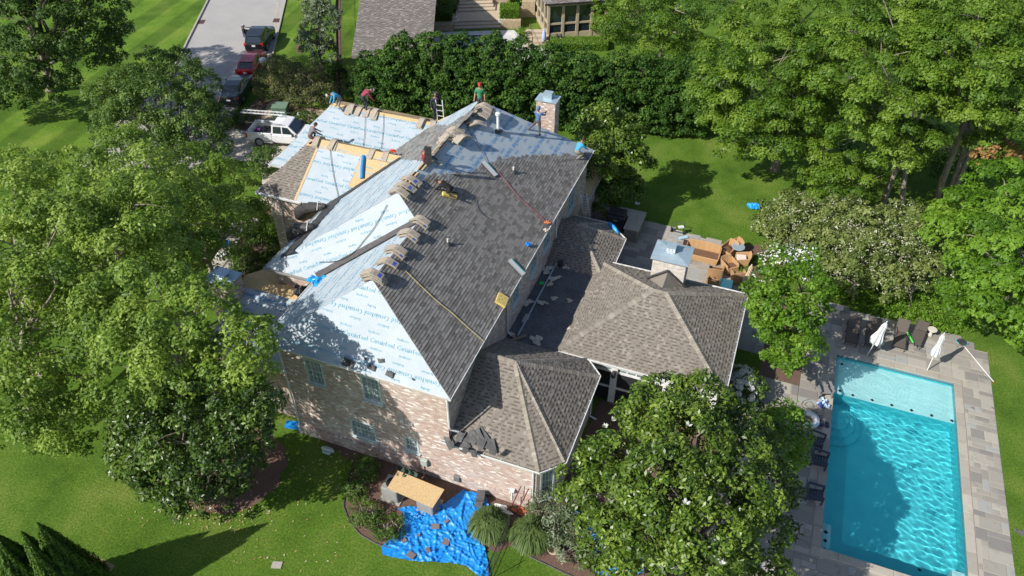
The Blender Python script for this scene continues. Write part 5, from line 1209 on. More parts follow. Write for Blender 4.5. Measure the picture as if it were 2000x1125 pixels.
sit = A_(pel=(0, -.1, .16), spi=(0, -.12, .36), che=(0, -.08, .56), nec=(0, -.04, .70), hed=(0, 0, .82), sl=(-.19, -.08, .62), sr=(.19, -.08, .62), el=(-.3, .02, .42), er=(.34, .02, .82), wl=(-.24, .25, .34), wr=(.30, .10, 1.08),
         hl=(-.11, -.06, .14), hr=(.11, -.06, .14), kl=(-.16, .36, .32), kr=(.2, .34, .30), al=(-.16, .66, .02), ar=(.2, .60, -.02), tl=(-.17, .84, .04), tr=(.22, .78, 0))
kneel = A_(pel=(0, -.25, .34), spi=(0, -.05, .46), che=(0, .16, .54), nec=(0, .30, .58), hed=(0, .42, .60), sl=(-.19, .18, .54), sr=(.19, .18, .54), el=(-.24, .42, .34), er=(.26, .34, .32), wl=(-.2, .66, .14), wr=(.22, .58, .12),
           hl=(-.11, -.25, .32), hr=(.11, -.25, .32), kl=(-.14, -.02, .06), kr=(.16, .0, .06), al=(-.15, -.42, .04), ar=(.17, -.42, .04), tl=(-.16, -.56, .02), tr=(.18, -.56, .02))
YR = RD(YAW)
person('man in sky blue shirt and white cap bending over the far left ridge end', G(664, 216, 8.1), YR+RD(115), A_(bend, kl=(-.3, .1, .5), al=(-.45, -.15, .0), tl=(-.5, .05, 0)), k_blu, k_khk, k_boot2, hat=k_wcap)
person('man in maroon shirt and white cap bending over bundles on the far ridge', G(712, 216, 8.4)+Vector((0, .15, 0)), YR+RD(-60), bend, k_mar, k_nav, k_boot, hat=k_wcap)
person('man in dark navy hoodie standing on the far ridge beside the upright ladder', G(848, 233, 8.3)+Vector((0, .3, -.25)), YR+RD(200), A_(el=(-.32, -.02, 1.62), wl=(-.14, .05, 1.78)), k_nav, k_nav, k_blk, hood=k_nav)
person('man in green t-shirt and red cap standing behind the bundles at the highest ridge', G(931, 212, 9.75)+Vector((0, .5, -.5)), YR+RD(180), A_(wr=(.3, .2, .95)), k_grn, k_gry, k_boot, hat=k_rcap, skin_arm=True)
pq = PE.hit(1050, 265); p = PE.at(*pq)
person('man in blue hoodie and grey trousers cutting at the brick roof chimney', p, YR+RD(-35), A_(er=(.32, .22, 1.30), wr=(.2, .48, 1.34), wl=(.05, .44, 1.28), el=(-.2, .25, 1.22), kl=(-.34, -.05, .55), al=(-.55, -.35, .26), tl=(-.62, -.2, .26)), k_hbl, k_gry, k_boot, hood=k_hbl)
p = PE.at(*PE.hit(1130, 305)); person('man in bright blue shirt crouching at the far right roof corner', p, YR+RD(-50), crouch, k_blu, k_khk, k_boot2)
p = Vector((-15.3, 27.9, 9.95)); pr = G(833, 322, 9.85)
person('man in dark red shirt sitting on the ridge and holding up a shingle sheet', pr, YR+RD(-70), sit, k_red, k_gry, k_boot2, hat=k_blk)
sh_p = thing('shingle_sheet', 'dark shingle sheet held upright by the seated man in dark red', 'shingle sheet', G(836, 303, 10.75)); MB().cbox((0, 0, 0), .34, .02, .95, YR, 0, RD(3)).build('sheet', m_felt, sh_p, world=False)
p = PE.at(*PE.hit(872, 378)); person('man in black clothes kneeling on the new shingles beside a yellow pad', p, YR+RD(70), kneel, k_blk, k_blk, k_boot)
person('man in grey shirt crouching at the left hip of the garage roof', G(612, 276, 8.0), YR+RD(-60), crouch, k_gsh, k_brn, k_boot)
p = G(482, 85); person('man in black standing inside the open door of the black suv', p, YR+RD(-70), A_(el=(-.3, .1, 1.2), wl=(-.2, .3, 1.15)), k_blk, cloth('blue_shorts', (.10, .13, .2)), k_boot2, hat=k_wcap)

# ================= things on the roof =================
m_torn0 = M('shingle_edge', (.10, .098, .095), .9); m_kraft = M('kraft_wrapper', (.42, .355, .28), .8, col2=(.30, .26, .215), nscale=7); m_teal = M('teal_print', (.03, .36, .34), .6); m_bluel = M('blue_label', (.06, .10, .40), .5)
def bundle(loc, rz, drop, label, bent=True, n=0, w=.34, L=1.0, white=False, group='shingle bundles on the roof'):
    t = thing('shingle_bundle', label, 'shingle bundle', loc, rz, group); r = random.Random(int(loc[0]*100+loc[2]*77)); th = .075
    def prof(s): return -drop*(math.sqrt(s*s+.02)-.14) if bent else 0
    ns = 8; vs = []
    for i in range(ns+1):
        s = (i/ns-.5)*L; z = prof(s)
        for (y, dz) in ((-w/2, 0), (w/2, 0), (w/2, th), (-w/2, th)): vs.append((s+r.uniform(-.006, .006), y, z+dz))
    fs = [(0, 1, 2, 3), tuple(ns*4+q for q in (3, 2, 1, 0))]+[(i*4+k, i*4+(k+1) % 4, (i+1)*4+(k+1) % 4, (i+1)*4+k) for i in range(ns) for k in range(4)]
    mb = MB().add(vs, fs); mb.build('wrapper', m_kraft if not white else M('white_wrapper', (.62, .62, .60), .6), t, world=False)
    def patch(s0, s1, y0, y1, mat, nm, h=.004):
        vs = []; 
        for s in (s0, (s0+s1)/2, s1):
            for y in (y0, y1): vs.append((s, y, prof(s)+th+h))
        MB().add(vs, [(0, 2, 3, 1), (2, 4, 5, 3)]).build(nm, mat, t, world=False)
    if r.random() < .45: patch(.30, .44, -w*.36, w*.30, m_bluel, 'label')
    patch(-.46, .46, -w*.5, -w*.34, m_teal, 'stripe'); patch(-.5, .5, w*.44, w*.5, m_torn0, 'torn_strip')
    MB().box(-L/2-.004, L/2+.004, w/2, w/2+.004, -.0, th*.8).build('shingle_edges', m_felt, t, world=False) if not bent else None
    return t
def stack(p, rz, n, label, drop=.62, jitter=.06, **kw):
    r = random.Random(int(p[0]*31+n))
    for k in range(n): bundle(Vector(p)+Vector((r.uniform(-jitter, jitter), r.uniform(-jitter, jitter), .082*k)), rz+RD(r.uniform(-9, 9)), drop, label, **kw)
def ridge_pt(px, py, z): return G(px, py, z)
ny_ = lambda k: k
for (px, py, n, lab) in ((738, 545, 5, 'tan bundle in the stack nearest the tip of the front hip'), (762, 512, 2, 'tan bundle lying just behind the stack at the hip tip'), (778, 490, 3, 'tan bundle in the third stack up the front ridge'), (802, 458, 3, 'tan bundle in the stack below the topmost one of the front ridge'), (822, 432, 3, 'tan bundle in the topmost stack of the front ridge, by the valley')):
    p = G(px, py, 9.12); p.x = -14.2; stack(p, RD(0), n, lab, drop=.62)
for k in range(3):
    p = G(793, 378-6*k, 9.97); p.x = -15.5; stack(p+Vector((0, .35*k, 0)), 0, 3 if k == 0 else 2, ('tan bundle right at the peak of the white triangle', 'tan bundle in the stack just behind the white peak', 'tan bundle in the stack nearest the seated man')[k])
for k in range(3):
    p = G(944, 212, 9.9)+Vector((.1, -.35*k, 0)); stack(p, RD(5), 4-k, ('tan bundle in the tall stack at the feet of the man in green', 'tan bundle just in front of the tall stack', 'tan bundle of the low stack in front of the tall one')[k])
for i, (px, py) in enumerate(((884, 262), (892, 256), (878, 270), (900, 268))): stack(G(px, py, 9.95), RD(20*i), 2, 'opened tan bundle in the untidy ridge pile, '+('middle', 'far side', 'near side', 'right side')[i], jitter=.15)
for i, (px, py) in enumerate(((930, 240), (918, 236))): stack(G(px, py, 9.9), RD(30), 1, ('tan bundle between the tall stack and the metal flue', 'tan bundle between the tall stack and the untidy pile')[i], drop=.5)
for i, (px, py, lab) in enumerate(((622, 272, 'tan bundle with teal end nearest the crouching man in grey, on the garage ridge'), (652, 280, 'tan bundle second from the left on the garage ridge'), (727, 296, 'white labelled bundle left of the hanging blue roll top'), (750, 304, 'white labelled bundle right end of the garage ridge'))):
    p = G(px, py, 8.2); p.y = 31.5; stack(p, RD(90), 2 if i < 2 else 1, lab, drop=.7, L=1.05)
for i, (px, py, lab) in enumerate(((680, 214, 'tan bundle on the far ridge beside the knee of the man in blue'), (698, 218, 'torn tan bundle second on the far ridge'), (710, 221, 'grey bundle third on the far ridge below the man in maroon'), (729, 224, 'tan bundle with loose wrapper on the far ridge right of the man in maroon'), (823, 240, 'tan bundle left of the pair at the right end of the far ridge'), (845, 243, 'blue labelled bundle right of the pair at the far ridge end'))):
    p = G(px, py, 8.42); p.y = 35.15; stack(p, RD(90), 1 if i in (1, 2) else 2, lab, drop=.65, L=1.05)
def on_plane(pl, px, py, h=0): return pl.at(*pl.hit(px, py), h)
def slope_rot(pl, a=0):
    R3 = Matrix((pl.u, pl.v, pl.n)).transposed().to_4x4(); return R3 @ Matrix.Rotation(a, 4, 'Z')
def lay(mb, pl, px, py, a=0, h=0.05): return mb.xf(Matrix.Translation(on_plane(pl, px, py, h)) @ slope_rot(pl, a))
b1 = bundle((0, 0, 0), 0, 0, 'white wrapped bundle lying flat at the stepped edge of the new shingles', bent=False, white=True)
b1.matrix_world = Matrix.Translation(on_plane(PE, 955, 331, .03)) @ slope_rot(PE, RD(75))
b1 = bundle((0, 0, 0), 0, 0, 'white and blue bundle lying flat at the eave above the flat roof', bent=False, white=True)
b1.matrix_world = Matrix.Translation(on_plane(PE, 1007, 524, .05)) @ slope_rot(PE, RD(78))
m_foam = M('yellow_foam', (.68, .52, .16), .85)
t = thing('foam_pad', 'yellow foam pad with dark holes lying at the eave above the flat roof', 'pad', on_plane(PE, 978, 588, 0))
R_ = lambda pl, px, py, a, h: Matrix.Translation(on_plane(pl, px, py, h)) @ slope_rot(pl, a)
MB().cbox((0, 0, 0), .62, .52, .12).xf(R_(PE, 978, 588, RD(8), .1)).build('cushion', m_foam, t)
hl = MB()
for (x, y) in ((0, 0), (-.14, -.12), (.14, -.1), (-.12, .13), (.13, .12)): hl.lathe([(.022, .061), (.022, .066)], 8, (x, y, 0))
hl.xf(R_(PE, 978, 588, RD(8), .1)).build('holes', m_dark, t, kind='stuff')
t = thing('foam_pad', 'yellow foam pad under the knees of the man in black', 'pad', on_plane(PE, 874, 385, 0)); MB().cbox((0, 0, 0), .22, .75, .14).xf(R_(PE, 876, 384, RD(35), .12)).build('cushion', m_foam, t)
def vent(px, py, r, h, lab, pl=PE, mat=m_wht, cap=False):
    p = on_plane(pl, px, py); t = thing('vent_pipe', lab, 'vent pipe', p); MB().lathe([(r, -.1), (r, h)], 12, p).build('pipe', mat, t, smooth=False); MB().lathe([(r*3.2, .06), (r*1.3, .16)], 10, p).build('boot', m_felt, t)
    if cap: MB().lathe([(r*.6, h), (r*1.7, h+.03), (r*1.7, h+.16), (r*.5, h+.22)], 12, p).build('rain_cap', mat, t)
vent(875, 478, .045, .35, 'short white pipe through the lower new shingles'); vent(1003, 337, .05, .35, 'short white pipe near the top of the new shingles'); vent(973, 258, .085, 1.0, 'tall metal flue with a rain cap on the blue paper', mat=m_gut, cap=True)
m_tarp = M('blue_tarp', (.010, .27, .74), .45, col2=(.008, .21, .66), nscale=2.5, spec=.5)
m_tarp2 = M('bright_blue_sheet', (.015, .33, .80), .4, spec=.6)
t = thing('blue_roll', 'narrow bright blue roll lying down the papered garage slope', 'roll', on_plane(PGL, 710, 330)); MB().tube([on_plane(PGL, 711, 306, .1), on_plane(PGL, 709, 328, .12), on_plane(PGL, 708, 350, .1)], .10, 8).build('roll', m_tarp, t)
for (a, b, lab) in (((592, 418), (640, 408), 'black membrane sack hanging over the eave near the garage'), ((578, 462), (618, 447), 'black membrane sack hanging over the eave, the nearer of the two')):
    p0 = on_plane(PWB, *a, .25); p1 = on_plane(PWB, *b, .2); t = thing('membrane_sack', lab, 'sack', p0)
    r = random.Random(int(a[0])); pts = [p0+Vector((-.15, -.1, -.5)), p0+Vector((0, 0, -.1)), p0.lerp(p1, .3)+Vector((0, 0, .12)), p0.lerp(p1, .7), p1]; MB().tube(pts, [.22, .40, .36, .26, .1], 9).build('sack', m_felt, t, smooth=True)
    for k in (.35, .75): c = p0.lerp(p1, k); MB().tube([c+Vector((.1, -.35, .05)), c+Vector((0, 0, .38)), c+Vector((-.1, .35, .05))], .02, 5).build('strap', m_gsh if False else m_wht, t)
strip('black_strip', PWB.at(*PWB.hit(655, 395)), PWB.at(*PWB.hit(560, 500)), .9, m_felt, PWB, .05, jit=.25)
def rope(lab, pts, r, mat, name='hose', cat='hose'):
    P = [Vector(p) for p in pts]; Q = []
    for i in range(len(P)-1):
        for k in range(5):
            t = k/5; a = P[max(i-1, 0)]; b = P[i]; c = P[i+1]; d = P[min(i+2, len(P)-1)]
            Q.append(.5*((2*b)+(c-a)*t+(2*a-5*b+4*c-d)*t*t+(3*b-a-3*c+d)*t**3))
    Q.append(P[-1]); o = MB().tube(Q, r, 5).build(name, mat); return props(o, lab, cat)
m_rhose = M('red_hose', (.40, .08, .09), .6); m_yrope = M('yellow_rope', (.55, .45, .16), .7)
rope('red air hose snaking down the new shingles to the eave', [on_plane(PE, *q, .08) for q in ((968, 333), (990, 360), (1010, 385), (1040, 412), (1066, 436))], .012, m_rhose)
rope('yellow rope running down the new shingles to the lower eave', [on_plane(PE, *q, .08) for q in ((790, 530), (812, 552), (850, 588), (880, 612), (905, 635), (943, 668))], .013, m_yrope, 'rope', 'rope')
rope('thin black cord hanging down the papered garage slope', [on_plane(PGL, *q, .07) for q in ((645, 288), (650, 330), (657, 365), (662, 385))], .014, m_felt, 'cord', 'cord')
rope('thin black cord, left of two on the far papered slope', [on_plane(PGU, *q, .07) for q in ((714, 228), (713, 260), (710, 288))], .012, m_felt, 'cord', 'cord')
rope('thin black cord, right of two on the far papered slope', [on_plane(PGU, *q, .07) for q in ((750, 224), (749, 255), (745, 292))], .012, m_felt, 'cord', 'cord')
rope('long grey cord curving over the white papered triangle', [on_plane(PSB, *q, .07) for q in ((757, 400), (735, 440), (712, 470), (690, 495), (660, 510), (625, 512))], .016, m_felt, 'cord', 'cord')
rope('thin black cord on the blue paper below the flue', [on_plane(PE, *q, .07) for q in ((912, 250), (925, 275), (940, 298), (950, 320))], .012, m_felt, 'cord', 'cord')
rope('dark cord lying on the middle of the new shingles', [on_plane(PE, *q, .08) for q in ((925, 390), (928, 405), (938, 418), (955, 430))], .012, m_felt, 'cord', 'cord')
def crumple(name, lab, cat, c, sx, sy, h, mat, seed, group=None, rz=0, ea=1.0):
    """crushed sheet lying on a surface"""
    r = random.Random(seed); n = 9; vs = []; ph = [r.uniform(0, 6) for _ in range(8)]
    for i in range(n+1):
        for j in range(n+1):
            x = (i/n-.5); y = (j/n-.5); e = 1+ea*(.25*math.sin(ph[0]+math.atan2(y, x)*3)+.2*math.sin(ph[1]+math.atan2(y, x)*5))
            z = abs(math.sin(x*11+ph[2]+y*4)*math.sin(y*13+ph[3]-x*5))*h+r.uniform(0, h*.35)
            k = 1-.55*max(0, (math.hypot(x, y)-.42))/.3; vs.append((x*sx*e*k, y*sy*e*k, z*(1-1.2*max(abs(x), abs(y)))+.012))
    f = [(i*(n+1)+j, (i+1)*(n+1)+j, (i+1)*(n+1)+j+1, i*(n+1)+j+1) for i in range(n) for j in range(n)]
    o = MB().add(vs, f).xf(Matrix.Translation(c) @ Matrix.Rotation(rz, 4, 'Z')).build(name, mat); return props(o, lab, cat, group)
m_krp = M('crumpled_kraft', (.62, .55, .48), .85, col2=(.48, .42, .36), nscale=8)
FZ = 3.13
for i, (px, py, sx, sy, lab) in enumerate(((1068, 528, .6, .9, 'crumpled tan wrapper beside the black bucket on the flat roof'), (1082, 545, .9, .35, 'twisted tan wrapper just above the green square'), (1074, 556, .5, .3, 'small tan wrapper right of the green square'), (1107, 522, .45, .5, 'ring of tan wrapper right of the black bucket'), (1030, 592, .5, .8, 'tan wrapper against the foot of the brick wall'), (1058, 592, .7, .35, 'tan and white wrapper in the middle of the flat roof'), (1082, 584, .4, .35, 'round crushed wrapper in the middle of the flat roof'), (1027, 622, .7, .3, 'narrow tan wrapper below the middle of the flat roof'), (1048, 665, .8, .65, 'big flattened tan wrapper at the near end of the flat roof'), (1000, 655, .6, .3, 'dull tan wrapper beside the cardboard tube'), (1113, 642, .25, .45, 'small white and tan scrap near the pavilion gutter'), (1112, 588, .28, .4, 'rounded tan scrap at the pavilion gutter'))):
    crumple('wrapper', lab, 'wrapper', G(px, py, FZ), sx, sy, .14, m_krp, i, 'crumpled wrappers on the flat roof', RD(i*37))
t = thing('cardboard_tube', 'long brown cardboard tube lying at the near end of the flat roof', 'tube', G(995, 665, FZ)); a, b = G(962, 678, FZ+.1), G(1028, 655, FZ+.1); MB().tube([a, b], .085, 10, cap=False).build('tube', M('cardboard', (.24, .19, .13), .8), t)
MB().tube([a, a+(b-a)*.03], .06, 10).build('hollow', m_dark, t)
t = thing('bucket', 'black bucket with a handle on the flat roof', 'bucket', G(1094, 520, FZ)); p = G(1094, 520, FZ); MB().lathe([(.13, 0), (.16, .3), (.17, .3), (.17, .33)], 12, p).build('pail', m_felt, t); MB().tube([p+Vector((.17, 0, .3)), p+Vector((.12, .05, .48)), p+Vector((-.12, .05, .48)), p+Vector((-.17, 0, .3))], .01, 4).build('handle', m_felt, t)
p = G(1058, 553, FZ+.04); o = MB().cbox(p, .24, .24, .05, RD(10)).build('green_box', M('green_plastic', (.03, .55, .12), .5)); bevel(o, .02, 2); props(o, 'small bright green square case on the flat roof', 'case')
for i, (px, py) in enumerate(((1141, 515), (1170, 477), (952, 717), (1103, 433), (957, 722))):
    if i in (2, 3): p = G(px, py, (3.4 if i == 3 else 4.45)); o = MB().cbox(p, .30, .34, .10, RD(5)).build('roof_vent', M('vent_metal', (.30, .38, .40), .4, metal=.3)); props(o, ('small metal box vent on the near low roof', 'small metal box vent on the far low roof')[i-2], 'vent')
m_torn = M('torn_shingle', (.075, .076, .078), .9, col2=(.12, .12, .12), nscale=6)
tr_ = random.Random(6); PLW = face_plane([(-9.88, 18.45, ZL), (-5.7, 18.45, ZL), AX])
for i in range(16):
    q = on_plane(PLW, 872+tr_.uniform(0, 92), 842+tr_.uniform(0, 22)+i*.8, .06+.02*i*.4); M_ = Matrix.Translation(q) @ slope_rot(PLW, tr_.uniform(0, 3.1)) @ Matrix.Rotation(tr_.uniform(-.25, .25), 4, 'X')
    mb = MB(); L0 = tr_.uniform(.45, .85); w0 = tr_.uniform(.22, .34)
    for k in range(4): mb.add([(-L0/2+L0*k/4, -w0/2, .05*math.sin(k*1.1)), (-L0/2+L0*(k+1)/4, -w0/2, .05*math.sin((k+1)*1.1)), (-L0/2+L0*(k+1)/4, w0/2, .06*math.sin((k+1)*1.1)), (-L0/2+L0*k/4, w0/2, .06*math.sin(k*1.1))], [(0, 1, 2, 3)])
    o = mb.xf(M_).build('torn_shingle', m_torn); props(o, 'torn dark shingle strip in the heap at the gutter below the downspout', 'shingle', 'torn shingles heaped at the low gutter')
for i, (px, py) in enumerate(((882, 868), (908, 880), (925, 886), (962, 882))):
    p = GY(px, py, 18.2); o = MB().cbox(p, .26, .03, .42, 0, 0, RD((-5, 20, -15, 0)[i])).build('torn_shingle', m_torn); props(o, 'torn dark shingle strip hanging over the low gutter', 'shingle', 'torn shingles hanging over the low gutter')
for i, (px, py, lab) in enumerate(((715, 700, 'grey shingle scrap left of the pair on the front paper'), (745, 703, 'larger torn shingle scrap on the front paper'), (727, 718, 'folded grey shingle at the front gutter, middle of three'), (762, 731, 'folded grey shingle at the front gutter, right of three'), (681, 710, 'black shingle square over the front gutter'), (808, 740, 'small triangular shingle scrap low on the front paper'))):
    c = on_plane(PSA, px, py, .05); s = (.14, .26, .34, .34, .5, .12)[i]
    mb = MB().add([(-s/2, -s*.4, 0), (s*.45, -s*.5, .02), (s*.5, s*.2, .05), (0, s*.1, .02), (-s*.5, s*.45, .04)], [(0, 1, 2, 3, 4)]) if i in (0, 1, 5) else MB().cbox((0, 0, .03), s, s*.6, .03).cbox((0, s*.22, .07), s*.9, s*.4, .02, 0, .5)
    props(mb.xf(Matrix.Translation(c) @ slope_rot(PSA, RD(-10+40*(i == 1)))).build('shingle_scrap', m_torn if i != 4 else m_felt), lab, 'shingle scrap')
crumple('blue_sheet', 'crumpled light blue sheet in the corner where the wing meets the front section', 'sheet', G(620, 550, 6.5), 1.1, .8, .25, m_tarp2, 77)
crumple('black_sheet', 'crumpled black membrane in the gap beside the low west wing', 'membrane', G(592, 572, 5.6), 1.0, 1.2, .4, m_felt, 78)
for k, (px, py, z) in enumerate(((1198, 443, 3.1), (1207, 455, 3.1))): pass
t = thing('blue_tarp_roll', 'rolled bright blue tarp hanging on the corner gutter of the porch bay', 'tarp', G(1192, 440, 3.1)); MB().tube([G(1191, 436, 3.15), G(1197, 443, 3.2), G(1203, 449, 3.15), G(1207, 456, 3.05)], [.10, .14, .11, .09], 8).build('roll', m_tarp2, t, smooth=True)
for (px, py, lab, mat) in ((1068, 437, 'small orange and white tool at the eave end of the red hose', M('orange_plastic', (.55, .16, .05), .6)), (1066, 452, 'torn tan wrapper hanging over the main eave', m_krp), (1030, 480, 'blue and white scrap with a dark shingle near the eave', m_tarp)):
    crumple('scrap', lab, 'scrap', on_plane(PE, px, py, .05), .35, .3, .16, mat, px)
crumple('hard_hat', 'bright red cap-like tool by the peak of the garage ridge', 'tool', G(768, 297, 8.35), .4, .25, .22, M('red_plastic', (.6, .06, .02), .5), 5)
def ladder(lab, a, b, w=.38, side=None, mat=m_gut):
    a = Vector(a); b = Vector(b); d = b-a; s = (side or d.cross(Vector((0, 0, 1)))).normalized(); t = thing('ladder', lab, 'ladder', a)
    for q in (-1, 1): MB().tube([a+s*w/2*q, b+s*w/2*q], .035, 4).build('rail', mat, t)
    n = int(d.length/.3)
    for k in range(1, n): c = a+d*(k/n); MB().tube([c-s*w/2, c+s*w/2], .018, 4).build('rung', mat, t)
    return t
ladder('aluminium ladder leaning on the far brick wall up to the main eave', G(1146, 419, 3.0), G(1139, 378, 5.2), side=Vector((1, 0.1, 0)))
p = G(858, 232, 8.3); ladder('aluminium ladder standing up beside the man in the navy hoodie', p+Vector((0, .2, -.6)), p+Vector((0, .1, 1.15)), .4, side=Vector((1, 0.1, 0)))

# ================= front bed: air conditioners, board, tarp, meters =================
m_ac = M('ac_metal', (.30, .30, .28), .6, col2=(.25, .25, .24), nscale=4)
def ac_unit(lab, x, y, s=.8, h=.85):
    t = thing('air_conditioner', lab, 'air conditioner', (x, y, 0)); o = MB().cbox((0, 0, h/2+.05), s, s, h).build('casing', m_ac, t, world=False); bevel(o, .04, 2); MB().cbox((0, 0, .03), s+.2, s+.2, .06).build('pad', m_conc, t, world=False)
    lv = MB()
    for k in range(9):
        z = .16+k*(h-.2)/9
        for sg in (-1, 1): lv.cbox((0, sg*(s/2+.006), z), s*.86, .012, .03).cbox((sg*(s/2+.006), 0, z), .012, s*.86, .03)
    lv.build('louvres', m_ac, t, world=False, kind='stuff'); MB().lathe([(s*.36, h+.052), (s*.36, h+.075), (s*.30, h+.08)], 18).build('fan_grille', m_dark, t, world=False); MB().lathe([(.09, h+.09), (.05, h+.12)], 10).build('fan_hub', m_wht, t, world=False)
    return t
u1 = G(760, 962); ac_unit('tan air conditioner with round fan, left one and uncovered', -12.1, 16.95, .8, .85); ac_unit('tan air conditioner under the right end of the wooden board', -10.35, 16.95, .8, .8)
t = thing('osb_panel', 'sheet of strand board lying over the air conditioners beside the blue tarp', 'board', (-10.9, 17.1, .98)); P4 = [G(777, 919, 1.15), G(868, 956, 1.05), G(845, 992, .95), G(756, 953, 1.05)]
mb = MB(); mb.add([p for p in P4[::-1]]+[p-Vector((0, 0, .03)) for p in P4[::-1]], [(0, 1, 2, 3), (7, 6, 5, 4), (0, 4, 5, 1), (1, 5, 6, 2), (2, 6, 7, 3), (3, 7, 4, 0)]); mb.build('panel', m_osb, t)
m_grnc = M('green_cover', (.04, .075, .055), .7); 
crumple('green_cover', 'dark green fabric cover bunched over the left air conditioner', 'cover', Vector((-11.7, 17.5, .95)), 1.0, .8, .28, m_grnc, 31); 
for i, (px, py, w, h, d, mat, lab, nm) in enumerate(((829, 903, .32, .40, .16, M('meter_green', (.38, .45, .40), .6), 'pale green electric box on the brick wall above the board', 'meter_box'), (893, 934, .30, .34, .18, M('meter_grey', (.16, .16, .17), .6), 'dark grey meter box on the brick wall above the tarp', 'meter_box'), (1001, 958, .22, .18, .16, m_wht, 'small white vent box on the brick wall near the corner downspout', 'vent_box'))):
    p = GY(px, py, YF-.1); t = thing(nm, lab, 'box', (p.x, YF, p.z)); o = MB().cbox(p, w, d, h).build('box', mat, t); bevel(o, .015); MB().tube([p-Vector((.02, 0, h/2)), (p.x-.02, p.y, .25)], .03 if i != 2 else .045, 6).build('conduit', m_wht if i else m_felt, t)
for i, (px, py) in enumerate(((786, 822), (803, 827))): p = GY(px, py, YF); props(MB().cbox((p.x, YF-.04, p.z), .16, .06, .16).build('wall_vent', m_wht), ('left', 'right')[i]+' one of two small white vent hoods high on the sunny brick wall', 'vent')
# tarp: a big rumpled sheet
def tarp():
    out = [G(*q) for q in ((905, 958), (948, 968), (958, 1000), (925, 1005), (930, 1035), (948, 1075), (958, 1128), (935, 1128), (910, 1106), (872, 1100), (835, 1099), (800, 1096), (770, 1090), (748, 1085), (745, 1068), (765, 1052), (783, 1035), (788, 1003), (776, 994), (800, 990), (835, 998), (868, 985))]
    poly = [(p.x, p.y) for p in out]; 
    if area(poly) < 0: poly = poly[::-1]
    xs = [p[0] for p in poly]; ys = [p[1] for p in poly]; cell = .04; idx = {}; V = []; F = []; r = np.random.default_rng(3)
    folds = [(r.uniform(min(xs), max(xs)), r.uniform(min(ys), max(ys)), r.uniform(0, math.pi), r.uniform(.02, .055), r.uniform(.022, .055), r.uniform(.5, 2.2)) for _ in range(240)]
    FD = np.array(folds)
    def zf(x, y):
        dx = x-FD[:, 0]; dy = y-FD[:, 1]; u = dx*np.cos(FD[:, 2])+dy*np.sin(FD[:, 2]); v = -dx*np.sin(FD[:, 2])+dy*np.cos(FD[:, 2])+.08*np.sin(u*3)
        return float((FD[:, 3]*np.exp(-(v/FD[:, 4])**2)*np.exp(-(u/FD[:, 5])**2)).sum())
    def vid(p):
        k = (round(p[0], 3), round(p[1], 3))
        if k not in idx: idx[k] = len(V); V.append((p[0], p[1], .03+zf(*p)*1.0))
        return idx[k]
    for i in range(int((max(xs)-min(xs))/cell)+1):
        for j in range(int((max(ys)-min(ys))/cell)+1):
            a = min(xs)+i*cell; b = min(ys)+j*cell
            c = clip(poly, [(a, b), (a+cell, b), (a+cell, b+cell), (a, b+cell)])
            if len(c) > 2 and abs(area(c)) > 1e-5:
                q = []
                for p in c:
                    k = vid(p)
                    if k not in q: q.append(k)
                if len(q) > 2: F.append(tuple(q))
    me = bpy.data.meshes.new('tarp'); me.from_pydata(V, [], F); me.polygons.foreach_set('use_smooth', [True]*len(F))
    props(link('blue_tarp', me, m_tarp), 'large rumpled bright blue tarp spread on the mulch bed and lawn below the brick wall', 'tarp')
tarp()
for i, (px, py) in enumerate(((850, 1028), (789, 1055), (871, 1058), (836, 1074), (803, 1084), (817, 1045), (872, 1018))):
    p = G(px, py, .16); props(MB().cbox(p, (.36, .22, .30, .26, .34, .15, .2)[i], (.24, .2, .3, .16, .28, .12, .16)[i], .02, RD(20+i*37), .1).build('shingle_scrap', M('scrap_brown', (.19, .15, .13), .9) if i == 0 else bpy.data.materials['scrap_brown']), ('brown scrap nearest the middle of the blue tarp', 'brown scrap at the left edge of the blue tarp', 'brown scrap at the right middle of the blue tarp', 'brown scrap low in the middle of the blue tarp', 'brown scrap lowest on the blue tarp', 'brown scrap left of the tarp middle', 'brown scrap closest to the ornamental grass on the tarp')[i], 'shingle scrap', 'shingle scraps on the tarp')
p = G(939, 970, .35); props(MB().cbox(p, .36, .5, .3, RD(15)).cbox(p+Vector((.03, -.3, -.12)), .34, .3, .1, RD(10), .4).build('scrap_pile', m_torn), 'brown grey shingle lump at the top corner of the tarp by the wall', 'shingle scrap')
crumple('white_sheet', 'white plastic sheet lying between the tarp and the corner downspout', 'sheet', G(978, 995, .05), 1.1, .5, .1, m_wht, 9)
crumple('red_brick_rubble', 'red brick rubble at the foot of the corner downspout', 'rubble', G(1017, 1000, .05), .9, .5, .12, M('rubble', (.38, .12, .06), .9), 19)
t = thing('step_ladder', 'dark red step ladder frame leaning on the brick wall near the corner', 'ladder', G(1000, 1005)); a = GY(1010, 985, 18.2); bq = GY(1030, 960, 18.4)
for dx in (0, .35): MB().tube([(a.x+dx-.3, 18.0, .05), (a.x+dx+.1, 18.4, 1.6)], .025, 4).build('rail', M('dark_red', (.16, .05, .05), .6), t)
def iron_fence(lab, pts, h=1.35, sp=.14, mat=m_felt, name='iron_fence'):
    P = [Vector(p) for p in pts]; t = thing(name, lab, 'fence', P[0])
    for a, b in zip(P, P[1:]):
        d = b-a; n = max(2, int(d.length/sp)); rl = MB()
        for z in (.18, h-.12): MB().tube([a+Vector((0, 0, z)), b+Vector((0, 0, z))], .02, 4).build('rail', mat, t)
        for k in range(n+1):
            c = a+d*(k/n); pk = k % 16 == 0
            MB().tube([c, c+Vector((0, 0, h+(.1 if pk else 0)))], .032 if pk else .010, 4).build('post' if pk else 'picket', mat, t)
    return t
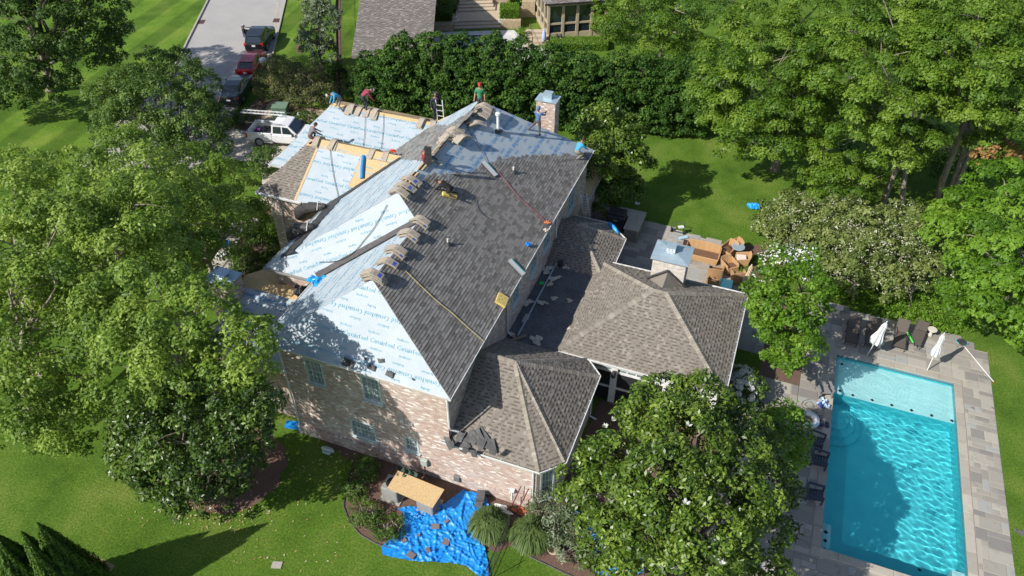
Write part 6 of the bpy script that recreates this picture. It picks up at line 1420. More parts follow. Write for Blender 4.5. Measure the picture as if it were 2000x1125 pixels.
iron_fence('black iron fence with thin pickets running from the grasses to the bottom edge', [G(995, 1042), G(950, 1145)])
pot = thing('clay_pot', 'empty beige clay pot lying tilted on the mulch under the grey-green shrub', 'pot', G(1082, 1070)); p = G(1082, 1070, .22)
MB().lathe([(.15, -.2), (.24, .05), (.27, .2), (.23, .2), (.2, .0), (.12, -.15)], 14).xf(Matrix.Translation(p) @ Matrix.Rotation(RD(40), 4, 'X')).build('pot', M('clay', (.40, .32, .24), .9), pot, smooth=True)
t = thing('garden_hose_cart', 'grey blue hose cart at the foot of the shaded brick wall', 'hose cart', G(640, 880)); p = G(640, 880, .25)
MB().tube([p+Vector((-.25, 0, .1)), p+Vector((0, -.1, .25)), p+Vector((.3, 0, .1)), p+Vector((.1, .1, -.1)), p+Vector((-.25, 0, .1))], .08, 7).build('hose', m_case, t); MB().cbox(p, .4, .3, .2).build('frame', m_case, t)
t = thing('blue_bag', 'small blue sheet on the ground in the corner left of the front wall', 'sheet', G(572, 830)); MB().cbox(G(572, 830, .15), .7, .35, .2, .2).build('bundle', m_tarp, t)
crumple('blue_bag', 'blue sheet glimpsed through the leaves on the curved front path', 'sheet', G(440, 478, .1), .9, .7, .3, m_tarp, 51)
crumple('white_sheet', 'white and blue plastic on the curved front path', 'sheet', G(430, 500, .1), 1.0, .7, .3, m_wht, 52)
for q, s in (((1150, 1025, 2.2), 1.5), ((1200, 1090, 2.0), 1.8)): crumple('blue_tarp', ('dark blue tarp glimpsed low between the bay shrub and the big magnolia' if s == 1.5 else 'dark blue tarp glimpsed through the bottom of the big magnolia'), 'tarp', G(q[0], q[1], .3), s*1.5, s, .4, m_tarp, int(s*10))
# ================= vehicles =================
m_tyre = M('tyre', (.02, .02, .021), .85); m_rim = M('alloy', (.42, .43, .45), .3, metal=.7); m_cglass = M('car_glass', (.02, .03, .04), .05, spec=.9); m_tail = M('tail_lamp', (.5, .02, .02), .3); m_plate = M('plate', (.7, .7, .68), .5); m_lens = M('headlamp', (.6, .6, .58), .2)
def loft(mb, st):
    """st: list of rings with the same number of points"""
    n = len(st[0]); vs = [p for r in st for p in r]
    fs = [(i*n+k, i*n+(k+1) % n, (i+1)*n+(k+1) % n, (i+1)*n+k) for i in range(len(st)-1) for k in range(n)]+[tuple(range(n-1, -1, -1)), tuple(range((len(st)-1)*n, len(st)*n))]
    return mb.add(vs, fs)
def ring(y, w, z0, zs, zt, wt, tuck=.06):
    """body ring at length y: half width w, sill z0, shoulder zs, top zt at half width wt"""
    h = [(w-tuck, z0), (w, z0+.12), (w+.005, (z0+zs)/2), (w-.01, zs), (wt, zt)]
    return [(x, y, z) for x, z in h]+[(-x, y, z) for x, z in h[::-1]]
def car(label, loc, rz, paint, kind='sedan', open_door=False):
    t = thing('parked_car', label, 'car', loc, rz, 'cars parked along the kerb'); L = 4.7; W = .88 if kind != 'suv' else .93
    b = MB()
    if kind == 'sedan': prof = [(-2.35, .38, .72, .80), (-2.28, .25, .92, 1.02), (-1.6, .2, .95, 1.06), (-.9, .2, .92, .98), (0.9, .2, .90, .95), (1.3, .2, .88, .98), (2.0, .22, .80, .88), (2.32, .3, .62, .68)]
    elif kind == 'suv': prof = [(-2.3, .42, .85, .98), (-2.22, .3, 1.02, 1.08), (-1.2, .25, 1.02, 1.06), (.8, .25, 1.0, 1.04), (1.2, .25, .98, 1.08), (2.0, .28, .90, 1.0), (2.3, .35, .7, .76)]
    else: prof = [(-2.2, .38, .75, .85), (-2.12, .25, .95, 1.0), (-1.2, .2, .96, 1.0), (.8, .2, .92, .97), (1.1, .2, .90, .99), (1.9, .22, .80, .88), (2.2, .3, .62, .68)]
    loft(b, [ring(y, W-(.10 if abs(y) > 2.15 else 0), z0, zs, zt, W-.14-(.08 if abs(y) > 2.1 else 0)) for y, z0, zs, zt in prof])
    bo = b.build('body', paint, t, world=False, smooth=False); bevel(bo, .04, 2)
    H = {'sedan': 1.45, 'suv': 1.72, 'hatch': 1.46}[kind]; zb = {'sedan': .98, 'suv': 1.04, 'hatch': .97}[kind]
    cab = {'sedan': [(-1.75, zb, .0), (-1.05, H-.04, 1), (-.2, H, 1), (.35, H-.05, 1), (1.15, zb, 0)], 'suv': [(-2.15, zb, 0), (-1.85, H-.08, 1), (-.4, H, 1), (.35, H-.05, 1), (1.05, zb, 0)], 'hatch': [(-2.0, zb, 0), (-1.35, H-.06, 1), (-.2, H, 1), (.3, H-.05, 1), (1.05, zb, 0)]}[kind]
    wb = W-.10; wr = W-.26; c = MB(); P = [(y, z) for y, z, _ in cab]
    top = []; 
    vs = [(wb, P[0][0], zb-.02), (wb, P[-1][0], zb-.02), (-wb, P[-1][0], zb-.02), (-wb, P[0][0], zb-.02)]; 
    rf = [(s*wr, y, z) for s in (1, -1) for y, z in P[1:-1]]
    n = len(P)-2; vs2 = vs+rf; r0 = 4; l0 = 4+n
    fs = [(0, 1)+tuple(r0+n-1-k for k in range(n)), (2, 3)+tuple(l0+k for k in range(n)), (1, 2, l0+n-1, r0+n-1), (3, 0, r0, l0)]+[(r0+k, r0+k+1, l0+k+1, l0+k) for k in range(n-1)]
    cb = c.add(vs2, fs).build('cabin', paint, t, world=False); bevel(cb, .03, 2)
    def glass(name, q, off):
        a = [Vector(p) for p in q]; nn = (a[1]-a[0]).cross(a[-1]-a[0]).normalized(); cen = sum(a, Vector())/len(a); o = Vector((0, 0, .8))
        if nn.dot(cen-o) < 0: nn = -nn
        MB().poly([cen+(p-cen)*off+nn*.012 for p in a]).build(name, m_cglass, t, world=False)
    glass('windscreen', [vs[1], vs[2], rf[2*n-1], rf[n-1]], .86); glass('rear_window', [vs[3], vs[0], rf[0], rf[n]], .84)
    for s in (1, -1):
        k0 = 0 if s == 1 else n; Pz = P
        glass('side_window', [(s*wb, P[0][0]+.35, zb+.03), (s*wb, -.12, zb+.03), (s*(wr+.005), -.1, H-.09), (s*(wr+.005), P[1][0]+.12, P[1][1]-.07)], .96)
        glass('side_window', [(s*wb, -.02, zb+.03), (s*wb, P[-1][0]-.28, zb+.03), (s*(wr+.005), P[-2][0]-.02, P[-2][1]-.07), (s*(wr+.005), 0, H-.09)], .96)
        MB().cbox((s*(W+.07), .75, zb+.06), .16, .10, .12).build('mirror', paint, t, world=False)
        MB().cbox((s*(W-.18), -L/2+.12 if kind == 'sedan' else prof[0][0]+.06, prof[1][2]-.08), .24, .10, .15 if kind != 'suv' else .26).build('tail_light', m_tail, t, world=False)
        MB().cbox((s*(W-.22), prof[-1][0]-.06, .68), .28, .10, .12).build('headlight', m_lens, t, world=False)
        for y in (-1.35, 1.35):
            wv = MB().lathe([(.20, -.10), (.32, -.11), (.335, -.06), (.335, .06), (.32, .11), (.20, .10)], 18).xf(Matrix.Translation((s*(W-.10), y, .335)) @ Matrix.Rotation(RD(90), 4, 'Y')).build('wheel', m_tyre, t, world=False)
            MB().lathe([(.20, -.115), (.21, -.105), (.05, -.10), (.21, .105), (.20, .115)], 14).xf(Matrix.Translation((s*(W-.10), y, .335)) @ Matrix.Rotation(RD(90), 4, 'Y')).build('rim', m_rim, wv, world=False)
    MB().cbox((0, prof[0][0]-.0, .70 if kind != 'suv' else .85), .32, .03, .16).build('licence_plate', m_plate, t, world=False)
    MB().cbox((0, prof[0][0]+.02, .45), 1.5, .10, .16).build('bumper', m_felt if kind == 'suv' else paint, t, world=False)
    if kind != 'sedan': MB().cbox((0, cab[1][0]-.03, H-.05), 1.1, .22, .03).build('spoiler', paint, t, world=False)
    if open_door: MB().cbox((-W-.42, .72, .78), .95, .07, .75, RD(-12)).cbox((-W-.42, .72, 1.38), .95, .05, .06, RD(-12)).cbox((-W-.86, .83, 1.2), .05, .05, .4).build('door', paint, t, world=False)
    return t
p_blk = M('black_paint', (.012, .013, .015), .25, coat=.8, spec=.5); p_red = M('red_paint', (.42, .010, .022), .3, coat=.8); p_gry = M('dark_grey_paint', (.030, .034, .036), .28, coat=.8); p_wht = M('white_paint', (.68, .69, .70), .35, coat=.6)
HD = RD(21)
car('dark grey sedan parked last along the kerb, beside the bronze shrubs', (-42.55, 47.2, .004), HD, p_gry)
car('red hatchback parked between the dark sedan and the black suv', (-44.3, 51.8, .004), HD, p_red, 'hatch')
car('black suv parked furthest up the road with its left door open', (-46.75, 56.6, .004), HD, p_blk, 'suv', True)
TKP = (-35.0, 41.9, .01); TKR = RD(-77)
t = thing('white_drum', 'round white drum standing on the right side of the red hatchback', 'drum', G(514, 121, 1.45)); p = G(514, 122, 1.35); MB().lathe([(.25, 0), (.3, .1), (.3, .3), (.24, .38)], 14, p).build('shell', m_wht, t, smooth=True); MB().tube([p+Vector((0, 0, -.2)), (p.x, p.y, .1)], .16, 8).build('stand', m_felt, t)
def pickup(loc, rz):
    t = thing('pickup_truck', 'white crew cab pickup with a ladder rack parked on the driveway', 'pickup', loc, rz); W = .98
    b = MB(); loft(b, [ring(y, w, z0, zs, zt, w-.12) for y, w, z0, zs, zt in ((.0, W, .5, 1.1, 1.14), (.3, W, .42, 1.12, 1.18), (1.4, W, .42, 1.12, 1.2), (2.6, W-.02, .45, 1.08, 1.18), (3.0, W-.1, .5, .9, 1.0))]); o = b.build('body', p_wht, t, world=False); bevel(o, .04, 2)
    b = MB().box(-W, W, -2.0, .0, .45, .62).box(-W, -W+.10, -2.0, 0, .4, 1.22).box(W-.10, W, -2.0, 0, .4, 1.22).box(-W+.1, W-.1, -2.0, -1.9, .4, 1.2).box(-W+.1, W-.1, -.1, 0, .6, 1.2); o = b.build('bed', p_wht, t, world=False); bevel(o, .02)
    MB().box(-W+.1, W-.1, -1.9, -.1, .62, .66).cbox((.3, -.8, .75), .6, .8, .2).cbox((-.4, -1.3, .72), .5, .5, .12).build('bed_liner', m_felt, t, world=False)
    MB().cbox((-.2, -1.5, .8), .25, .25, .2).build('bag', M('purple', (.22, .05, .28), .8), t, world=False)
    c = MB(); zb = 1.16; H = 1.88; wb = W-.08; wr = W-.22
    vs = [(wb, -.02, zb), (wb, 2.05, zb), (-wb, 2.05, zb), (-wb, -.02, zb), (wr, .06, H-.04), (wr, .8, H), (wr, 1.35, H-.06), (-wr, .06, H-.04), (-wr, .8, H), (-wr, 1.35, H-.06)]
    o = c.add(vs, [(0, 1, 6, 5, 4), (2, 3, 7, 8, 9), (1, 2, 9, 6), (3, 0, 4, 7), (4, 5, 8, 7), (5, 6, 9, 8)]).build('cabin', p_wht, t, world=False); bevel(o, .04, 2)
    for s in (1, -1):
        for q in ([(.12, zb+.06), (.78, zb+.06), (.78, H-.14), (.18, H-.14)], [(.88, zb+.06), (1.72, zb+.06), (1.32, H-.18), (.88, H-.14)]):
            MB().poly([(s*(wb+(wr-wb)*(z-zb)/(H-zb)+.012), y, z) for y, z in (q if s > 0 else q[::-1])]).build('side_window', m_cglass, t, world=False)
        MB().cbox((s*(W+.12), 1.75, 1.28), .2, .12, .22).build('mirror', m_felt, t, world=False); MB().cbox((s*(W-.04), -1.97, .95), .10, .12, .36).build('tail_light', m_tail, t, world=False)
        for y in (-1.05, 2.0):
            M_ = Matrix.Translation((s*(W-.12), y, .41)) @ Matrix.Rotation(RD(90), 4, 'Y'); wv = MB().lathe([(.25, -.12), (.39, -.13), (.41, -.07), (.41, .07), (.39, .13), (.25, .12)], 18).xf(M_).build('wheel', m_tyre, t, world=False)
            MB().lathe([(.24, -.135), (.25, -.12), (.06, -.11), (.25, .12), (.24, .135)], 14).xf(M_).build('rim', m_rim, wv, world=False)
        for y in (.72, 1.15): MB().cbox((s*(W+.012), y-.4, 1.02), .02, .16, .03).build('door_handle', m_gut, t, world=False)
    MB().poly([(-wb+.08, 1.98, zb+.08), (wb-.08, 1.98, zb+.08), (wr-.05, 1.40, H-.10), (-wr+.05, 1.40, H-.10)]).xf(Matrix.Translation((0, .02, .015))).build('windscreen', m_cglass, t, world=False)
    MB().poly([(wb-.1, -.035, zb+.08), (-wb+.1, -.035, zb+.08), (-wr+.05, .03, H-.14), (wr-.05, .03, H-.14)]).build('rear_window', m_cglass, t, world=False)
    rk = MB()
    for s in (1, -1):
        rk.tube([(s*.9, -1.85, 1.2), (s*.88, -1.75, 2.0)], .022, 5).tube([(s*.9, -.15, 1.2), (s*.88, -.2, 2.0)], .022, 5).tube([(s*.88, -2.3, 2.0), (s*.88, 1.0, 2.02)], .025, 5)
    for y in (-1.75, -.2): rk.tube([(-.88, y, 2.0), (.88, y, 2.0)], .025, 5)
    rk.build('ladder_rack', m_felt, t, world=False); return t
tk = pickup(TKP, TKR)
def lad_box(t):
    M_ = tk.matrix_basis if False else Matrix.Translation(TKP) @ Matrix.Rotation(TKR, 4, 'Z')
    l = thing('ladder', 'aluminium ladder strapped on the rack of the white pickup', 'ladder', M_ @ Vector((-.75, -1, 2.06)), TKR); 
    for q in (.0, .42): MB().box(q-.025, q+.025, -1.7, 1.6, 0, .08).build('rail', m_gut, l, world=False)
    for k in range(11): MB().tube([(0, -1.55+.3*k, .05), (.42, -1.55+.3*k, .05)], .018, 4).build('rung', m_gut, l, world=False)
lad_box(tk)
t = thing('utility_box', 'green steel utility cabinet on the gravel behind the pickup', 'cabinet', G(552, 232), YR); m_ug = M('utility_green', (.16, .24, .17), .6, col2=(.13, .20, .14)); o = MB().cbox((0, 0, .62), 1.15, 1.05, 1.1).build('cabinet', m_ug, t, world=False); bevel(o, .03, 2); MB().cbox((0, 0, 1.19), 1.2, 1.1, .06).build('lid', m_ug, t, world=False); MB().cbox((0, 0, .04), 1.3, 1.2, .08).build('pad', m_conc, t, world=False); MB().cbox((0, -.53, .65), .02, .02, .9).build('door_seam', m_dark, t, world=False)
t = thing('globe_light', 'small white globe light on the gravel right of the green cabinet', 'lamp', G(587, 235)); p = G(587, 235); MB().lathe([(.05, 0), (.05, .35)], 8, p).build('post', m_felt, t); MB().lathe([(.04, .33), (.15, .42), (.19, .55), (.15, .68), (.03, .75)], 12, p).build('globe', m_wht, t, smooth=True)
iron_fence('dark metal fence along the strip left of the neighbour garage', [G(665, 195), G(662, 120), G(660, 40), G(663, -40)], h=1.6, sp=.16)
iron_fence('dark metal fence behind the far papered ridge', [G(665, 200), G(730, 205)], h=1.4, sp=.16)

# ================= back patio =================
m_bstone = M('counter_stone', (.26, .25, .23), .9, col2=(.18, .17, .16), nscale=5, island=.15)
ct = thing('outdoor_counter', 'L shaped stone kitchen counter along the shaded back edge of the patio', 'counter', (-8.2, 41.3, 0))
def stone_box(t, x0, x1, y0, y1, h, nm='counter_base', seed=3):
    c = MB().box(x0, x1, y0, y1, 0, h).build(nm, m_mort, t); r = random.Random(seed)
    for a, b in (((x0, y0), (x1, y0)), ((x1, y0), (x1, y1)), ((x0, y1), (x0, y0))):
        A = Vector((*a, 0)); B = Vector((*b, 0)); L = (B-A).length; d = (B-A)/L; n = Vector((d.y, -d.x, 0)); z = 0
        while z < h-.05:
            hh = r.uniform(.10, .2); s = 0
            while s < L-.05:
                w = min(r.uniform(.2, .5), L-s); p = A+d*s+n*.0; q = A+d*(s+w-.012); o = n*r.uniform(.015, .035); zt = min(z+hh-.012, h)
                MB().add([(p.x, p.y, z), (q.x, q.y, z), (q.x, q.y, zt), (p.x, p.y, zt), ((p+o).x, (p+o).y, z), ((q+o).x, (q+o).y, z), ((q+o).x, (q+o).y, zt), ((p+o).x, (p+o).y, zt)], [(4, 5, 6, 7), (0, 1, 5, 4), (7, 6, 2, 3), (0, 4, 7, 3), (5, 1, 2, 6)]).build('stone', m_bstone, c); s += w
            z += hh
    return c
a = G(1152, 405, .9); b = G(1274, 432, .9); d_ = (b-a)
stone_box(ct, -11.0, -6.35, 40.7, 41.4, .92, seed=4); stone_box(ct, -7.2, -6.35, 39.3, 40.68, .92, seed=8)
MB().box(-11.05, -6.25, 40.65, 41.5, .92, .98).build('worktop', m_conc, ct); MB().box(-7.25, -6.25, 39.25, 40.65, .92, .978).build('worktop', m_conc, ct)
gr = thing('barbecue_grill', 'black covered barbecue grill set in the stone counter', 'grill', (-7.95, 40.6, 0)); o = MB().box(-8.55, -7.35, 39.9, 40.64, .1, 1.2).build('cover', m_felt, gr); bevel(o, .08, 2); o = MB().box(-8.5, -7.4, 40.1, 40.8, 1.2, 1.38).build('lid', m_felt, gr); bevel(o, .06, 2); MB().cbox((-7.95, 39.88, .95), .22, .01, .05).build('badge', m_gut, gr)
m_wick = M('wicker', (.50, .31, .15), .8, col2=(.42, .25, .12), nscale=60, bump=.5, bscale=80, island=.05); m_cush = M('cream_cushion', (.66, .58, .50), .85)
def wick_chair(label, loc, rz, w=.72, tip=0, cushion=True, name='wicker_chair', arms=True, d=.72, back=.88):
    t = thing(name, label, 'chair' if name == 'wicker_chair' else 'sofa', loc, rz, 'wicker seats crowded on the patio' if name == 'wicker_chair' else None)
    X = Matrix.Rotation(tip, 4, 'X'); T_ = .045
    def bb(nm, mb, mat=m_wick): o = mb.xf(X).build(nm, mat, t, world=False); bevel(o, .015); return o
    q = MB().add([(-w/2*.9, -d/2, .02), (w/2*.9, -d/2, .02), (w/2, -d/2, .42), (-w/2, -d/2, .42), (-w/2*.9, -d/2+T_, .02), (w/2*.9, -d/2+T_, .02), (w/2, -d/2+T_, .42), (-w/2, -d/2+T_, .42)], [(0, 1, 2, 3), (7, 6, 5, 4), (0, 4, 5, 1), (1, 5, 6, 2), (2, 6, 7, 3), (3, 7, 4, 0)]); bb('front_panel', q)
    bb('seat', MB().box(-w/2+.02, w/2-.02, -d/2+T_, d/2-.05, .36, .42))
    q = MB(); n = 6
    for i in range(n):
        x0 = -w/2+w*i/n; x1 = -w/2+w*(i+1)/n; f = lambda x: .05*(1-(2*x/w)**2)
        q.add([(x0*.92, d/2-.05+f(x0), .02), (x1*.92, d/2-.05+f(x1), .02), (x1, d/2+.10+f(x1), back+f(x1)*.8), (x0, d/2+.10+f(x0), back+f(x0)*.8), (x0*.92, d/2+.0+f(x0), .02), (x1*.92, d/2+.0+f(x1), .02), (x1, d/2+.14+f(x1), back+f(x1)*.8), (x0, d/2+.14+f(x0), back+f(x0)*.8)], [(0, 1, 2, 3), (7, 6, 5, 4), (2, 6, 7, 3), (0, 4, 5, 1), (1, 5, 6, 2), (3, 7, 4, 0)])
    bb('backrest', q)
    for s in (-1, 1): bb('arm', MB().add([(s*w/2*.9, -d/2, .02), (s*w/2*.92, d/2, .02), (s*w/2, d/2+.1, back-.1), (s*w/2, -d/2, .60), (s*(w/2*.9+T_), -d/2, .02), (s*(w/2*.92+T_), d/2, .02), (s*(w/2+T_), d/2+.1, back-.1), (s*(w/2+T_), -d/2, .60)], [(0, 1, 2, 3), (7, 6, 5, 4), (2, 6, 7, 3), (0, 4, 5, 1), (1, 5, 6, 2), (3, 7, 4, 0)]))
    if cushion == 2: o = MB().cbox((0, -.02, .49), w*.85, d*.8, .12).xf(X).build('cushion', m_cush, t, world=False); bevel(o, .03, 2)
    else:
        sl = MB(); n = int(w/.06)
        for k in range(n): sl.box(-w/2+.05+k*.06, -w/2+.085+k*.06, -d/2+.08, d/2-.1, .425, .437)
        sl.xf(X).build('seat_webbing', M('webbing', (.12, .06, .04), .8), t, world=False, kind='stuff')
    return t
PZ = .035
wick_chair('long tan wicker sofa right of the whitewashed chimney', G(1372, 520, PZ)+Vector((-.2, .75, 0)), RD(-1), w=2.05, name='wicker_sofa', d=.85)
wick_chair('tan wicker armchair in front of the sofa with its back to the camera', G(1395, 540, PZ)+Vector((0, .1, 0)), RD(185), w=.8, d=.75)
wick_chair('tan wicker chair beyond the sofa end, beside the grey round table', G(1412, 505, PZ)+Vector((.2, .5, 0)), RD(-30))
wick_chair('tan wicker chair with cream cushion at the mulch bed side', G(1445, 520, PZ)+Vector((0, .2, 0)), RD(-80), cushion=2)
wick_chair('tan wicker chair tipped in the middle of the crowd of chairs', G(1425, 530, PZ), RD(40), tip=RD(-12))
wick_chair('tan wicker chair right of the armchair, turned away', G(1440, 548, PZ), RD(200), tip=RD(6))
wick_chair('tan wicker chair just left of the turquoise box', G(1392, 562, PZ), RD(170))
wick_chair('tan wicker chair at the far corner by the lawn', G(1430, 492, PZ), RD(-50))
t = thing('round_table', 'round grey metal table at the lawn edge behind the wicker chairs', 'table', G(1440, 497, PZ)); p = G(1438, 500, PZ); MB().lathe([(.38, .70), (.40, .72), (.40, .75), (.38, .76)], 24, p).build('tabletop', m_zinc, t); MB().lathe([(.22, 0), (.04, .06), (.04, .7)], 10, p).build('pedestal', m_felt, t)
t = thing('turquoise_box', 'pale turquoise storage box tucked against the pavilion eave', 'box', G(1420, 555, PZ)+Vector((0, -.15, 0))); p = G(1417, 556, .55); m_tq = M('turquoise', (.26, .74, .72), .6); o = MB().cbox((p.x, p.y, .30), .72, .95, .5).build('box', m_tq, t); bevel(o, .02); o = MB().cbox((p.x, p.y, .57), .76, 1.0, .05).build('lid', m_tq, t); bevel(o, .02); MB().cbox((p.x, p.y, .60), .56, .80, .012).build('inset', m_tq, t)
t = thing('deck_chest', 'brown slatted wooden chest by the mulch bed below the folded umbrella', 'chest', G(1465, 560, PZ)); p = G(1468, 553, .5); m_wd = M('weathered_teak', (.30, .21, .14), .85, col2=(.22, .15, .10), stretch=(1, 6, 1), nscale=8); MB().cbox((p.x, p.y, .25), 1.15, .9, .5).build('chest', m_wd, t)
for k in range(8): MB().cbox((p.x-.5+.143*k, p.y, .53), .12, .94, .03).build('slat', m_wd, t)
def closed_umbrella(label, base, top, c0, c1, r0, r1, mat, n=16):
    t = thing('closed_umbrella', label, 'umbrella', base); base = Vector(base); top = Vector(top); a = base.lerp(top, c0); b = base.lerp(top, c1); d = (b-a).normalized(); s = d.cross(Vector((1, 0, 0))).normalized(); q = d.cross(s)
    MB().tube([base, top], .028, 8).build('pole', m_wht, t); vs = []; rings = 6
    for i in range(rings+1):
        f = i/rings; c = a.lerp(b, f); R = r0*(1-f)**.8*(1 if f > .0 else .93)+r1*f+(.03*math.sin(f*9))
        for k in range(n): rr_ = R*(1 if k % 2 else .62); an = 2*math.pi*k/n; vs.append(c+s*math.cos(an)*rr_+q*math.sin(an)*rr_)
    fs = [(i*n+k, i*n+(k+1) % n, (i+1)*n+(k+1) % n, (i+1)*n+k) for i in range(rings) for k in range(n)]; MB().add(vs, fs).build('canopy', mat, t, smooth=False)
    MB().lathe([(.02, 0), (.035, .03), (.01, .08)], 8, top).build('finial', m_wht, t); return t
m_canv = M('white_canvas', (.66, .66, .65), .8); m_canb = M('beige_canvas', (.50, .40, .28), .85)
ub = G(1452, 560, .5); closed_umbrella('beige folded umbrella leaning over the wooden chest', ub, ub+Vector((.15, .5, 1.3)), .25, .98, .2, .05, m_canb)
crumple('grill_cover', 'grey cloth heap at the foot of the beige folded umbrella', 'cover', G(1452, 570, .5), .6, .6, .3, m_gsh if False else m_torn, 61)
t = thing('stroller_frame', 'folded black and white garden cart lying at the lawn edge by the patio', 'cart', G(1325, 450)); p = G(1325, 448, .3)
MB().tube([p+Vector((-.4, 0, -.2)), p+Vector((-.3, .3, .3)), p+Vector((.3, .3, .35)), p+Vector((.35, 0, -.2)), p+Vector((-.4, 0, -.2))], .03, 5).build('frame', m_felt, t)
for dx in (-.45, .35): MB().lathe([(.18, -.03), (.18, .03)], 14).xf(Matrix.Translation(p+Vector((dx, 0, -.1))) @ Matrix.Rotation(RD(80), 4, 'Y')).build('wheel', m_felt, t)
MB().cbox(p+Vector((.15, -.1, .3)), .35, .22, .08, .5).build('seat', m_wht, t); MB().cbox(p+Vector((.45, -.45, -.22)), .6, .25, .06, .7).build('cloth', M('pale_blue', (.35, .52, .62), .8), t)
crumple('folded_tarp', 'folded bright blue tarp lying alone on the sunny back lawn', 'tarp', G(1472, 404, .02), 1.15, .85, .22, m_tarp2, 91, rz=RD(15), ea=.15)
p = G(1245, 397, .05); props(MB().cbox(p, .3, .3, .05).build('valve_cover', m_gut), 'tiny pale valve cover in the shaded back lawn', 'cover')
t = thing('bed_divider', 'dark brown low board standing at the lawn edge behind the sofa', 'board', G(1355, 482)); MB().cbox(G(1365, 480, .25), 2.0, .06, .4, RD(-2)).build('board', M('dark_board', (.05, .03, .025), .7), t)
wd = random.Random(3)
for (px, py) in ((1462, 520), (1440, 540)): shrub('bed_plant', 'small leafy plant on the red mulch '+('beside' if px > 1450 else 'below')+' the wicker chairs', px+12, py-10 if px > 1450 else py-8, .35, .35, lf_brt)

# ================= pool deck furniture =================
m_sling = M('brown_sling', (.115, .095, .08), .85, col2=(.09, .075, .065), nscale=30); DZ = .035
def lounger(label, px, py, rz, arms=True, mat=m_sling, rec=28):
    t = thing('lounger', label, 'sun lounger', G(px, py, DZ), rz, 'brown sling loungers'); w = .62; fr = MB()
    for s in (-1, 1):
        fr.tube([(s*w/2, -.95, .30), (s*w/2, .35, .32)], .022, 5); 
        for y in (-.85, .25, .85): MB().tube([(s*w/2, y, .30 if y < .8 else .25), (s*w/2, y-.05, 0)], .02, 5).build('leg', m_felt, t, world=False)
        fr.tube([(s*w/2, .35, .31), (s*w/2, .95, .30)], .02, 5)
        if arms: MB().tube([(s*(w/2+.03), -.25, .32), (s*(w/2+.03), -.15, .55), (s*(w/2+.03), .35, .60), (s*(w/2+.03), .5, .42)], .022, 5).build('arm', m_felt, t, world=False)
    fr.tube([(-w/2, -.95, .30), (w/2, -.95, .30)], .02, 5); fr.build('frame', m_felt, t, world=False)
    MB().add([(-w/2, -.93, .31), (w/2, -.93, .31), (w/2, .33, .325), (-w/2, .33, .325), (-w/2, -.93, .295), (w/2, -.93, .295), (w/2, .33, .31), (-w/2, .33, .31)], [(0, 1, 2, 3), (7, 6, 5, 4), (0, 4, 5, 1), (1, 5, 6, 2), (2, 6, 7, 3), (3, 7, 4, 0)]).build('seat_sling', mat, t, world=False)
    a = RD(rec); y1 = .35+.72*math.cos(a); z1 = .33+.72*math.sin(a)
    MB().add([(-w/2, .35, .33), (w/2, .35, .33), (w/2, y1, z1), (-w/2, y1, z1), (-w/2, .365, .315), (w/2, .365, .315), (w/2, y1+.015, z1-.015), (-w/2, y1+.015, z1-.015)], [(0, 1, 2, 3), (7, 6, 5, 4), (0, 4, 5, 1), (1, 5, 6, 2), (2, 6, 7, 3), (3, 7, 4, 0)]).build('backrest', mat, t, world=False)
    for s in (-1, 1): MB().tube([(s*w/2, .35, .33), (s*w/2, y1+.03, z1+.02)], .02, 5).build('back_rail', m_felt, t, world=False)
    return t
lounger('shaded brown lounger at the left end of the row', 1662, 655, RD(-2), rec=60); lounger('brown lounger second from the left, half in shade', 1700, 660, RD(-2), rec=60)
lounger('brown lounger right behind the left white umbrella, with raised arms', 1755, 664, RD(-4), rec=50); lounger('flat brown lounger in full sun with the green tube beside it', 1791, 660, RD(-14), arms=False, rec=12)
closed_umbrella('larger white closed umbrella in front of the loungers', G(1693.7, 694, .03), G(1732, 629, 2.65), .40, .97, .33, .05, m_canv)
closed_umbrella('slimmer white closed umbrella alone on the sunny stones', G(1811, 723, .03), G(1844, 652, 2.7), .42, .97, .20, .06, m_canv)
def stool(label, px, py, r=.24, h=.48):
    t = thing('side_table', label, 'side table', G(px, py, DZ)); p = G(px, py, DZ); MB().lathe([(r*.55, 0), (r*.6, .04), (r*.35, .15), (r*.32, h*.7), (r*.6, h-.06)], 14, p).build('pedestal', m_limest, t, smooth=True); MB().lathe([(r, h-.05), (r*1.03, h-.02), (r, h)], 18, p).build('top', m_limest, t)
stool('mushroom shaped pale side table right of the flat lounger', 1816, 655); stool('pale side table under the left white umbrella', 1716, 678, .2, .4); stool('pale side table at the shaded corner of the deck by the ivy', 1636, 612, .22, .45)
t = thing('foam_noodle', 'bright green foam tube lying on the flat lounger', 'pool toy', G(1776, 655, .45)); MB().tube([G(1772, 649, .45), G(1784, 670, .42)], .05, 8).build('foam', M('green_foam', (.06, .55, .07), .7), t); MB().tube([G(1784, 670, .42), G(1787, 676, .4)], .03, 6).build('handle', m_felt, t)
t = thing('pool_skimmer', 'pool skimmer net with a long white pole lying on the stones', 'skimmer', G(1880, 668, .08)); p = G(1879, 668, .08)
MB().tube([p+Vector((.3*math.cos(a_), .22*math.sin(a_), 0)) for a_ in [k*math.pi/6 for k in range(13)]], .02, 5).build('hoop', M('cyan_plastic', (.03, .45, .5), .5), t); MB().lathe([(.27, 0), (.26, .02)], 12, p).build('net', m_felt, t)
q1 = G(1883, 676, .08); q2 = G(1921, 712, .06); q3 = G(1941, 746, .06); MB().tube([q1, q3], .022, 6).build('pole', m_wht, t); MB().tube([q3, q3+(q3-q1)*.02], .03, 6).build('grip', k_rcap, t)
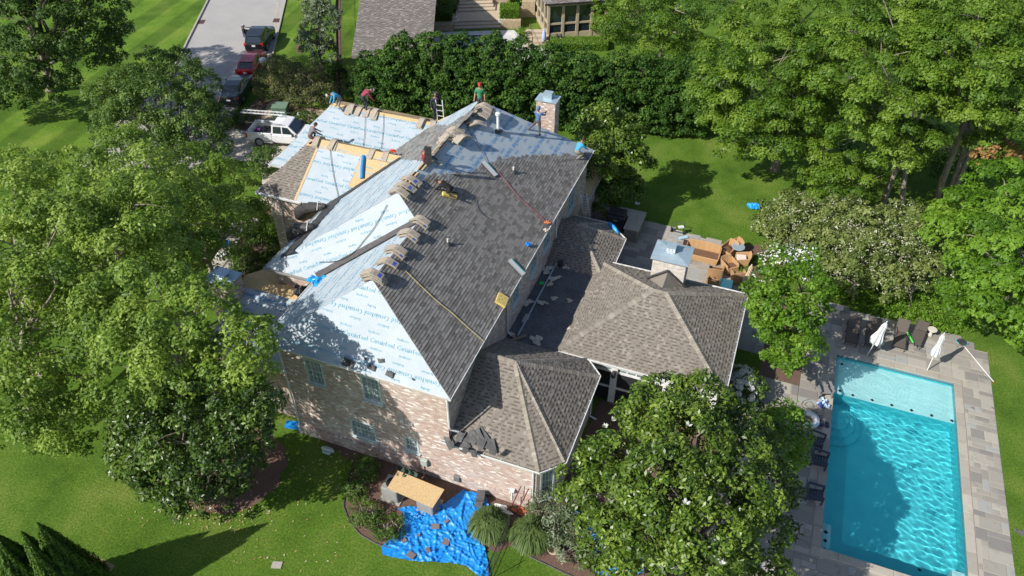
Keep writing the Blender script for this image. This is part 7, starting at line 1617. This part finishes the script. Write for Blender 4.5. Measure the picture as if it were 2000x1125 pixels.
def adirondack(label, px, py, rz, mat):
    t = thing('adirondack_chair', label, 'chair', G(px, py, DZ), rz, 'adirondack chairs by the pool'); X = lambda nm, mb: mb.build(nm, mat, t, world=False)
    s = MB()
    for k in range(5): s.cbox((0, .30-.115*k, .37-.028*k), .56, .10, .02)
    X('seat', s); b = MB()
    for k in range(5):
        x = (k-2)*.115; h = .78-.06*abs(k-2); b.add([(x-.05, -.22, .26), (x+.05, -.22, .26), (x*1.12+.052, -.22-.30, .26+h), (x*1.12-.052, -.22-.30, .26+h), (x-.05, -.24, .26), (x+.05, -.24, .26), (x*1.12+.052, -.24-.30, .26+h), (x*1.12-.052, -.24-.30, .26+h)], [(0, 1, 2, 3), (7, 6, 5, 4), (2, 6, 7, 3), (0, 4, 5, 1), (1, 5, 6, 2), (3, 7, 4, 0)])
    X('backrest', b)
    for q in (-1, 1):
        X('arm', MB().cbox((q*.34, .02, .56), .13, .72, .022)); X('leg', MB().cbox((q*.33, .34, .28), .03, .09, .55)); X('leg', MB().cbox((q*.28, -.05, .22), .025, .9, .11, 0, RD(14))); X('rear_brace', MB().cbox((q*.32, -.32, .28), .025, .06, .55))
    return t
m_adg = M('grey_recycled_plastic', (.23, .225, .22), .6); m_adn = M('slate_blue_plastic', (.045, .055, .085), .6)
adirondack('grey adirondack chair in the sun at the pool edge with a towel below it', 1606, 768, RD(200), m_adg)
adirondack('dark blue adirondack chair in the shade, nearest the swim ring', 1590, 868, RD(-100), m_adn); adirondack('dark blue adirondack chair in the shade, middle of the three', 1597, 905, RD(-95), m_adn); adirondack('dark blue adirondack chair in the shade, lowest of the three', 1588, 972, RD(-90), m_adn)
crumple('towel', 'pale blue and navy towel heaped below the sunny grey chair', 'towel', G(1607, 790, .05), .65, .8, .3, M('towel', (.42, .55, .70), .9, ramp=None, col2=(.03, .05, .22), nscale=3, nmin=.5, nmax=.52), 12)
t = thing('swim_ring', 'white inflatable swim ring with purple and turquoise waves on the deck', 'swim ring', G(1578, 819, .16)); p = G(1578, 819, .19); rg = MB(); n1, n2 = 32, 12; vs = []
for i in range(n1):
    for k in range(n2):
        A = 2*math.pi*i/n1; B = 2*math.pi*k/n2; R = .40+.17*math.cos(B); vs.append((p.x+R*math.cos(A), p.y+R*math.sin(A), p.z+.15*math.sin(B)))
rg.add(vs, [(i*n2+k, ((i+1) % n1)*n2+k, ((i+1) % n1)*n2+(k+1) % n2, i*n2+(k+1) % n2) for i in range(n1) for k in range(n2)]).build('tube', m_wht, t, smooth=True)
for j, (c, a0) in enumerate((((.30, .16, .62), 210), ((.05, .50, .55), 260), ((.35, .55, .75), 300), ((.55, .35, .6), 170), ((.2, .6, .6), 20), ((.65, .45, .55), 90))):
    w = MB(); 
    for i in range(10):
        A = RD(a0+i*4); A2 = RD(a0+(i+1)*4); B = RD(75+14*math.sin(i*.9)-20*(j % 2)); B2 = RD(75+14*math.sin((i+1)*.9)-20*(j % 2))
        q = lambda A, B: (p.x+(.40+.174*math.cos(B))*math.cos(A), p.y+(.40+.174*math.cos(B))*math.sin(A), p.z+.155*math.sin(B))
        w.add([q(A, B), q(A2, B2), q(A2, B2-RD(26)), q(A, B-RD(26))], [(0, 1, 2, 3)])
    w.build('printed_wave', M('ring_print', c, .5), t)
for q, lab in (((1605, 830), 'left navy flipper beside the swim ring'), ((1615, 833), 'right navy flipper beside the swim ring')):
    t = thing('swim_fin', lab, 'flipper', G(*q, DZ)); pp = G(*q, .09); MB().lathe([(.10, 0), (.11, .08), (.05, .1)], 12, pp).build('heel', m_adn, t); MB().cbox(pp+Vector((0, .15, 0)), .16, .3, .06, .2).build('blade', m_adn, t)
rope('thin black hose coiled beside the swim ring', [G(*q, .05) for q in ((1583, 780), (1570, 783), (1566, 793), (1580, 799), (1590, 795), (1583, 785), (1572, 790), (1590, 803), (1600, 806))], .012, m_felt)
t = thing('fire_bowl', 'round dark planter with dried hydrangea heads between the shrubs and the deck', 'planter', G(1483, 812)); p = G(1483, 812); MB().lathe([(.35, 0), (.5, .3), (.55, .42), (.5, .42), (.45, .35)], 18, p).build('pot', M('dark_glaze', (.05, .03, .028), .5), t, smooth=True); crown('dried_heads', [(p.x, p.y, .45, .42, .14)], lf_sil, t, leaf=.10, dens=260, cr=.1, tuft=12)
for k, (px, py) in enumerate(((1640, 606),)): pass
p = G(2000, 1040, .05); crumple('stone_lump', 'dark flat lump in the grass at the right picture edge', 'stone', G(1994, 1041, 0), .5, .35, .12, m_torn, 23)

# ================= the neighbours =================
cR = Vector((math.cos(YR), math.sin(YR), 0)); cF = Vector((-math.sin(YR), math.cos(YR), 0))
nb = thing('neighbour_garage', 'neighbouring outbuilding with a large plain brown shingle roof', 'outbuilding', G(760, 120))
E0 = G(686, 110, 3.0); E1 = G(843, 109, 3.0); T1 = E1+cF*9.0+Vector((0, 0, 3.0)); T0 = E0+cF*9.0+Vector((0, 0, 3.0))
fN = [E0, E1, T1, T0]; MB().poly(fN).add([E0-Vector((0, 0, .2)), E1-Vector((0, 0, .2)), E1, E0], [(0, 1, 2, 3)]).add([T0, T1, T1+cF*9-Vector((0, 0, 3)), T0+cF*9-Vector((0, 0, 3))], [(0, 1, 2, 3)]).build('roof_deck', m_shb, nb)
pl = face_plane(fN); shingle_roof('old_shingles', pl, [pl.to(p) for p in fN], m_shb, nb, expo=.17, wmin=.16, wmax=.34, seed=90, h1=.01, h2=.035, band=m_band)
m_fieldst = M('field_stone', (.30, .27, .22), .9, col2=(.22, .2, .17), nscale=3)
i0 = E0+cR*.9+cF*.5; i1 = E1-cR*.9+cF*.5; w = MB()
for a, b in ((i0, i0+cR*.7), (i0+cR*3, i0+cR*3.7), (i1-cR*.7, i1)): w.poly([(a.x, a.y, 0), (b.x, b.y, 0), (b.x, b.y, 2.95), (a.x, a.y, 2.95)])
w.prism([tuple((i0+cF*1.2)[:2]), tuple((i1+cF*1.2)[:2]), tuple((i1+cF*17)[:2]), tuple((i0+cF*17)[:2])], 0, 2.9); w.build('wall', m_fieldst, nb)
MB().prism([tuple(q[:2]) for q in (i0-cR*.1-cF*.1, i0+cR*.8-cF*.1, i0+cR*.8+cF*.8, i0-cR*.1+cF*.8)], 0, 1.5).build('stone_pier', m_fieldst, nb)
flat('neighbour_terrace', [(835, 64), (1003, 59), (1012, 66), (1075, 100), (1080, 150), (830, 150)], M('pale_limestone', (.56, .56, .55), .8, col2=(.48, .48, .47), nscale=1.5, col3=(.62, .61, .58), n3=(.9, .5, .52)), .03)
np_ = thing('neighbour_pool', 'small dark teal pool seen just above the hedge', 'pool', G(935, 80)); wp = [(*G(*q)[:2], .05) for q in ((891, 72), (981, 70), (992, 110), (888, 110))]; MB().poly(wp[::-1] if area([q[:2] for q in wp]) < 0 else wp).build('water', M('teal_water', (.04, .13, .14), .1, spec=.5, col2=(.06, .17, .17)), np_)
MB().tube([(*G(891, 72)[:2], .07), (*G(981, 70)[:2], .07)], .06, 4).build('dark_tile_edge', m_felt, np_)
fq = [G(*q) for q in ((900, 95), (970, 92))]
hs = thing('neighbour_house', 'tan neighbouring house with terrace steps at the top edge of the picture', 'house', G(930, 20))
m_step = M('step_stone', (.52, .42, .30), .85, col2=(.44, .35, .25), nscale=2); st0 = G(887, 58); st1 = G(978, 55)
def step(f0, f1, z, l=0, r_=0):
    a = st0+cF*f0-cR*0+cR*l; b = st1+cF*f0-cR*r_; c = st1+cF*f1-cR*r_; d = st0+cF*f1+cR*l
    MB().prism([tuple(q[:2]) for q in (a, b, c, d)], 0, z).build('step', m_step, hs)
    MB().prism([tuple(q[:2]) for q in (a-cF*.04, b-cF*.04, b, a)], z-.06, z+.01).build('nosing', m_limest, hs)
for k, (f0, z, l, r_) in enumerate(((0, .16, 0, 0), (.5, .32, 0, 0), (1.0, .48, 0, 0), (3.3, .64, .2, .6), (3.8, .80, .2, .8), (4.3, .96, .3, .9), (4.8, 1.12, .3, .9), (5.3, 1.28, -.8, -1))): step(f0, 12, z, l, r_)
def nbox(nm, px, py, w, d, h, mat, dx=0, dy=0, z0=0, parent=hs):
    c = G(px, py)+cR*dx+cF*dy; o = MB().cbox((0, 0, 0), w, d, h).xf(Matrix.Translation((c.x, c.y, z0+h/2)) @ Matrix.Rotation(YR, 4, 'Z')).build(nm, mat, parent); return o
m_ylst = M('yellow_stone', (.50, .40, .26), .9, col2=(.36, .28, .18), nscale=5, island=.1)
nbox('planter_wall', 863, 62, 2.2, 2.6, .8, m_ylst, dy=1.3); nbox('planter_wall', 998, 56, 1.9, 2.6, .8, m_ylst, dy=1.3); nbox('pier', 1015, 52, .5, .5, 1.5, m_ylst, dy=1.2); nbox('wall', 1032, 40, 1.3, .4, 1.6, m_ylst, dy=1.0)
def hedge(lab, px, py, w, d, h, dy=0, z0=.0, mat=lf_brt, name='box_hedge'):
    c = G(px, py)+cF*dy; t = thing(name, lab, 'hedge', c+Vector((0, 0, 0)), YR); n = int((2*w*h+2*d*h+w*d)*420); P = []; Nn = []
    for k in range(n):
        f = random.choice('tttfflr'); x = random.uniform(-w/2, w/2); y = random.uniform(-d/2, d/2); z = random.uniform(0, h)
        if f == 't': z = h
        elif f == 'f': y = -d/2
        elif f == 'l': x = -w/2
        else: x = w/2
        P.append((x+random.gauss(0, .03), y+random.gauss(0, .03), z0+z+random.gauss(0, .03))); v = Vector((random.gauss(0, .5), random.gauss(0, .5)-.3*(f == 'f'), 1)).normalized(); Nn.append(v)
    me = leaf_mesh('foliage', np.array(P), np.array(Nn), np.full(len(P), .13)*np.random.uniform(.8, 1.2, len(P)), .6, np.random.uniform(0, .6, len(P))); link('foliage', me, mat, t, world=False)
    MB().box(-w/2+.08, w/2-.08, -d/2+.08, d/2-.08, z0, z0+h-.1).build('inner_twigs', m_bark, t, world=False); return t
hedge('dark clipped box hedge left of the terrace steps', 860, 62, 2.2, 1.6, 1.0, dy=1.4, z0=.7, mat=lf_arb); hedge('bright clipped box hedge right of the terrace steps', 995, 56, 1.8, 1.8, 1.0, dy=1.4, z0=.7)
hedge('low bright clipped hedge below the glass room', 1130, 92, 5.2, 1.7, .7)
shrub('round_bush', 'round green bush behind the dark box hedge', 872, 22, 1.2, 2.0, lf_brt, leaf=.18, dens=90); shrub('round_bush', 'yellow-green shrub between the tan walls', 1010, 10, 1.3, 1.6, lf_brt, leaf=.2, dens=80)
nbox('wall', 845, 25, 1.6, 3, 3.0, m_tan, dy=2); nbox('wall', 1005, 2, 5, .4, 4.5, m_tan, dy=1); nbox('column', 985, 25, .5, .5, 4, m_tan, dy=.2); nbox('wall', 930, -25, 14, .4, 6, m_tan, dy=1); nbox('door', 1000, 0, 1.2, .1, 2.2, m_glass, dy=.7, z0=1.2); 
tp = G(930, -5); nbox('brick_terrace', 930, 8, 6.0, 3.2, 1.32, M('terracotta', (.50, .30, .22), .9), dy=2.0)
gm = thing('glass_room', 'tan glass sided garden room with a brown shingle roof at the top edge', 'garden room', G(1120, 72)); g0 = G(1070, 76); g1 = G(1180, 68); gd = (g1-g0).normalized(); gn = Vector((gd.y, -gd.x, 0)); gh = 3.55
def gwall(a, b, n, nm='wall'):
    d = (b-a).normalized(); L = (b-a).length; Z = Vector((0, 0, 1)); nn = Vector((d.y, -d.x, 0))
    for (z0, z1) in ((0, .55), (1.35, 1.52), (gh-.45, gh)): MB().cbox((a+b)/2+Z*((z0+z1)/2), L, .14, z1-z0, math.atan2(d.y, d.x)).build('rail', m_tan, gm)
    for k in range(n+1): MB().cbox(a+d*(L*k/n)+Z*gh/2+nn*.01, .26, .20, gh, math.atan2(d.y, d.x)).build('post', m_tan, gm)
    for k in range(n): MB().cbox(a+d*(L*(k+.5)/n)+Z*gh/2-nn*.04, L/n, .03, gh-.2, math.atan2(d.y, d.x)).build('glass', m_cglass, gm)
gwall(g0, g1, 4); gwall(g0+Vector((-.0, 0, 0))-gn*(-0)+(-gn)*6.0*1.0, g0, 4)
q0 = g0-gd*.5+gn*.5; q1 = g1+gd*.7+gn*.5; q2 = q1-gn*7.5; q3 = q0-gn*7.5; ap = [(q0+q3)/2+gd*3, (q1+q2)/2-gd*0]
ru = [Vector((q.x, q.y, gh)) for q in (q0, q1, q2, q3)]; ra = Vector((ap[0].x, ap[0].y, gh+2.1)); rb_ = Vector((ap[1].x, ap[1].y, gh+2.1))
MB().poly([ru[0], ru[1], rb_, ra]).poly([ru[3], ru[0], ra]).poly([ru[2], ru[3], ra, rb_]).build('roof_deck', m_shb, gm)
for f in ([ru[0], ru[1], rb_, ra], [ru[3], ru[0], ra]): pl = face_plane(f); shingle_roof('old_shingles', pl, [pl.to(p) for p in f], m_shb, gm, expo=.17, wmin=.16, wmax=.34, seed=95, h1=.01, h2=.03, band=m_band)
gutter([ru[0]+Vector((0, 0, -.02))+gn*.08, ru[1]+Vector((0, 0, -.02))+gn*.08], gm, mat=m_felt, brackets=False)
cst = G(1052, 72)
for k in range(4): nbox('ramp_step', 1045, 92, 2.2, .6, .2+.18*k, m_step, dx=.2, dy=.7*k)
iron_fence('thin iron handrail beside the small steps at the glass room', [G(1040, 95), G(1036, 60)], h=1.0, sp=.8)
for q, lab in (((1017, 82), 'potted bush on the pale terrace by the handrail'), ((888, 50), 'white flowered pot left of the lower steps'), ((982, 52), 'white flowered pot right of the lower steps')):
    t = thing('potted_plant', lab, 'potted plant', G(*q)); p = G(*q); MB().lathe([(.22, 0), (.3, .4), (.32, .5), (.25, .5)], 12, p).build('pot', m_felt if q[0] == 1017 else m_limest, t); crown('foliage', [(p.x, p.y, .9 if q[0] == 1017 else .6, .4, .5 if q[0] == 1017 else .2)], lf_brt if q[0] == 1017 else lf_white, t, leaf=.12, dens=160, cr=.12, tuft=12)
t = thing('patio_heater', 'blue and white folded umbrella standing by the glass room corner', 'umbrella', G(1062, 86)); p = G(1062, 86); MB().lathe([(.2, .1), (.22, .8), (.12, 1.3), (.02, 1.5)], 10, p).build('cover', M('pale_blue_cloth', (.35, .45, .7), .8), t, smooth=True)
t = thing('vent_stack', 'pair of black capped vent stacks left of the low clipped hedge', 'vent', G(1089, 88)); 
for k in (0, .35): p = G(1087, 88)+cR*k; MB().lathe([(.08, 0), (.08, .8)], 8, p).build('pipe', m_gut, t); MB().lathe([(.14, .8), (.16, .9), (.1, 1.05)], 10, p).build('cap', m_felt, t)
shrub('conifer_bush', 'feathery green conifer at the right end of the glass room', 1200, 75, 2.2, 4.5, lf_elm, leaf=.22, dens=90, cr=.35)
T('far_tree', 'light green tree with bare twigs behind the low hedge, left of the elms', 'tree', (1290, 110), [(1230, 30, 5, 45), (1270, 10, 6.5, 50), (1320, 20, 7, 50), (1250, 70, 3, 42), (1300, 60, 4, 45), (1345, 60, 4.5, 40), (1230, -20, 7, 45)], lf_elm, m_barkp, .15, **dict(ew_, dens=70))
T('far_tree', 'dark tree filling the far side behind the tall elms', 'tree', (1600, -60), [(1420, -30, 9, 80), (1550, -50, 10, 90), (1680, -60, 11, 90), (1820, -60, 12, 90), (1960, -60, 13, 90), (1380, 30, 6, 60)], lf_hol, m_bark, .3, **dict(ew_, dens=45))
T('far_tree', 'dark undergrowth tree between the hedge end and the elms', 'tree', (1400, 150), [(1360, 110, 3, 45), (1400, 120, 3.5, 45), (1370, 170, 2.4, 45), (1400, 215, 2.0, 40)], lf_elm, m_bark, .15, **dict(ew_, dens=80))
T('woodland_tree', 'dark undergrowth below the crowns behind the leaning trunks', 'tree', (1800, 300), [(1700, 300, 1.8, 55), (1780, 300, 1.8, 55), (1850, 300, 2, 55), (1930, 310, 2, 50), (1960, 290, 3, 50)], lf_hol, m_bark, .15, **dict(ew_, dens=50))
shed = thing('far_building', 'grey building glimpsed between the far trees at the top right', 'building', G(1400, 10)); nbox('wall', 1500, -60, 30, .5, 5, M('far_wall', (.30, .30, .31), .9), parent=shed)
